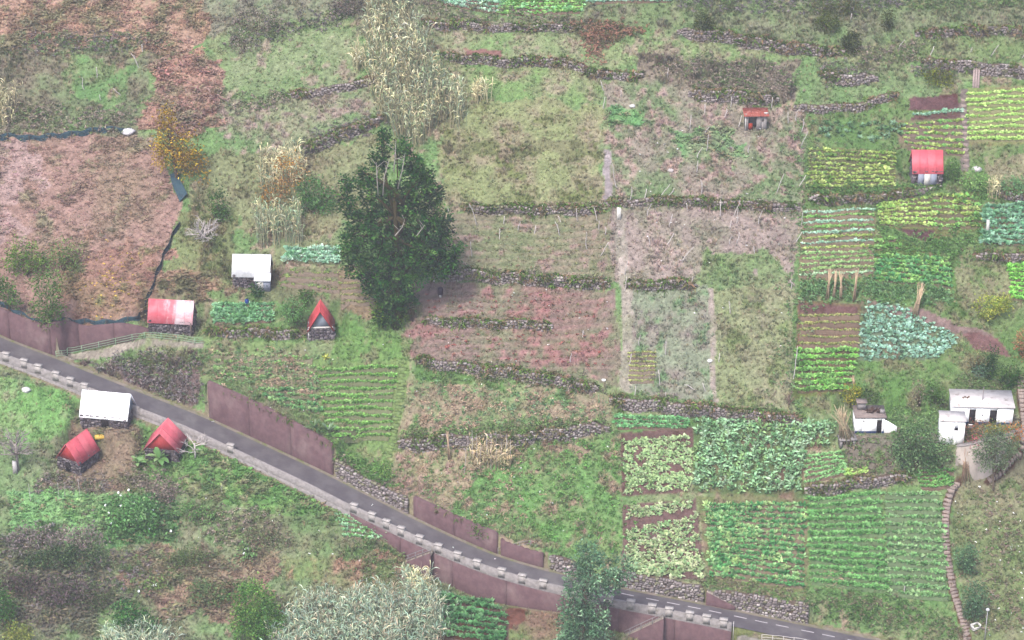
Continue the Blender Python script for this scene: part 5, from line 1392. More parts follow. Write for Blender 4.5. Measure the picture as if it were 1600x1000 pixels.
# lamp post
p = at1(1538, 1004)
t = thing("street_lamp", "slim grey street lamp with a round head at the bottom right", "street lamp", p)
mb = MB(); mb.tube([(0, 0, -.3), (0, 0, 4.6)], (.07, .045), 6, G(176, 172, 176)); mb.build("pole", M_paint, t)
mb = MB(); mb.tube([(0, -.02, 4.5), (0, -.02, 4.58), (0, -.02, 4.72), (0, -.02, 4.85), (0, -.02, 4.9)], (.06, .2, .24, .16, .03), 8, G(214, 212, 216)); mb.build("lamp_head", M_paint, t)
p = at1(1145, 1004)
t = thing("marker_pole", "thin white pole at the end of the crenellated parapet", "pole", p); mb = MB(); mb.tube([(0, 0, -.3), (0, 0, 3.0)], .04, 5, G(214, 208, 206)); mb.build("shaft", M_paint, t)
def plank(name, label, foot, w_, h, th, col, cat, lean=.0, mat=None):
    p = at1(*foot); t = thing(name, label, cat, p)
    mb = MB(); mb.hexa([(-w_ / 2, 0, -.2), (w_ / 2, 0, -.2), (w_ / 2, th, -.2), (-w_ / 2, th, -.2), (-w_ / 2 * .92, lean, h), (w_ / 2 * .92, lean, h * .97), (w_ / 2 * .92, lean + th, h * .97), (-w_ / 2 * .92, lean + th, h)], A(col)); mb.build("board", M_paint, t)
plank("white_board", "upright white board beside the pale path in the weedy terrace", (967, 344), .55, 1.75, .06, (226, 224, 218), "board", .15)
plank("pale_post", "pale concrete post between the yellow-green rows and the blue-green cabbages", (1543, 366), .4, 1.9, .35, (206, 206, 200), "post", .2)
plank("stone_marker", "small pale upright stone under the grey bare tree at the left edge", (24, 741), .55, 1.8, .3, (190, 186, 186), "marker stone")
def boulder(label, uv, r, col, name="boulder", cat="boulder"):
    p = at1(*uv)
    me_v, me_f = [], []
    nu, nv = 8, 5
    for j in range(nv + 1):
        for i in range(nu):
            th, ph = i / nu * 2 * pi, j / nv * pi
            k = 1 + rng.normal(0, .1)
            me_v.append((r * 1.2 * math.sin(ph) * math.cos(th) * k, r * math.sin(ph) * math.sin(th) * k, r * .7 * math.cos(ph) * k))
    me_f = [(j * nu + i, j * nu + (i + 1) % nu, (j + 1) * nu + (i + 1) % nu, (j + 1) * nu + i) for j in range(nv) for i in range(nu)]
    mb = MB(); mb.add(me_v, me_f, col=A(col)); o = mb.build(name, M_stone, loc=p + (0, 0, r * .35)); tag(o, label, cat, kind="thing")
boulder("white boulder at the right end of the dark net on the reddish field", (201, 209), .75, (226, 222, 226))
boulder("small white rock lying in the grass left of the white roofed hut", (41, 611), .5, (226, 226, 226))
boulder("large grey stone in the lower bank left of the steps", (1048, 268), .4, (196, 188, 186))
boulder("pale rock by the path right of the shed with grey doors", (1526, 267), .6, (206, 200, 204))
boulder("white rock in the weedy terrace beside the pale dividing path", (1109, 565), .32, (232, 230, 228))
boulder("white stone at the foot of the red weedy field", (943, 595), .28, (232, 230, 226))
boulder("pale stone on the wall at the right end of the staked terrace", (1240, 322), .4, (200, 196, 198))
boulder("white stone in the hollow right of the weedy plot's top corner", (988, 167), .35, (226, 224, 224))
# white plastic chairs left in the grass
p = at1(1524, 982); t = thing("white_crate", "white plastic crate tipped over beside the street lamp", "crate", p, .5)
bx(t, "base", M_cream, -.55, .55, -.35, .35, .02, .1); bx(t, "side_panel", M_cream, -.55, -.49, -.35, .35, .103, .6); bx(t, "side_panel", M_cream, .49, .55, -.35, .35, .103, .6); bx(t, "side_panel", M_cream, -.487, .487, .29, .35, .103, .6); bx(t, "side_panel", M_cream, -.487, .487, -.35, -.29, .103, .35)
p = at1(688, 461); t = thing("dark_barrel", "small dark barrel standing in the red weedy field right of the big tree", "barrel", p)
mb = MB(); mb.tube([(0, 0, -.1), (0, 0, .3), (0, 0, .8), (0, 0, 1.05)], (.3, .38, .38, .3), 10, G(84, 72, 84)); mb.build("drum", M_paint, t)
bx(t, "white_lid", M_cream, -.14, .14, -.5, -.4, -.1, .18)
p = at1(157, 686); t = thing("yellow_container", "yellow plastic container lying behind the left red hut", "container", p, .2)
mb = MB(); mb.tube([(-.7, 0, .3), (-.62, 0, .3), (.5, 0, .3), (.62, 0, .3), (.75, 0, .3)], (.2, .34, .34, .2, .1), 8, G(226, 186, 92)); mb.build("drum", M_paint, t); bx(t, "cap", M_dark, .752, .85, -.08, .08, .22, .38)
p = at1(386, 476); t = thing("blue_barrel", "small blue barrel at the edge of the leafy garden bed", "barrel", p)
mb = MB(); mb.tube([(0, 0, -.1), (0, 0, .25), (0, 0, .6), (0, 0, .8)], (.2, .26, .26, .2), 8, G(60, 84, 150)); mb.build("drum", M_paint, t); bx(t, "lid", M_dark, -.1, .1, -.1, .1, .8, .86)

# ------------------------------------------------------------------ vine stakes
STAKES = """938 126 943 142 9|992 112 988 122 9|1044 107 1042 123 9|945 152 943 170 9|970 140 970 152 9|956 257 965 295 9|986 292 984 318 9|1010 296 1008 312 9|1046 288 1030 310 9|1053 293 1043 308 9
1094 282 1097 305 9|1090 252 1088 270 9|1017 320 1012 338 9|1050 335 1046 355 9|1072 317 1074 330 9|1125 313 1125 340 9|1155 315 1147 338 9|1152 326 1151 350 9|1142 345 1141 358 9|1190 330 1186 352 9
1154 363 1151 380 9|1143 368 1141 382 9|1052 365 1043 382 9|1083 387 1066 411 9|1012 368 1016 383 9|980 408 976 430 9|979 432 976 455 9|1082 432 1080 450 9|1177 385 1179 397 9|1138 470 1141 490 9|1187 312 1185 322 9
847 320 851 335 8|872 338 876 348 8|868 321 871 330 8|900 325 903 345 8|928 325 933 345 8|837 353 835 365 8|867 348 875 368 8|916 361 918 390 8|936 345 936 360 8|945 355 946 367 8|950 378 938 400 8|813 347 811 360 8
733 317 746 352 8|788 338 788 352 8|735 378 737 402 8|781 358 780 375 8|700 325 702 340 8|911 517 910 528 7|893 552 893 567 7|1000 523 1000 541 6|1040 533 1040 555 6|986 551 983 572 6|1097 598 1102 612 6|1069 600 1086 609 6|1124 552 1124 566 6
1040 612 1040 622 6|993 602 993 620 6|1028 577 1031 602 6|1412 62 1405 78 5|1458 73 1452 90 5|1518 74 1517 82 5|1558 70 1546 90 5|1600 80 1597 92 5|1230 175 1231 195 4|1245 174 1245 190 4|1254 187 1253 207 4|1261 204 1250 232 4|1330 22 1330 32 5|1293 78 1293 86 5
152 105 152 123 3|130 122 132 140 3|206 85 218 106 3|222 70 223 82 3|178 137 189 150 3|156 148 158 157 3|1223 272 1214 301 4|1258 274 1248 292 4|1253 332 1252 352 4|1252 362 1244 380 4|1234 438 1237 452 4|1243 540 1240 592 4
1079 180 1079 202 4|1101 163 1101 178 4|1142 152 1142 168 4|1206 152 1205 170 4|1108 198 1101 208 4|1106 212 1104 236 4|1135 170 1131 186 4|1158 182 1155 200 4|1170 228 1171 240 4|1097 231 1090 248 4
738 672 738 725 2|745 668 746 728 2|752 690 751 730 2|760 676 762 726 2|768 680 767 735 2|775 672 776 730 2|783 690 782 722 2|791 676 793 728 2|798 684 797 726 2|728 700 726 740 2|1413 915 1412 928 1|47 755 48 785 0|92 752 93 778 0|124 746 125 775 0|103 752 103 778 0|347 758 347 772 0"""
SL = {9: ("in the grey weedy terrace", "vine stakes in the grey weedy terrace"), 8: ("in the ploughed brown terrace", "vine stakes in the ploughed terrace"),
      7: ("in the red weedy field", "stakes in the red weedy field"), 6: ("in the lower grey plot", "stakes in the lower grey weedy plot"),
      5: ("on the top right slope", "stakes on the top right slope"), 4: ("near the rusty roofed shed", "stakes around the rusty roofed shed"),
      3: ("above the dark net", "stakes above the dark net"), 2: ("below the thick stone wall", "canes below the thick stone wall"),
      1: ("in the bank above the road", "stakes above the road"), 0: ("below the red huts", "posts below the red huts")}
sv = []
for i in range(7):
    z = np.linspace(-.06, 1, 6); r = np.random.default_rng(300 + i)
    w_ = np.cumsum(r.normal(0, .055, (6, 2)), 0); w_ -= np.linspace(0, 1, 6)[:, None] * w_[-1] + w_[0] * (1 - np.linspace(0, 1, 6))[:, None]
    mb = MB(); mb.tube(np.c_[w_, z], np.linspace(.062, .04, 6), 5, G(218, 208, 204) * r.uniform(.8, 1.1))
    if i % 3 == 0: mb.tube([(w_[3, 0], w_[3, 1], z[3]), (w_[3, 0] + .12, w_[3, 1], z[3] + .22)], (.04, .025), 4, G(206, 198, 194))
    V_, F_, C_ = mb.arrays(); me = mesh_np("vine_stake", V_, F_, C_); me.materials.append(M_wood); sv.append(me)
rows_ = [tuple(map(float, s_.split())) for s_ in STAKES.replace("\n", "|").split("|")]
rows_.sort(key=lambda r: (r[4], r[2]))
def look(r):
    a, b, c, d_, k = r
    L_ = math.hypot(d_ - b, a - c); ln = (a - c) / max(1, d_ - b)
    return (("short" if L_ < 15 else "long" if L_ > 24 else "middling"), ("leaning left" if ln < -.2 else "leaning right" if ln > .2 else "upright"))
tot, cnt = {}, {}
for r in rows_: tot[(r[4], look(r))] = tot.get((r[4], look(r)), 0) + 1
ORDL = ["leftmost", "second", "third", "fourth", "fifth", "sixth", "seventh", "eighth", "ninth", "tenth", "eleventh", "twelfth"]
for n_, r in enumerate(rows_):
    a, b, c, d_, k = r
    p = at1(c, d_); sc_ = pxm(c, d_); hh = max(.5, (d_ - b) / (sc_ * cp)); dx = (a - c) / sc_
    o = obj("vine_stake", sv[n_ % 7], None, None, p)
    w_ = .45 if k in (0, 2) else 1; o.scale = (w_, w_, math.hypot(hh, dx))
    o.rotation_euler = (rng.normal(0, .06), math.atan2(dx, hh), 0)
    ke = (k, look(r)); i_ = cnt[ke] = cnt.get(ke, 0) + 1
    s1, s2 = look(r); where, grp = SL[int(k)]
    lab = f"{s1} {s2} {where}" if tot[ke] == 1 else f"{ORDL[i_ - 1]} {'' if i_ == 1 else 'from left '}of the {s1} {s2} stakes {where}" if i_ <= 12 else f"{s1} {s2} stake {where}"
    if tot[ke] == 1: lab = f"{s1} {s2} stake {where}"
    tag(o, lab, "stake", grp, "thing")
# ------------------------------------------------------------------ trees, shrubs, reeds
def crown_pts(blobs, base, s, n_leaf, per=14, sig=.35, dep=.85, shell=.55):
    """blobs: (column, row, half width, half height) of the photograph around a plant standing at base; returns clump centres, outward directions."""
    ub, vb = base
    vol = np.array([b[2] * b[3] for b in blobs]) ** .9
    nc = max(3, int(n_leaf / per))
    num = np.maximum(1, np.round(nc * vol / vol.sum())).astype(int)
    C_, O_ = [], []
    for b, m in zip(blobs, num):
        c = np.array(((b[0] - ub) / s, b[4] / s if len(b) > 4 else 0.0, (vb - b[1]) / (s * cp)))
        r = np.array((b[2] / s, b[2] / s * dep, b[3] / (s * cp)))
        d = rng.standard_normal((m, 3)); d /= np.linalg.norm(d, axis=1, keepdims=True)
        rad = (shell + (1 - shell) * rng.random(m)) * (1 + .1 * rng.standard_normal(m))
        C_.append(c + d * rad[:, None] * r); O_.append(d)
    return np.concatenate(C_), np.concatenate(O_)
def plant(name, label, cat, base, blobs, n_leaf, L, cols, trunk=None, limbs=0, bark=(112, 100, 92), per=14, sig=1.0, wr=.5, dep=.85, el=(-35, 60), mat=None, group=None, shell=.55, crown="crown", stemname="trunk", twig=0, gain=1.15, cl=.22):
    gain *= .8
    p = at1(*base); s = pxm(*base)
    t = thing(name, label, cat, p, 0, group)
    C_, O_ = crown_pts(blobs, base, s, n_leaf, per, dep=dep, shell=shell)
    pal = np.array([A(c, gain) for c in cols])
    ci = rng.integers(0, len(pal), len(C_))
    colr = pal[ci] * (1 + cl * rng.standard_normal((len(C_), 1)))
    cc = np.repeat(C_, per, 0) + rng.standard_normal((len(C_) * per, 3)) * L * sig
    oo = np.repeat(O_, per, 0)
    V_, F_, K_ = leaves(cc, 1, L, wr, el, np.repeat(colr, per, 0), cl=.1, cj=.18, out=oo)
    obj(crown, mesh_np(crown, V_, F_, K_), mat or M_leaf, t)
    mb = MB(); has = False
    bc = A(bark)
    tops = []
    if trunk:
        r0, (tu, tv) = trunk
        top = np.array(((tu - base[0]) / s, 0, (base[1] - tv) / (s * cp)))
        m = 7; f = np.linspace(0, 1, m)[:, None]
        wob = np.c_[np.cumsum(rng.normal(0, r0 * .35, m)), np.cumsum(rng.normal(0, r0 * .35, m)), np.zeros(m)]; wob[0] = 0
        path = top * f + wob; path[0, 2] -= .4
        mb.tube(path, np.linspace(r0, r0 * .3, m), 7, bc); has = True
        tops = path
    else:
        path = np.array([(0, 0, -.2), (0, 0, .3)])
    for i in range(limbs):
        k = rng.integers(0, len(C_))
        st = path[rng.integers(max(1, len(path) // 3), len(path))] if trunk else np.array((rng.normal(0, .15), rng.normal(0, .15), -.1))
        e_ = C_[k] * 1.0; mid = st * .5 + e_ * .5 + rng.normal(0, .15, 3) + (0, 0, .25)
        r1 = (trunk[0] * .38 if trunk else .05)
        mb.tube([st, mid, e_], (r1, r1 * .6, r1 * .2), 5, bc * rng.uniform(.85, 1.15)); has = True
    if has:
        mb.build(stemname, M_wood, t)
    return t

# big dark evergreen
BIG = [(552, 292, 12, 11), (546, 322, 11, 13), (578, 282, 12, 13), (600, 258, 13, 20), (608, 228, 9, 12), (635, 243, 11, 14), (648, 268, 20, 18), (670, 286, 11, 13), (682, 312, 14, 16), (660, 300, 24, 24), (590, 308, 22, 20),
       (630, 315, 26, 26), (565, 348, 20, 18), (600, 348, 28, 24), (655, 348, 30, 26), (690, 352, 18, 22), (550, 385, 16, 18), (580, 392, 30, 24), (625, 388, 34, 26), (665, 392, 30, 24), (700, 392, 20, 22), (708, 408, 12, 14), (560, 418, 18, 16),
       (600, 426, 32, 22), (645, 424, 34, 18), (688, 418, 20, 14), (585, 450, 18, 16), (620, 455, 28, 22), (612, 480, 24, 20), (600, 492, 15, 13), (636, 470, 13, 14)]
t = plant("evergreen_tree", "big dark evergreen tree with pale bare branches showing through its crown", "tree", (618, 508), BIG, 30000, .42,
      [(62, 88, 66), (76, 102, 74), (54, 76, 60), (92, 116, 82), (70, 94, 74)], (.7, (622, 300)), 22, (88, 84, 76), per=18, sig=.75, wr=.55, cl=.34, shell=.5, gain=1.25)
p = at1(618, 508); s_ = pxm(618, 508)
for (u0, v0, u1, v1) in ((622, 345, 638, 322), (598, 285, 596, 240), (605, 285, 616, 235), (628, 275, 640, 225), (655, 345, 668, 330), (622, 250, 626, 210)):
    mb = MB(); a_ = np.array(((u0 - 618) / s_, -2.4, (508 - v0) / (s_ * cp) - 1.2)); b_ = np.array(((u1 - 618) / s_, -2.0 + rng.normal(0, .5), (508 - v1) / (s_ * cp) - 1.1))
    mb.tube([a_, (a_ + b_) / 2 + rng.normal(0, .18, 3), b_], (.09, .06, .02), 5, A((176, 170, 164)))
    for q_ in range(3):
        m_ = a_ + (b_ - a_) * rng.uniform(.3, .95); mb.tube([m_, m_ + (rng.normal(0, .6), rng.normal(0, .3), rng.uniform(.3, 1.0))], (.05, .015), 4, A((176, 168, 164)))
    mb.build("dead_branch", M_wood, t)
# undergrowth at its foot
plant("shrub", "green shrub growing at the foot of the big dark tree", "shrub", (606, 510), [(598, 490, 18, 16), (622, 496, 18, 14)], 900, .34, [(102, 126, 78), (86, 112, 72), (118, 136, 84)], limbs=4, stemname="stem")
plant("shrub", "thin leafless shrub right of the big tree's foot", "shrub", (645, 500), [(648, 470, 12, 24)], 200, .3, [(120, 116, 92), (132, 122, 104)], limbs=8, stemname="stem")
# yellow tree
plant("yellow_tree", "yellow-leaved tree at the upper corner of the reddish field", "tree", (278, 284), [(262, 215, 16, 40), (255, 245, 16, 24), (288, 235, 26, 30), (300, 255, 28, 24), (270, 190, 10, 22)], 3200, .36,
      [(168, 146, 78), (154, 126, 70), (186, 164, 88), (128, 104, 74), (142, 124, 96)], (.22, (275, 200)), 22, (112, 100, 94), per=10, sig=1.3, shell=.3)
plant("autumn_shrub", "brown and orange leaved shrub among the pale canes left of the green bush", "shrub", (436, 330), [(430, 300, 24, 16), (455, 270, 24, 26), (420, 310, 14, 12)], 1100, .32, [(176, 134, 78), (150, 118, 84), (164, 140, 108), (134, 108, 88)], limbs=8, stemname="stem", per=8, sig=1.4)
plant("leafy_bush", "rounded dark green bush left of the big tree", "bush", (495, 332), [(490, 300, 26, 24), (510, 315, 20, 16), (478, 318, 14, 14)], 1900, .34, [(92, 124, 88), (78, 108, 76), (110, 140, 100)], limbs=4, stemname="stem")
plant("leafy_bush", "narrow upright green bush above the bare white tree", "bush", (345, 345), [(342, 315, 13, 30), (348, 335, 12, 14)], 900, .32, [(84, 110, 78), (98, 124, 86), (72, 96, 70)], limbs=3, stemname="stem")
SH = "shrubs on the reddish field"
plant("leafy_bush", "largest bush on the reddish field, bright green on top", "bush", (44, 432), [(42, 400, 28, 24), (30, 412, 18, 18), (60, 408, 12, 18)], 1500, .34, [(108, 132, 84), (94, 120, 76), (126, 146, 92), (84, 104, 76)], limbs=5, stemname="stem", group=SH)
plant("leafy_bush", "loose green bush right of the largest one on the reddish field", "bush", (102, 424), [(100, 392, 18, 18), (112, 405, 16, 18), (88, 404, 12, 14)], 1000, .32, [(112, 134, 92), (124, 142, 98), (98, 118, 86)], limbs=6, stemname="stem", group=SH, per=9, sig=1.4)
plant("leafy_bush", "tall dark bush in the middle of the bush cluster on the reddish field", "bush", (80, 505), [(80, 445, 26, 24), (76, 475, 26, 28), (86, 490, 20, 14)], 1800, .34, [(92, 118, 82), (80, 104, 74), (108, 130, 90)], limbs=5, stemname="stem", group=SH, per=10, sig=1.3)
plant("leafy_bush", "bush at the left edge above the tall reddish wall", "bush", (16, 486), [(16, 455, 13, 22), (6, 448, 10, 14), (24, 468, 8, 10)], 900, .32, [(96, 120, 84), (82, 108, 76)], limbs=3, stemname="stem", group=SH)
# trees by the white houses and the road
plant("round_tree", "rounded bushy tree with grey-green leaves below the flat roofed white hut", "tree", (1432, 738), [(1430, 690, 40, 26), (1410, 700, 24, 22), (1460, 705, 28, 22), (1435, 715, 38, 20), (1425, 675, 22, 12)], 4200, .34,
      [(98, 122, 92), (82, 104, 80), (118, 140, 108), (108, 130, 100)], (.2, (1430, 690)), 10, (110, 100, 92), per=12)
plant("loose_tree", "open-crowned tree growing in front of the concrete retaining wall", "tree", (1552, 768), [(1550, 685, 28, 18), (1532, 705, 16, 18), (1568, 700, 16, 20), (1550, 715, 24, 14), (1540, 680, 14, 10)], 2600, .3,
      [(104, 122, 98), (92, 108, 88), (122, 136, 112), (112, 122, 104)], (.14, (1550, 700)), 16, (130, 118, 108), per=9, sig=1.2)
plant("roadside_tree", "blue-green leafy tree standing below the parapet and hiding part of the road", "tree", (905, 1010),
      [(918, 862, 22, 24), (925, 890, 36, 24), (968, 880, 22, 16), (905, 905, 28, 24), (950, 905, 24, 20), (905, 930, 30, 22), (898, 955, 24, 22), (930, 958, 28, 22), (905, 980, 32, 20), (890, 990, 16, 16), (940, 985, 14, 12)], 9000, .36,
      [(112, 140, 116), (96, 122, 102), (130, 156, 130), (84, 108, 90)], (.3, (915, 880)), 16, (128, 118, 110), per=16, sig=.8, shell=.5, cl=.28)
plant("conifer", "taller dark conical evergreen behind the white house", "tree", (1546, 592), [(1546, 575, 14, 16), (1547, 555, 9, 16), (1540, 582, 12, 10)], 1300, .26, [(72, 92, 68), (84, 104, 74), (62, 82, 62)], (.1, (1546, 560)), 3)
plant("conifer", "dark rounded evergreen right behind the white house's corner", "tree", (1576, 604), [(1577, 582, 15, 18), (1574, 594, 13, 10)], 1200, .26, [(74, 96, 68), (86, 106, 76), (64, 86, 62)], (.1, (1576, 580)), 3)
plant("leafy_bush", "small bluish bush left of the conical evergreen", "bush", (1530, 590), [(1530, 577, 12, 10)], 500, .28, [(98, 122, 104), (116, 138, 120)], limbs=3, stemname="stem")
plant("leafy_bush", "brownish twiggy bush just above the conical evergreen", "bush", (1520, 582), [(1522, 560, 18, 16)], 420, .28, [(132, 126, 104), (118, 116, 94)], limbs=12, stemname="stem", per=6, sig=1.5)
plant("leafy_bush", "green bush on the grassy slope between the two white buildings", "bush", (1458, 632), [(1456, 612, 15, 16), (1465, 622, 10, 10)], 900, .3, [(98, 122, 86), (84, 106, 76)], limbs=4, stemname="stem")
plant("leafy_bush", "grey twiggy bush beside the green one on the grassy slope", "bush", (1436, 634), [(1434, 612, 10, 18)], 260, .28, [(140, 130, 120), (120, 116, 100)], limbs=12, stemname="stem", per=6, sig=1.5)
plant("yellow_bush", "yellow-green bush behind the chimney of the white hut", "bush", (1331, 634), [(1331, 618, 12, 14)], 700, .28, [(172, 160, 84), (140, 144, 78), (120, 132, 76)], limbs=3, stemname="stem")
plant("yellow_bush", "broad yellow-green bush at the right, above the dark red soil", "bush", (1552, 498), [(1545, 480, 24, 14), (1565, 474, 16, 12)], 1300, .32, [(148, 158, 88), (132, 150, 84), (162, 166, 98)], limbs=4, stemname="stem")
plant("red_bush", "reddish leaved bush at the right edge above the steps", "bush", (1600, 560), [(1598, 530, 12, 28), (1600, 550, 10, 12)], 700, .3, [(168, 122, 102), (150, 112, 96), (132, 126, 92)], limbs=4, stemname="stem")
for lab, b, bl, cs in (("dark bush on the lip of the tall pale stone wall near the top", (1100, 48), [(1098, 34, 15, 13)], [(86, 92, 74), (74, 82, 66)]),
                       ("dark round bush above the strip of green terrace near the top right", (1295, 50), [(1294, 36, 19, 15)], [(82, 94, 70), (96, 104, 78)]),
                       ("dark bush hanging on the wall's right end below the round bush", (1331, 84), [(1330, 68, 14, 17), (1326, 60, 8, 10)], [(86, 92, 74), (74, 80, 66)]),
                       ("small dark bush with olive patch above the bare maroon bed", (1468, 134), [(1460, 122, 16, 12), (1478, 126, 9, 10)], [(104, 106, 84), (116, 124, 72)]),
                       ("dark bush at the very top left of the reed thicket", (545, 22), [(545, 6, 26, 18)], [(126, 118, 114), (104, 98, 96)]),
                       ("grey-brown twiggy bush by the upper slanting wall left of the reeds", (405, 48), [(400, 34, 42, 16), (430, 42, 22, 12)], [(142, 134, 128), (120, 114, 108), (112, 120, 94)]),
                       ("grey leafless bush right above the red bracken patch", (380, 82), [(378, 68, 26, 14)], [(136, 130, 124), (118, 112, 104)]),
                       ("upright dark bush near the top edge beside the pale stump", (1388, 46), [(1387, 34, 9, 18)], [(92, 96, 78), (80, 86, 70)]),
                       ("dense bush at the top edge above the round dark bush", (1290, 12), [(1300, 4, 42, 12)], [(92, 96, 78), (108, 108, 88)]),
                       ("green bush growing over the wall beside the white hut's hill", (1362, 628), [(1360, 618, 12, 8)], [(88, 108, 78)]),
                       ("bush overhanging the end of the reddish wall by the parapet's bend", (752, 832), [(750, 826, 12, 9)], [(98, 120, 84)]),
                       ("small round tree in front of the stone hut with the pale roof", (404, 468), [(403, 454, 8, 11)], [(74, 96, 70), (62, 84, 62)]),
                       ("leafy shrub between the garden bed and the pointed red hut", (459, 503), [(458, 485, 17, 17)], [(104, 142, 98), (92, 126, 86), (122, 154, 110)]),
                       ("dark green bush right behind the pointed red hut", (482, 472), [(478, 464, 12, 10)], [(92, 118, 82), (80, 104, 74)]),
                       ("dense dark green bush at the bottom edge left of the reeds", (402, 1000), [(400, 935, 34, 32), (415, 965, 30, 28), (385, 970, 22, 24)], [(98, 132, 88), (84, 116, 76), (122, 152, 94)]),
                       ("dark big-leaved shrub at the bottom, right of the brambles", (205, 985), [(198, 955, 20, 18), (225, 975, 24, 14)], [(78, 112, 84), (68, 98, 74), (100, 136, 92)]),
                       ("green bush at the bottom left edge", (8, 985), [(6, 945, 18, 26)], [(92, 120, 86), (80, 106, 78)]),
                       ("yellowish bush in the bottom left corner", (28, 1012), [(30, 990, 22, 16)], [(140, 146, 96), (126, 136, 90)]),
                       ("blue-green shrub right of the long steps, upper of two", (1508, 900), [(1506, 865, 16, 16), (1510, 885, 12, 12)], [(104, 130, 104), (92, 116, 94)]),
                       ("taller blue-green shrub right of the long steps, lower of two", (1522, 972), [(1522, 930, 18, 22), (1518, 952, 14, 14)], [(102, 126, 104), (88, 112, 90)]),
                       ("leafy plant with yellowish flowers at the right end of the stone bank beside the road", (598, 752), [(598, 734, 13, 16)], [(116, 150, 98), (104, 138, 90), (140, 162, 104)]),
                       ("clump of broad leaves right of the big green bush at the right edge", (1592, 300), [(1580, 290, 26, 8)], [(112, 144, 108), (98, 130, 96)]),
                       ("leafy climbing plant over the path right of the shed with grey doors", (1522, 300), [(1520, 282, 18, 14), (1540, 300, 14, 20)], [(118, 152, 100), (104, 138, 90), (136, 164, 110)]),
                       ("dark bush beside the grey and white doors of the square shed", (1490, 282), [(1488, 268, 12, 14)], [(86, 110, 78), (98, 122, 86)])):
    tw = "leafless" in lab or "twiggy" in lab
    area = sum(b_[2] * b_[3] for b_ in bl)
    plant("leafy_bush" if "shrub" not in lab else "shrub", lab, "bush", b, bl, int(area * (2.6 if not tw else 1.2)) + 150, .3, cs, limbs=14 if tw else 3, stemname="stem", per=10 if not tw else 6, sig=1.1)

# bare trees
def bare(name, label, base, spread, n1, col, h0=.15, r0=.12, ups=(10, 70)):
    p = at1(*base); s = pxm(*base); t = thing(name, label, "tree", p)
    R = spread / s
    mb = MB(); c = A(col)
    mb.tube([(0, 0, -.3), (.05, 0, R * h0), (0, .05, R * h0 * 2)], (r0 * 1.3, r0, r0 * .8), 6, c); mb.build("trunk", M_wood, t)
    mb = MB()
    def grow(p0, d, L, r, lev):
        p1 = p0 + d * L * .5 + rng.normal(0, L * .06, 3); p2 = p0 + d * L + rng.normal(0, L * .1, 3)
        mb.tube([p0, p1, p2], (r, r * .75, r * .45), 4, c * rng.uniform(.85, 1.15), cap=False)
        if lev > 0:
            for _ in range(4 if lev > 1 else 5):
                d2 = d + rng.normal(0, .5, 3); d2[2] = abs(d2[2]) * .8; d2 /= np.linalg.norm(d2)
                grow(p0 + (p2 - p0) * rng.uniform(.3, 1.0), d2, L * rng.uniform(.4, .65), r * .5, lev - 1)
    for i in range(n1):
        az = i / n1 * 2 * pi + rng.normal(0, .3); e_ = math.radians(rng.uniform(*ups))
        grow(np.array((0, 0, R * h0 * rng.uniform(.8, 2))), np.array((math.cos(e_) * math.cos(az), math.cos(e_) * math.sin(az), math.sin(e_))), R * rng.uniform(.45, .7), r0 * .6, 2)
    mb.build("branches", M_wood, t)
bare("bare_tree", "bare white-branched tree beside the dark net at the reddish field's edge", (318, 376), 44, 12, (196, 188, 186), .12, .16, (0, 60))
bare("bare_tree", "grey leafless tree at the left edge below the green meadow", (28, 735), 40, 14, (162, 154, 152), .6, .16, (15, 80))
bare("bare_tree", "small pale bare tree right of the tent-shaped red hut", (305, 716), 30, 6, (206, 198, 196), .45, .1, (5, 60))
bare("bare_tree", "low grey bare bush on the dark rocky wall below the reed thicket", (550, 206), 26, 10, (150, 142, 140), .1, .08, (10, 70))
bare("bare_tree", "brown leafless tree at the corner of the olive plot by the long stone wall", (1232, 634), 20, 7, (134, 118, 112), .3, .09, (30, 80))

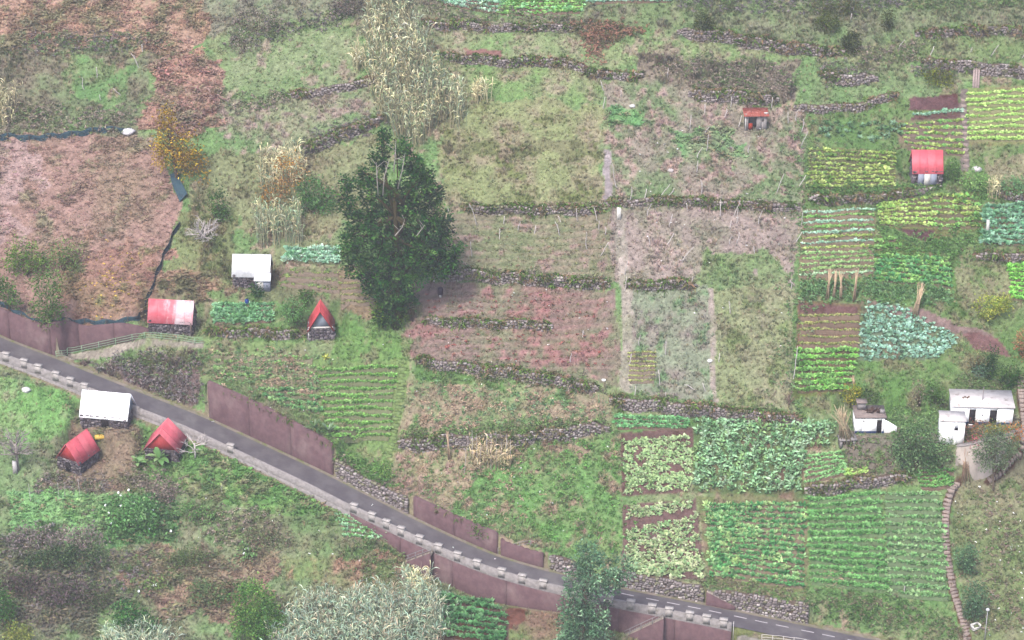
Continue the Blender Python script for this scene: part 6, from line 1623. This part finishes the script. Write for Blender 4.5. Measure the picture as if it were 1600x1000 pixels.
# giant reeds
def reeds(name, label, poly, n, h, cols, lean=.25, kind=None, leafk=7, cat="reeds", group=None, green=None, zlift=0.0, lw=.085):
    xs = [p[0] for p in poly]; ys = [p[1] for p in poly]
    u = rng.uniform(min(xs), max(xs), n * 4); v = rng.uniform(min(ys), max(ys), n * 4)
    k = inpoly(u, v, poly); u, v = u[k][:n], v[k][:n]
    P = at(u, v); org = P.mean(0); m = len(P)
    hh = rng.uniform(h[0], h[1], m) * (0.7 + .6 * fbm(P[:, 0], P[:, 1], 2.5, 33, 2))
    d = rng.normal(0, lean, (m, 2)); pal = np.array([A(c, 1.5) for c in cols]); col = pal[rng.integers(0, len(pal), m)] * (.55 + .9 * fbm(P[:, :1], P[:, 1:2], 1.6, 37, 2)) * rng.uniform(.75, 1.2, (m, 1))
    # stalks: two-segment three sided
    V_, Q = [], []
    f = (0, .55, 1.0); rr = (.05, .042, .012)
    rings = []
    for fi, ri in zip(f, rr):
        c = P + np.c_[d * (fi ** 1.6) * hh[:, None], hh * fi]
        th = np.arange(3) / 3 * 2 * pi
        rings.append(c[:, None] + np.stack([np.cos(th) * ri, np.sin(th) * ri, th * 0], -1)[None])
    R_ = np.stack(rings, 1).reshape(m, 9, 3)
    base = (np.arange(m) * 9)[:, None]
    Q = np.concatenate([base[:, :, None] + np.array([[a * 3 + b, a * 3 + (b + 1) % 3, (a + 1) * 3 + (b + 1) % 3, (a + 1) * 3 + b] for a in (0, 1) for b in range(3)])[None]]).reshape(-1, 4)
    t = thing(name, label, cat, org, 0, group) if kind is None else None
    mb = MB(); mb.add(R_.reshape(-1, 3), Q, col=np.repeat(col, 9, 0))
    fr = rng.uniform(.3, 1.0, (m, leafk))
    cen = (P[:, None] + np.concatenate([d[:, None] * (fr[..., None] ** 1.6) * hh[:, None, None], (hh[:, None] * fr)[..., None]], -1)).reshape(-1, 3)
    lc = np.repeat(col, leafk, 0)
    if green is not None:
        g_ = rng.random(len(lc)) < green[0]; lc[g_] = A(green[1], 1.2)
    Vl, Fl, Cl = leaves(cen, 1, 1.15, lw, (25, 88), lc, droop=.35, cl=.1)
    if kind is None:
        mb.build("stalks", M_wood, t, org)["kind"] = "stuff"
        obj("reed_leaves", mesh_np("reed_leaves", Vl - org, Fl, Cl), M_leaf, t)["kind"] = "stuff"
        return t
    mb.add(Vl, Fl, col=Cl)
    o = mb.build(name, M_leaf, None, org, org); tag(o, label, cat, group, kind)
    return o
STRAW = [(196, 186, 150), (178, 170, 142), (206, 196, 166), (166, 160, 134), (150, 150, 126)]
GREY = [(142, 156, 138), (156, 164, 146), (130, 146, 126), (170, 168, 146)]
reeds("reed_thicket", "tall pale thicket of giant reeds running down from the top edge above the big dark tree", [(575, -10), (630, -10), (650, 60), (680, 110), (700, 150), (730, 165), (730, 205), (680, 200), (655, 240), (622, 225), (600, 195), (580, 150), (572, 90)], 1100, (3.2, 5.2), STRAW + GREY[:2], .2, "stuff", 5, green=(.25, (142, 158, 128)))
reeds("reed_clump", "small outlying reed clump at the right tip of the tall pale thicket", [(738, 150), (772, 140), (770, 160), (745, 168)], 40, (2.2, 3.4), STRAW, .12)
reeds("reed_clump", "thin reed clump on the left flank of the tall pale thicket", [(548, 98), (572, 92), (575, 115), (552, 118)], 30, (2.2, 3.4), STRAW, .12)
reeds("reed_clump", "stand of grey-green canes above the hut with the pale roof", [(398, 360), (470, 345), (472, 385), (405, 392)], 150, (3.2, 4.8), GREY + STRAW[:2], .1, green=(.3, (128, 148, 118)))
reeds("reed_clump", "feathery pale canes behind the brown and orange shrub", [(405, 270), (475, 255), (480, 300), (410, 310)], 130, (2.8, 4.2), STRAW + GREY[:1], .15)
reeds("reed_clump", "pale reed clump at the left edge above the reddish field", [(-10, 160), (25, 165), (22, 200), (-10, 205)], 80, (2.6, 4.0), STRAW, .2)
reeds("reed_thicket", "silvery grey-green reed thicket along the bottom edge", [(430, 1000), (470, 955), (540, 945), (620, 945), (690, 950), (690, 1030), (430, 1040)], 1000, (2.2, 3.8), GREY + [(184, 172, 152), (160, 160, 140)], .32, "stuff", 9, green=(.4, (150, 170, 154)))
reeds("reed_clump", "silvery grass clump at the bottom edge below the big-leaved shrub", [(165, 985), (270, 990), (265, 1020), (165, 1020)], 150, (1.2, 2.2), GREY, .4, green=(.3, (160, 176, 162)))
reeds("reed_clump", "reeds fringing the right side of the silvery thicket by the tall reddish wall", [(630, 905), (672, 915), (685, 945), (640, 945)], 110, (1.6, 2.8), GREY + STRAW[:2], .3)
reeds("reed_clump", "row of thin dry canes on the bank above the blue-green cabbages at the edge", [(1540, 300), (1560, 296), (1562, 312), (1544, 318)], 24, (1.8, 2.6), STRAW, .08)
reeds("dry_grass", "tall dry stalks below the thick stone wall in the middle", [(735, 700), (800, 690), (800, 735), (740, 742)], 160, (.9, 2.0), [(160, 150, 126), (142, 136, 116), (176, 160, 140)], .25, "stuff", 4, "dry grass", lw=.1)

# banana-like and palm-like plants
def broad(name, label, base, n, L, h, cols, wr=.3, cat="plant", drp=.35):
    p = at1(*base); t = thing(name, label, cat, p)
    mb = MB(); c0 = np.array(cols)
    mb.tube([(0, 0, -.2), (.05, 0, h * .6), (0, .05, h)], (.13, .1, .06), 6, A((132, 128, 96))); mb.build("stem", M_wood, t)
    for i in range(n):
        az = i / n * 2 * pi + rng.normal(0, .3); e_ = math.radians(rng.uniform(20, 75)); l = L * rng.uniform(.75, 1.15)
        d = np.array((math.cos(az), math.sin(az))); s = np.array((-d[1], d[0]))
        c = A(cols[rng.integers(0, len(cols))], 1.15) * rng.uniform(.85, 1.15)
        m = 6; f = np.linspace(0, 1, m); w_ = l * wr * .5 * np.sin(np.clip(f * .9 + .08, 0, 1) * pi) ** .7
        out = l * f * math.cos(e_); z = h * .95 + l * f * math.sin(e_) - drp * l * f ** 2.2
        ctr = np.c_[out * d[0], out * d[1], z]
        V_ = np.vstack([ctr + np.c_[np.outer(w_, s), w_ * .25], ctr, ctr - np.c_[np.outer(w_, s), -w_ * .25]])
        Q = [(r * m + k, r * m + k + 1, (r + 1) * m + k + 1, (r + 1) * m + k) for r in (0, 1) for k in range(m - 1)]
        mm = MB(); mm.add(V_, Q, col=c); mm.build("leaf", M_gloss, t)
BN = [(126, 162, 110), (112, 148, 100), (146, 176, 124)]
broad("banana_plant", "banana plant in front of the tent-shaped red hut, its right one of two", (250, 728), 10, 2.0, 1.1, BN, .34, "banana plant")
broad("banana_plant", "banana plant left of the tent-shaped red hut, its left one of two", (216, 732), 9, 1.7, .8, BN, .32, "banana plant")
PL = [(118, 142, 112), (134, 156, 128), (100, 124, 98)]
broad("palm_shrub", "spiky grey-green palm-like plant at the right end of the longest reddish wall", (514, 682), 18, 1.7, .7, PL, .13, "palm", .3)
broad("palm_shrub", "darker spiky plant left of the grey-green palm at the wall's end", (492, 676), 16, 1.6, .8, [(92, 118, 86), (108, 132, 98)], .14, "palm", .3)
broad("agave", "yellow-green spiky plant in the grass below the pointed red hut", (509, 562), 11, .9, .2, [(190, 196, 98), (172, 182, 90)], .2, "agave", .2)

# flowers of the terrace by the white house
for lab, b, bl, cs in (("orange flowering bush at the right end of the flower terrace", (1580, 690), [(1582, 676, 16, 12)], [(188, 130, 84), (176, 112, 84), (124, 136, 88)]),
                       ("reddish flowering bush under the white house's doors", (1530, 676), [(1530, 668, 22, 8)], [(150, 104, 92), (112, 112, 82), (168, 120, 96)]),
                       ("pink flowering plant in the flower terrace behind the concrete wall", (1524, 702), [(1524, 692, 9, 8)], [(196, 120, 130), (176, 104, 116), (116, 130, 92)]),
                       ("leafy bush in the middle of the flower terrace", (1556, 684), [(1556, 672, 14, 9)], [(108, 126, 86), (150, 140, 84)]),
                       ("dark bush at the foot of the white cabin", (1510, 690), [(1509, 680, 8, 10)], [(84, 100, 76), (120, 96, 92)])):
    plant("flower_bush", lab, "flower bush", b, bl, 500, .24, cs, limbs=2, stemname="stem", per=6, sig=1.2)
# white arum flowers: plant with separate flower heads
def flowering(label, base, blobs, n, cols, heads):
    t = plant("flowering_shrub", label, "flowering shrub", base, blobs, n, .4, cols, limbs=4, stemname="stem", per=10, wr=.6)
    s = pxm(*base); org = np.array(t.location)
    for (u, v) in heads:
        p = at1(u, v + 5) - org; p[2] += .75; p[1] -= .3
        mb = MB(); mb.tube([(p[0], p[1], p[2] - .28), (p[0], p[1], p[2] - .08), (p[0] + .05, p[1], p[2] + .12)], (.03, .16, .02), 6, (.8, .8, .8)); mb.build("flower", M_paint, t)
flowering("large green shrub dotted with white flowers on the slope below the red huts", (205, 830), [(200, 795, 34, 22), (225, 800, 26, 24), (185, 820, 24, 14), (235, 828, 20, 12)], 1900, [(106, 142, 100), (92, 128, 88), (122, 154, 112)],
          [(186, 770), (202, 766), (190, 774), (210, 786), (190, 790), (166, 790), (171, 802), (198, 802), (222, 805), (228, 804), (240, 797), (239, 807), (215, 811), (198, 811), (175, 818), (234, 826), (268, 830)])
flowering("small white-flowered plant on the red bracken slope", (388, 868), [(386, 860, 14, 8)], 300, [(110, 140, 100), (126, 150, 108)], [(384, 858), (388, 858), (382, 865)])
flowering("white-flowered plant low on the bracken slope near the brambles", (244, 920), [(242, 914, 12, 6)], 200, [(122, 142, 98)], [(240, 915), (245, 914), (218, 924)])

for lab, b_, bl, cs, n_ in (("long dark green bramble mound across the lower left slope", (105, 892), [(90, 870, 30, 13), (130, 868, 34, 12), (60, 876, 18, 10)], [(84, 98, 84), (72, 86, 76), (100, 116, 92)], 2600),
        ("purplish dark bramble mound at the left, below the long green one", (44, 926), [(40, 910, 26, 14), (22, 916, 16, 10)], [(96, 86, 92), (112, 100, 104), (88, 92, 82)], 1500),
        ("broad purplish bramble mound in the middle of the lower left slope", (108, 946), [(95, 918, 28, 18), (125, 926, 24, 16), (80, 932, 18, 10)], [(104, 94, 100), (122, 110, 114), (92, 100, 86)], 2600),
        ("greenish bramble mound left of the big-leaved shrub", (160, 950), [(150, 934, 22, 13)], [(96, 108, 88), (112, 106, 100)], 1100),
        ("grey twiggy shrub along the top of the lower left slope", (65, 856), [(55, 838, 40, 11), (25, 846, 22, 9)], [(142, 130, 132), (126, 118, 118)], 900),
        ("grey-pink twiggy shrub below the green meadow patch", (135, 856), [(130, 838, 36, 12)], [(146, 134, 134), (128, 120, 116)], 800),
        ("olive bramble mound below the red huts' garden", (300, 884), [(300, 868, 26, 10), (272, 874, 16, 8)], [(96, 112, 86), (112, 124, 96)], 1000),
        ("dark green bramble hump on the bracken slope", (320, 940), [(325, 925, 38, 13), (350, 932, 22, 9)], [(92, 114, 88), (108, 126, 96), (124, 116, 100)], 1500),
        ("leafy green mound right of the white-flowered shrub", (300, 812), [(300, 798, 22, 10), (325, 806, 18, 9)], [(98, 128, 90), (112, 142, 98)], 900),
        ("grey-brown twiggy bush beside the white-flowered shrub", (265, 786), [(258, 766, 22, 14)], [(142, 130, 126), (124, 116, 110)], 600),
        ("grey-green mound below the row of young cabbages", (420, 852), [(410, 838, 34, 12), (440, 844, 22, 9)], [(122, 128, 108), (108, 120, 94), (134, 124, 114)], 1300)):
    plant("bramble_bush", lab, "bramble", b_, bl, n_, .3, cs, limbs=8, stemname="stem", per=8, sig=1.3, dep=.7, gain=1.2)
# scrub and brambles that read as one mass
def scrub(name, label, areas, cat="brambles"):
    Cc, Kc, Lc = [], [], []
    for poly, n, h, cols in areas:
        xs = [p[0] for p in poly]; ys = [p[1] for p in poly]
        u = rng.uniform(min(xs), max(xs), n * 6); v = rng.uniform(min(ys), max(ys), n * 6)
        k = inpoly(u, v, poly); u, v = u[k][:n], v[k][:n]
        sp_ = min(12, .1 * (max(ys) - min(ys))); u, v = u + rng.normal(0, sp_ * 1.6, len(u)), v + rng.normal(0, sp_, len(v))
        P = at(u, v)
        ri = np.argmin((P[:, 0][:, None] - RD[None, :, 0]) ** 2 + (P[:, 1][:, None] - RD[None, :, 1]) ** 2, 1)
        P = P[np.hypot(P[:, 0] - RD[ri, 0], P[:, 1] - RD[ri, 1]) > RW[ri] + .8]; m = len(P)
        mound = sstep(.3, .75, fbm(P[:, 0], P[:, 1], 1.8, 71, 2))
        pal = np.array([A(mute(c, .12), .95) for c in cols])
        col = pal[rng.integers(0, len(pal), m)] * rng.uniform(.8, 1.2, (m, 1))
        for lay in range(3):
            Cc.append(P + np.c_[rng.normal(0, .2, (m, 2)), h * (mound + .2) * rng.uniform(.15 if lay else .6, 1.0, m)]); Kc.append(col); Lc.append(np.full(m, .34))
    V_, F_, K_ = leaves(np.concatenate(Cc), 6, np.concatenate(Lc), .4, (-20, 70), np.concatenate(Kc), droop=.3, cl=.12)
    tag(obj(name, mesh_np(name, V_, F_, K_), M_leaf), label, cat, kind="stuff")
DKB = [(122, 116, 118), (134, 126, 126), (108, 120, 98), (142, 130, 126), (120, 130, 104)]
GRB = [(106, 128, 88), (120, 140, 98), (130, 132, 104)]
BRN = [(150, 138, 126), (136, 126, 116), (126, 134, 104), (160, 146, 134)]
scrub("brambles", "dark purplish brambles covering the rocky bank above the road and the lower left slope", [
    ([(150, 578), (230, 560), (300, 575), (312, 640), (260, 628), (200, 605)], 420, 1.2, DKB + [(150, 140, 140)]),
    ([(190, 565), (310, 550), (318, 580), (200, 585)], 150, .8, GRB),
    ([(20, 830), (160, 830), (180, 890), (150, 945), (20, 960), (-10, 880)], 420, 1.0, DKB + GRB),
    ([(130, 860), (240, 880), (230, 930), (130, 960)], 300, 1.0, DKB + GRB),
    ([(300, 800), (430, 800), (430, 850), (330, 850)], 260, .8, BRN + GRB),
    ([(205, 720), (290, 745), (280, 775), (200, 770)], 150, .8, BRN),
    ([(60, 745), (180, 750), (170, 770), (50, 770)], 160, .8, DKB + BRN)])
scrub("scrub", "brown and green scrub hanging over the terrace edges near the top", [
    ([(895, 40), (960, 35), (1010, 50), (970, 65), (935, 75), (910, 62)], 260, 1.2, [(146, 116, 100), (122, 112, 92), (160, 122, 106), (104, 104, 82)]),
    ([(920, 60), (940, 62), (935, 105), (922, 90)], 60, .8, [(166, 128, 112), (150, 120, 106)]),
    ([(1000, 95), (1200, 100), (1250, 130), (1230, 155), (1100, 145), (1060, 120)], 520, 1.0, BRN + GRB[:1]),
    ([(1280, 100), (1340, 105), (1360, 125), (1300, 140)], 160, .9, DKB + GRB),
    ([(1060, 0), (1420, 0), (1420, 14), (1330, 26), (1060, 18)], 350, 1.0, GRB + DKB[:2]),
    ([(1330, 75), (1440, 70), (1430, 100), (1340, 100)], 150, .8, BRN + GRB),
    ([(1430, 105), (1500, 108), (1490, 125), (1430, 120)], 120, .9, DKB + GRB),
    ([(1420, 0), (1600, 0), (1600, 15), (1420, 20)], 200, 1.0, GRB),
    ([(660, 0), (900, 30), (900, 42), (680, 36)], 220, .8, BRN + GRB),
    ([(20, 62), (200, 55), (280, 72), (190, 84), (20, 90)], 320, .8, DKB + GRB),
    ([(0, 160), (110, 175), (200, 175), (200, 205), (0, 212)], 350, .9, BRN + GRB),
    ([(360, 55), (540, 15), (545, 35), (370, 75)], 260, .9, DKB + GRB),
    ([(350, 160), (450, 145), (450, 165), (360, 180)], 140, .7, GRB + BRN),
    ([(465, 225), (600, 180), (600, 195), (475, 245)], 160, .6, DKB)], "scrub")
scrub("weedy_edges", "leafy weeds along the edges of the crop terraces and walls", [
    ([(660, 418), (955, 438), (955, 446), (665, 436)], 330, .7, GRB + BRN),
    ([(735, 322), (945, 322), (945, 330), (735, 332)], 160, .5, GRB + BRN),
    ([(952, 312), (1250, 318), (1250, 328), (955, 322)], 220, .5, GRB + BRN),
    ([(650, 560), (830, 585), (940, 605), (935, 618), (700, 580)], 260, .6, GRB + BRN),
    ([(625, 680), (950, 658), (950, 670), (630, 695)], 420, .7, GRB + [(122, 148, 96)]),
    ([(955, 618), (1250, 648), (1250, 656), (955, 628)], 300, .5, GRB + [(118, 150, 92)]),
    ([(1262, 296), (1400, 292), (1470, 290), (1460, 305), (1265, 318)], 330, .7, [(104, 136, 88), (92, 122, 80), (120, 148, 98)]),
    ([(1250, 440), (1360, 440), (1480, 452), (1490, 475), (1360, 470), (1250, 470)], 480, .6, [(110, 146, 100), (128, 162, 116), (98, 130, 88)]),
    ([(1366, 320), (1374, 320), (1374, 450), (1366, 450)], 110, .5, [(104, 136, 88), (118, 148, 96)]),
    ([(1254, 175), (1268, 175), (1262, 330), (1252, 470), (1244, 620), (1234, 620), (1248, 400)], 320, .6, [(108, 134, 92), (128, 134, 108), (120, 150, 104)]),
    ([(1375, 370), (1470, 385), (1540, 350), (1545, 300), (1525, 290), (1535, 375), (1470, 410), (1400, 395)], 420, .6, [(100, 132, 84), (114, 146, 94)]),
    ([(1255, 928), (1390, 935), (1500, 985), (1500, 1005), (1360, 985), (1260, 950)], 520, .6, [(112, 140, 94), (98, 126, 84), (132, 128, 106)]),
    ([(1100, 905), (1250, 930), (1250, 945), (1100, 918)], 200, .5, [(116, 140, 94), (134, 128, 106)]),
    ([(510, 715), (630, 775), (620, 790), (515, 740)], 150, .6, GRB + BRN),
    ([(500, 700), (600, 740), (620, 765), (560, 740)], 170, .5, [(112, 146, 92), (100, 132, 84)]),
    ([(645, 595), (940, 625), (945, 660), (640, 680)], 330, .45, [(112, 144, 104), (128, 156, 118), (170, 148, 128), (180, 160, 136)]),
    ([(310, 540), (500, 560), (505, 640), (330, 590)], 300, .45, [(108, 142, 98), (126, 152, 112), (172, 148, 128)]),
    ([(620, 710), (800, 705), (830, 830), (700, 810)], 330, .45, [(118, 148, 100), (160, 146, 118), (176, 150, 132), (104, 136, 90)]),
    ([(800, 700), (970, 690), (970, 890), (830, 840)], 420, .5, [(112, 156, 92), (126, 162, 100), (104, 142, 88)]),
    ([(560, 860), (650, 880), (680, 930), (560, 910)], 160, .6, GRB),
    ([(1490, 790), (1600, 760), (1600, 1000), (1530, 1000)], 420, .4, [(118, 140, 96), (134, 134, 108), (146, 130, 118)]),
    ([(1310, 690), (1480, 700), (1480, 735), (1330, 745)], 260, .5, [(104, 130, 88), (132, 120, 106), (120, 140, 96)]),
    ([(1390, 640), (1470, 650), (1470, 680), (1400, 680)], 220, .5, [(112, 142, 94), (126, 152, 104)]),
    ([(1500, 590), (1600, 590), (1600, 612), (1490, 610)], 180, .5, GRB)], "weeds")

# heaps of cut straw, fallen leaves, small white flowers
HEAPS = [((1304, 902), 1.9, .45, "flat reddish heap of cut straw in the leafy plot near the long steps"), ((452, 568), .9, .6, "pinkish straw heap in the upper grassy rows below the stone hut with the pale roof"),
         ((431, 598), .8, .7, "upright straw stook in the grassy rows above the longest reddish wall"), ((476, 618), .7, .8, "small straw stook beside the spiky plants' plot"),
         ((665, 657), .8, .6, "straw heap at the left end of the weedy terrace above the thick stone wall"), ((700, 662), .6, .7, "straw stook above the weathered cane bundle"),
         ((732, 668), .9, .5, "broad straw heap on the lip of the thick stone wall"), ((662, 736), .8, .5, "pinkish round straw heap in the dry grass left of the tall canes"),
         ((766, 802), .7, .5, "small pinkish straw heap in the green slope above the bend"), ((705, 608), .7, .5, "straw heap in the upper part of the weedy terrace"), ((748, 632), .9, .6, "straw stook in the middle of the weedy terrace")]
for uv, r_, h_, lab in HEAPS:
    p = at1(*uv); n_ = int(90 * r_)
    a_ = rng.uniform(0, 6.28, n_); q_ = np.sqrt(rng.random(n_)) * r_
    cen = np.c_[np.cos(a_) * q_ * 1.2, np.sin(a_) * q_ * .8, h_ * (1 - (q_ / r_) ** 2) * rng.uniform(.4, 1, n_) + SLOPE * np.sin(a_) * q_ * .8]
    V_, F_, K_ = leaves(cen, 3, .55, .12, (-5, 50), A((196, 172, 152), .75), droop=.3, cl=.15)
    o = obj("straw_heap", mesh_np("straw_heap", V_, F_, K_), M_leaf, None, p); tag(o, lab, "straw heap", "heaps of cut straw on the terraces", "thing")
u, v = rng.normal(178, 26, 130), rng.normal(442, 26, 130)
V_, F_, K_ = leaves(at(u, v) + (0, 0, .12), 2, .34, .6, (0, 30), A((226, 196, 110), .62), cl=.2)
tag(obj("fallen_leaves", mesh_np("fallen_leaves", V_, F_, K_), M_leaf), "yellow fallen leaves lying on the reddish field", "leaves", kind="stuff")
pt = [(rng.uniform(640, 960, 60), rng.uniform(440, 900, 60)), (rng.uniform(330, 620, 30), rng.uniform(540, 700, 30)), (rng.uniform(1490, 1600, 40), rng.uniform(760, 1000, 40)), (rng.uniform(980, 1240, 40), rng.uniform(200, 600, 40)), (rng.uniform(300, 640, 20), rng.uniform(780, 900, 20))]
u, v = np.concatenate([q_[0] for q_ in pt]), np.concatenate([q_[1] for q_ in pt])
V_, F_, K_ = leaves(at(u, v) + (0, 0, .3), 3, .2, .8, (10, 60), (.38, .38, .37), cl=.1)
tag(obj("white_flowers", mesh_np("white_flowers", V_, F_, K_), M_leaf), "tiny white flowers dotted over the terraces", "flowers", kind="stuff")
# ------------------------------------------------------------------ air: thin even haze over the valley
mb = MB(); mb.box(-262, 262, -312, 232, -82, 170)
m = bpy.data.materials.new("valley_haze"); m.use_nodes = True
nn = m.node_tree.nodes
nn.remove(nn["Principled BSDF"])
pv = nn.new("ShaderNodeVolumePrincipled")
pv.inputs["Color"].default_value = (0.92, 0.93, 0.97, 1)
pv.inputs["Density"].default_value = 0.00027
pv.inputs["Anisotropy"].default_value = 0.2
m.node_tree.links.new(pv.outputs[0], nn["Material Output"].inputs["Volume"])
hz = mb.build("haze", m)
hz["kind"] = "stuff"; hz["label"] = "thin pale haze hanging in the valley air"; hz["category"] = "haze"
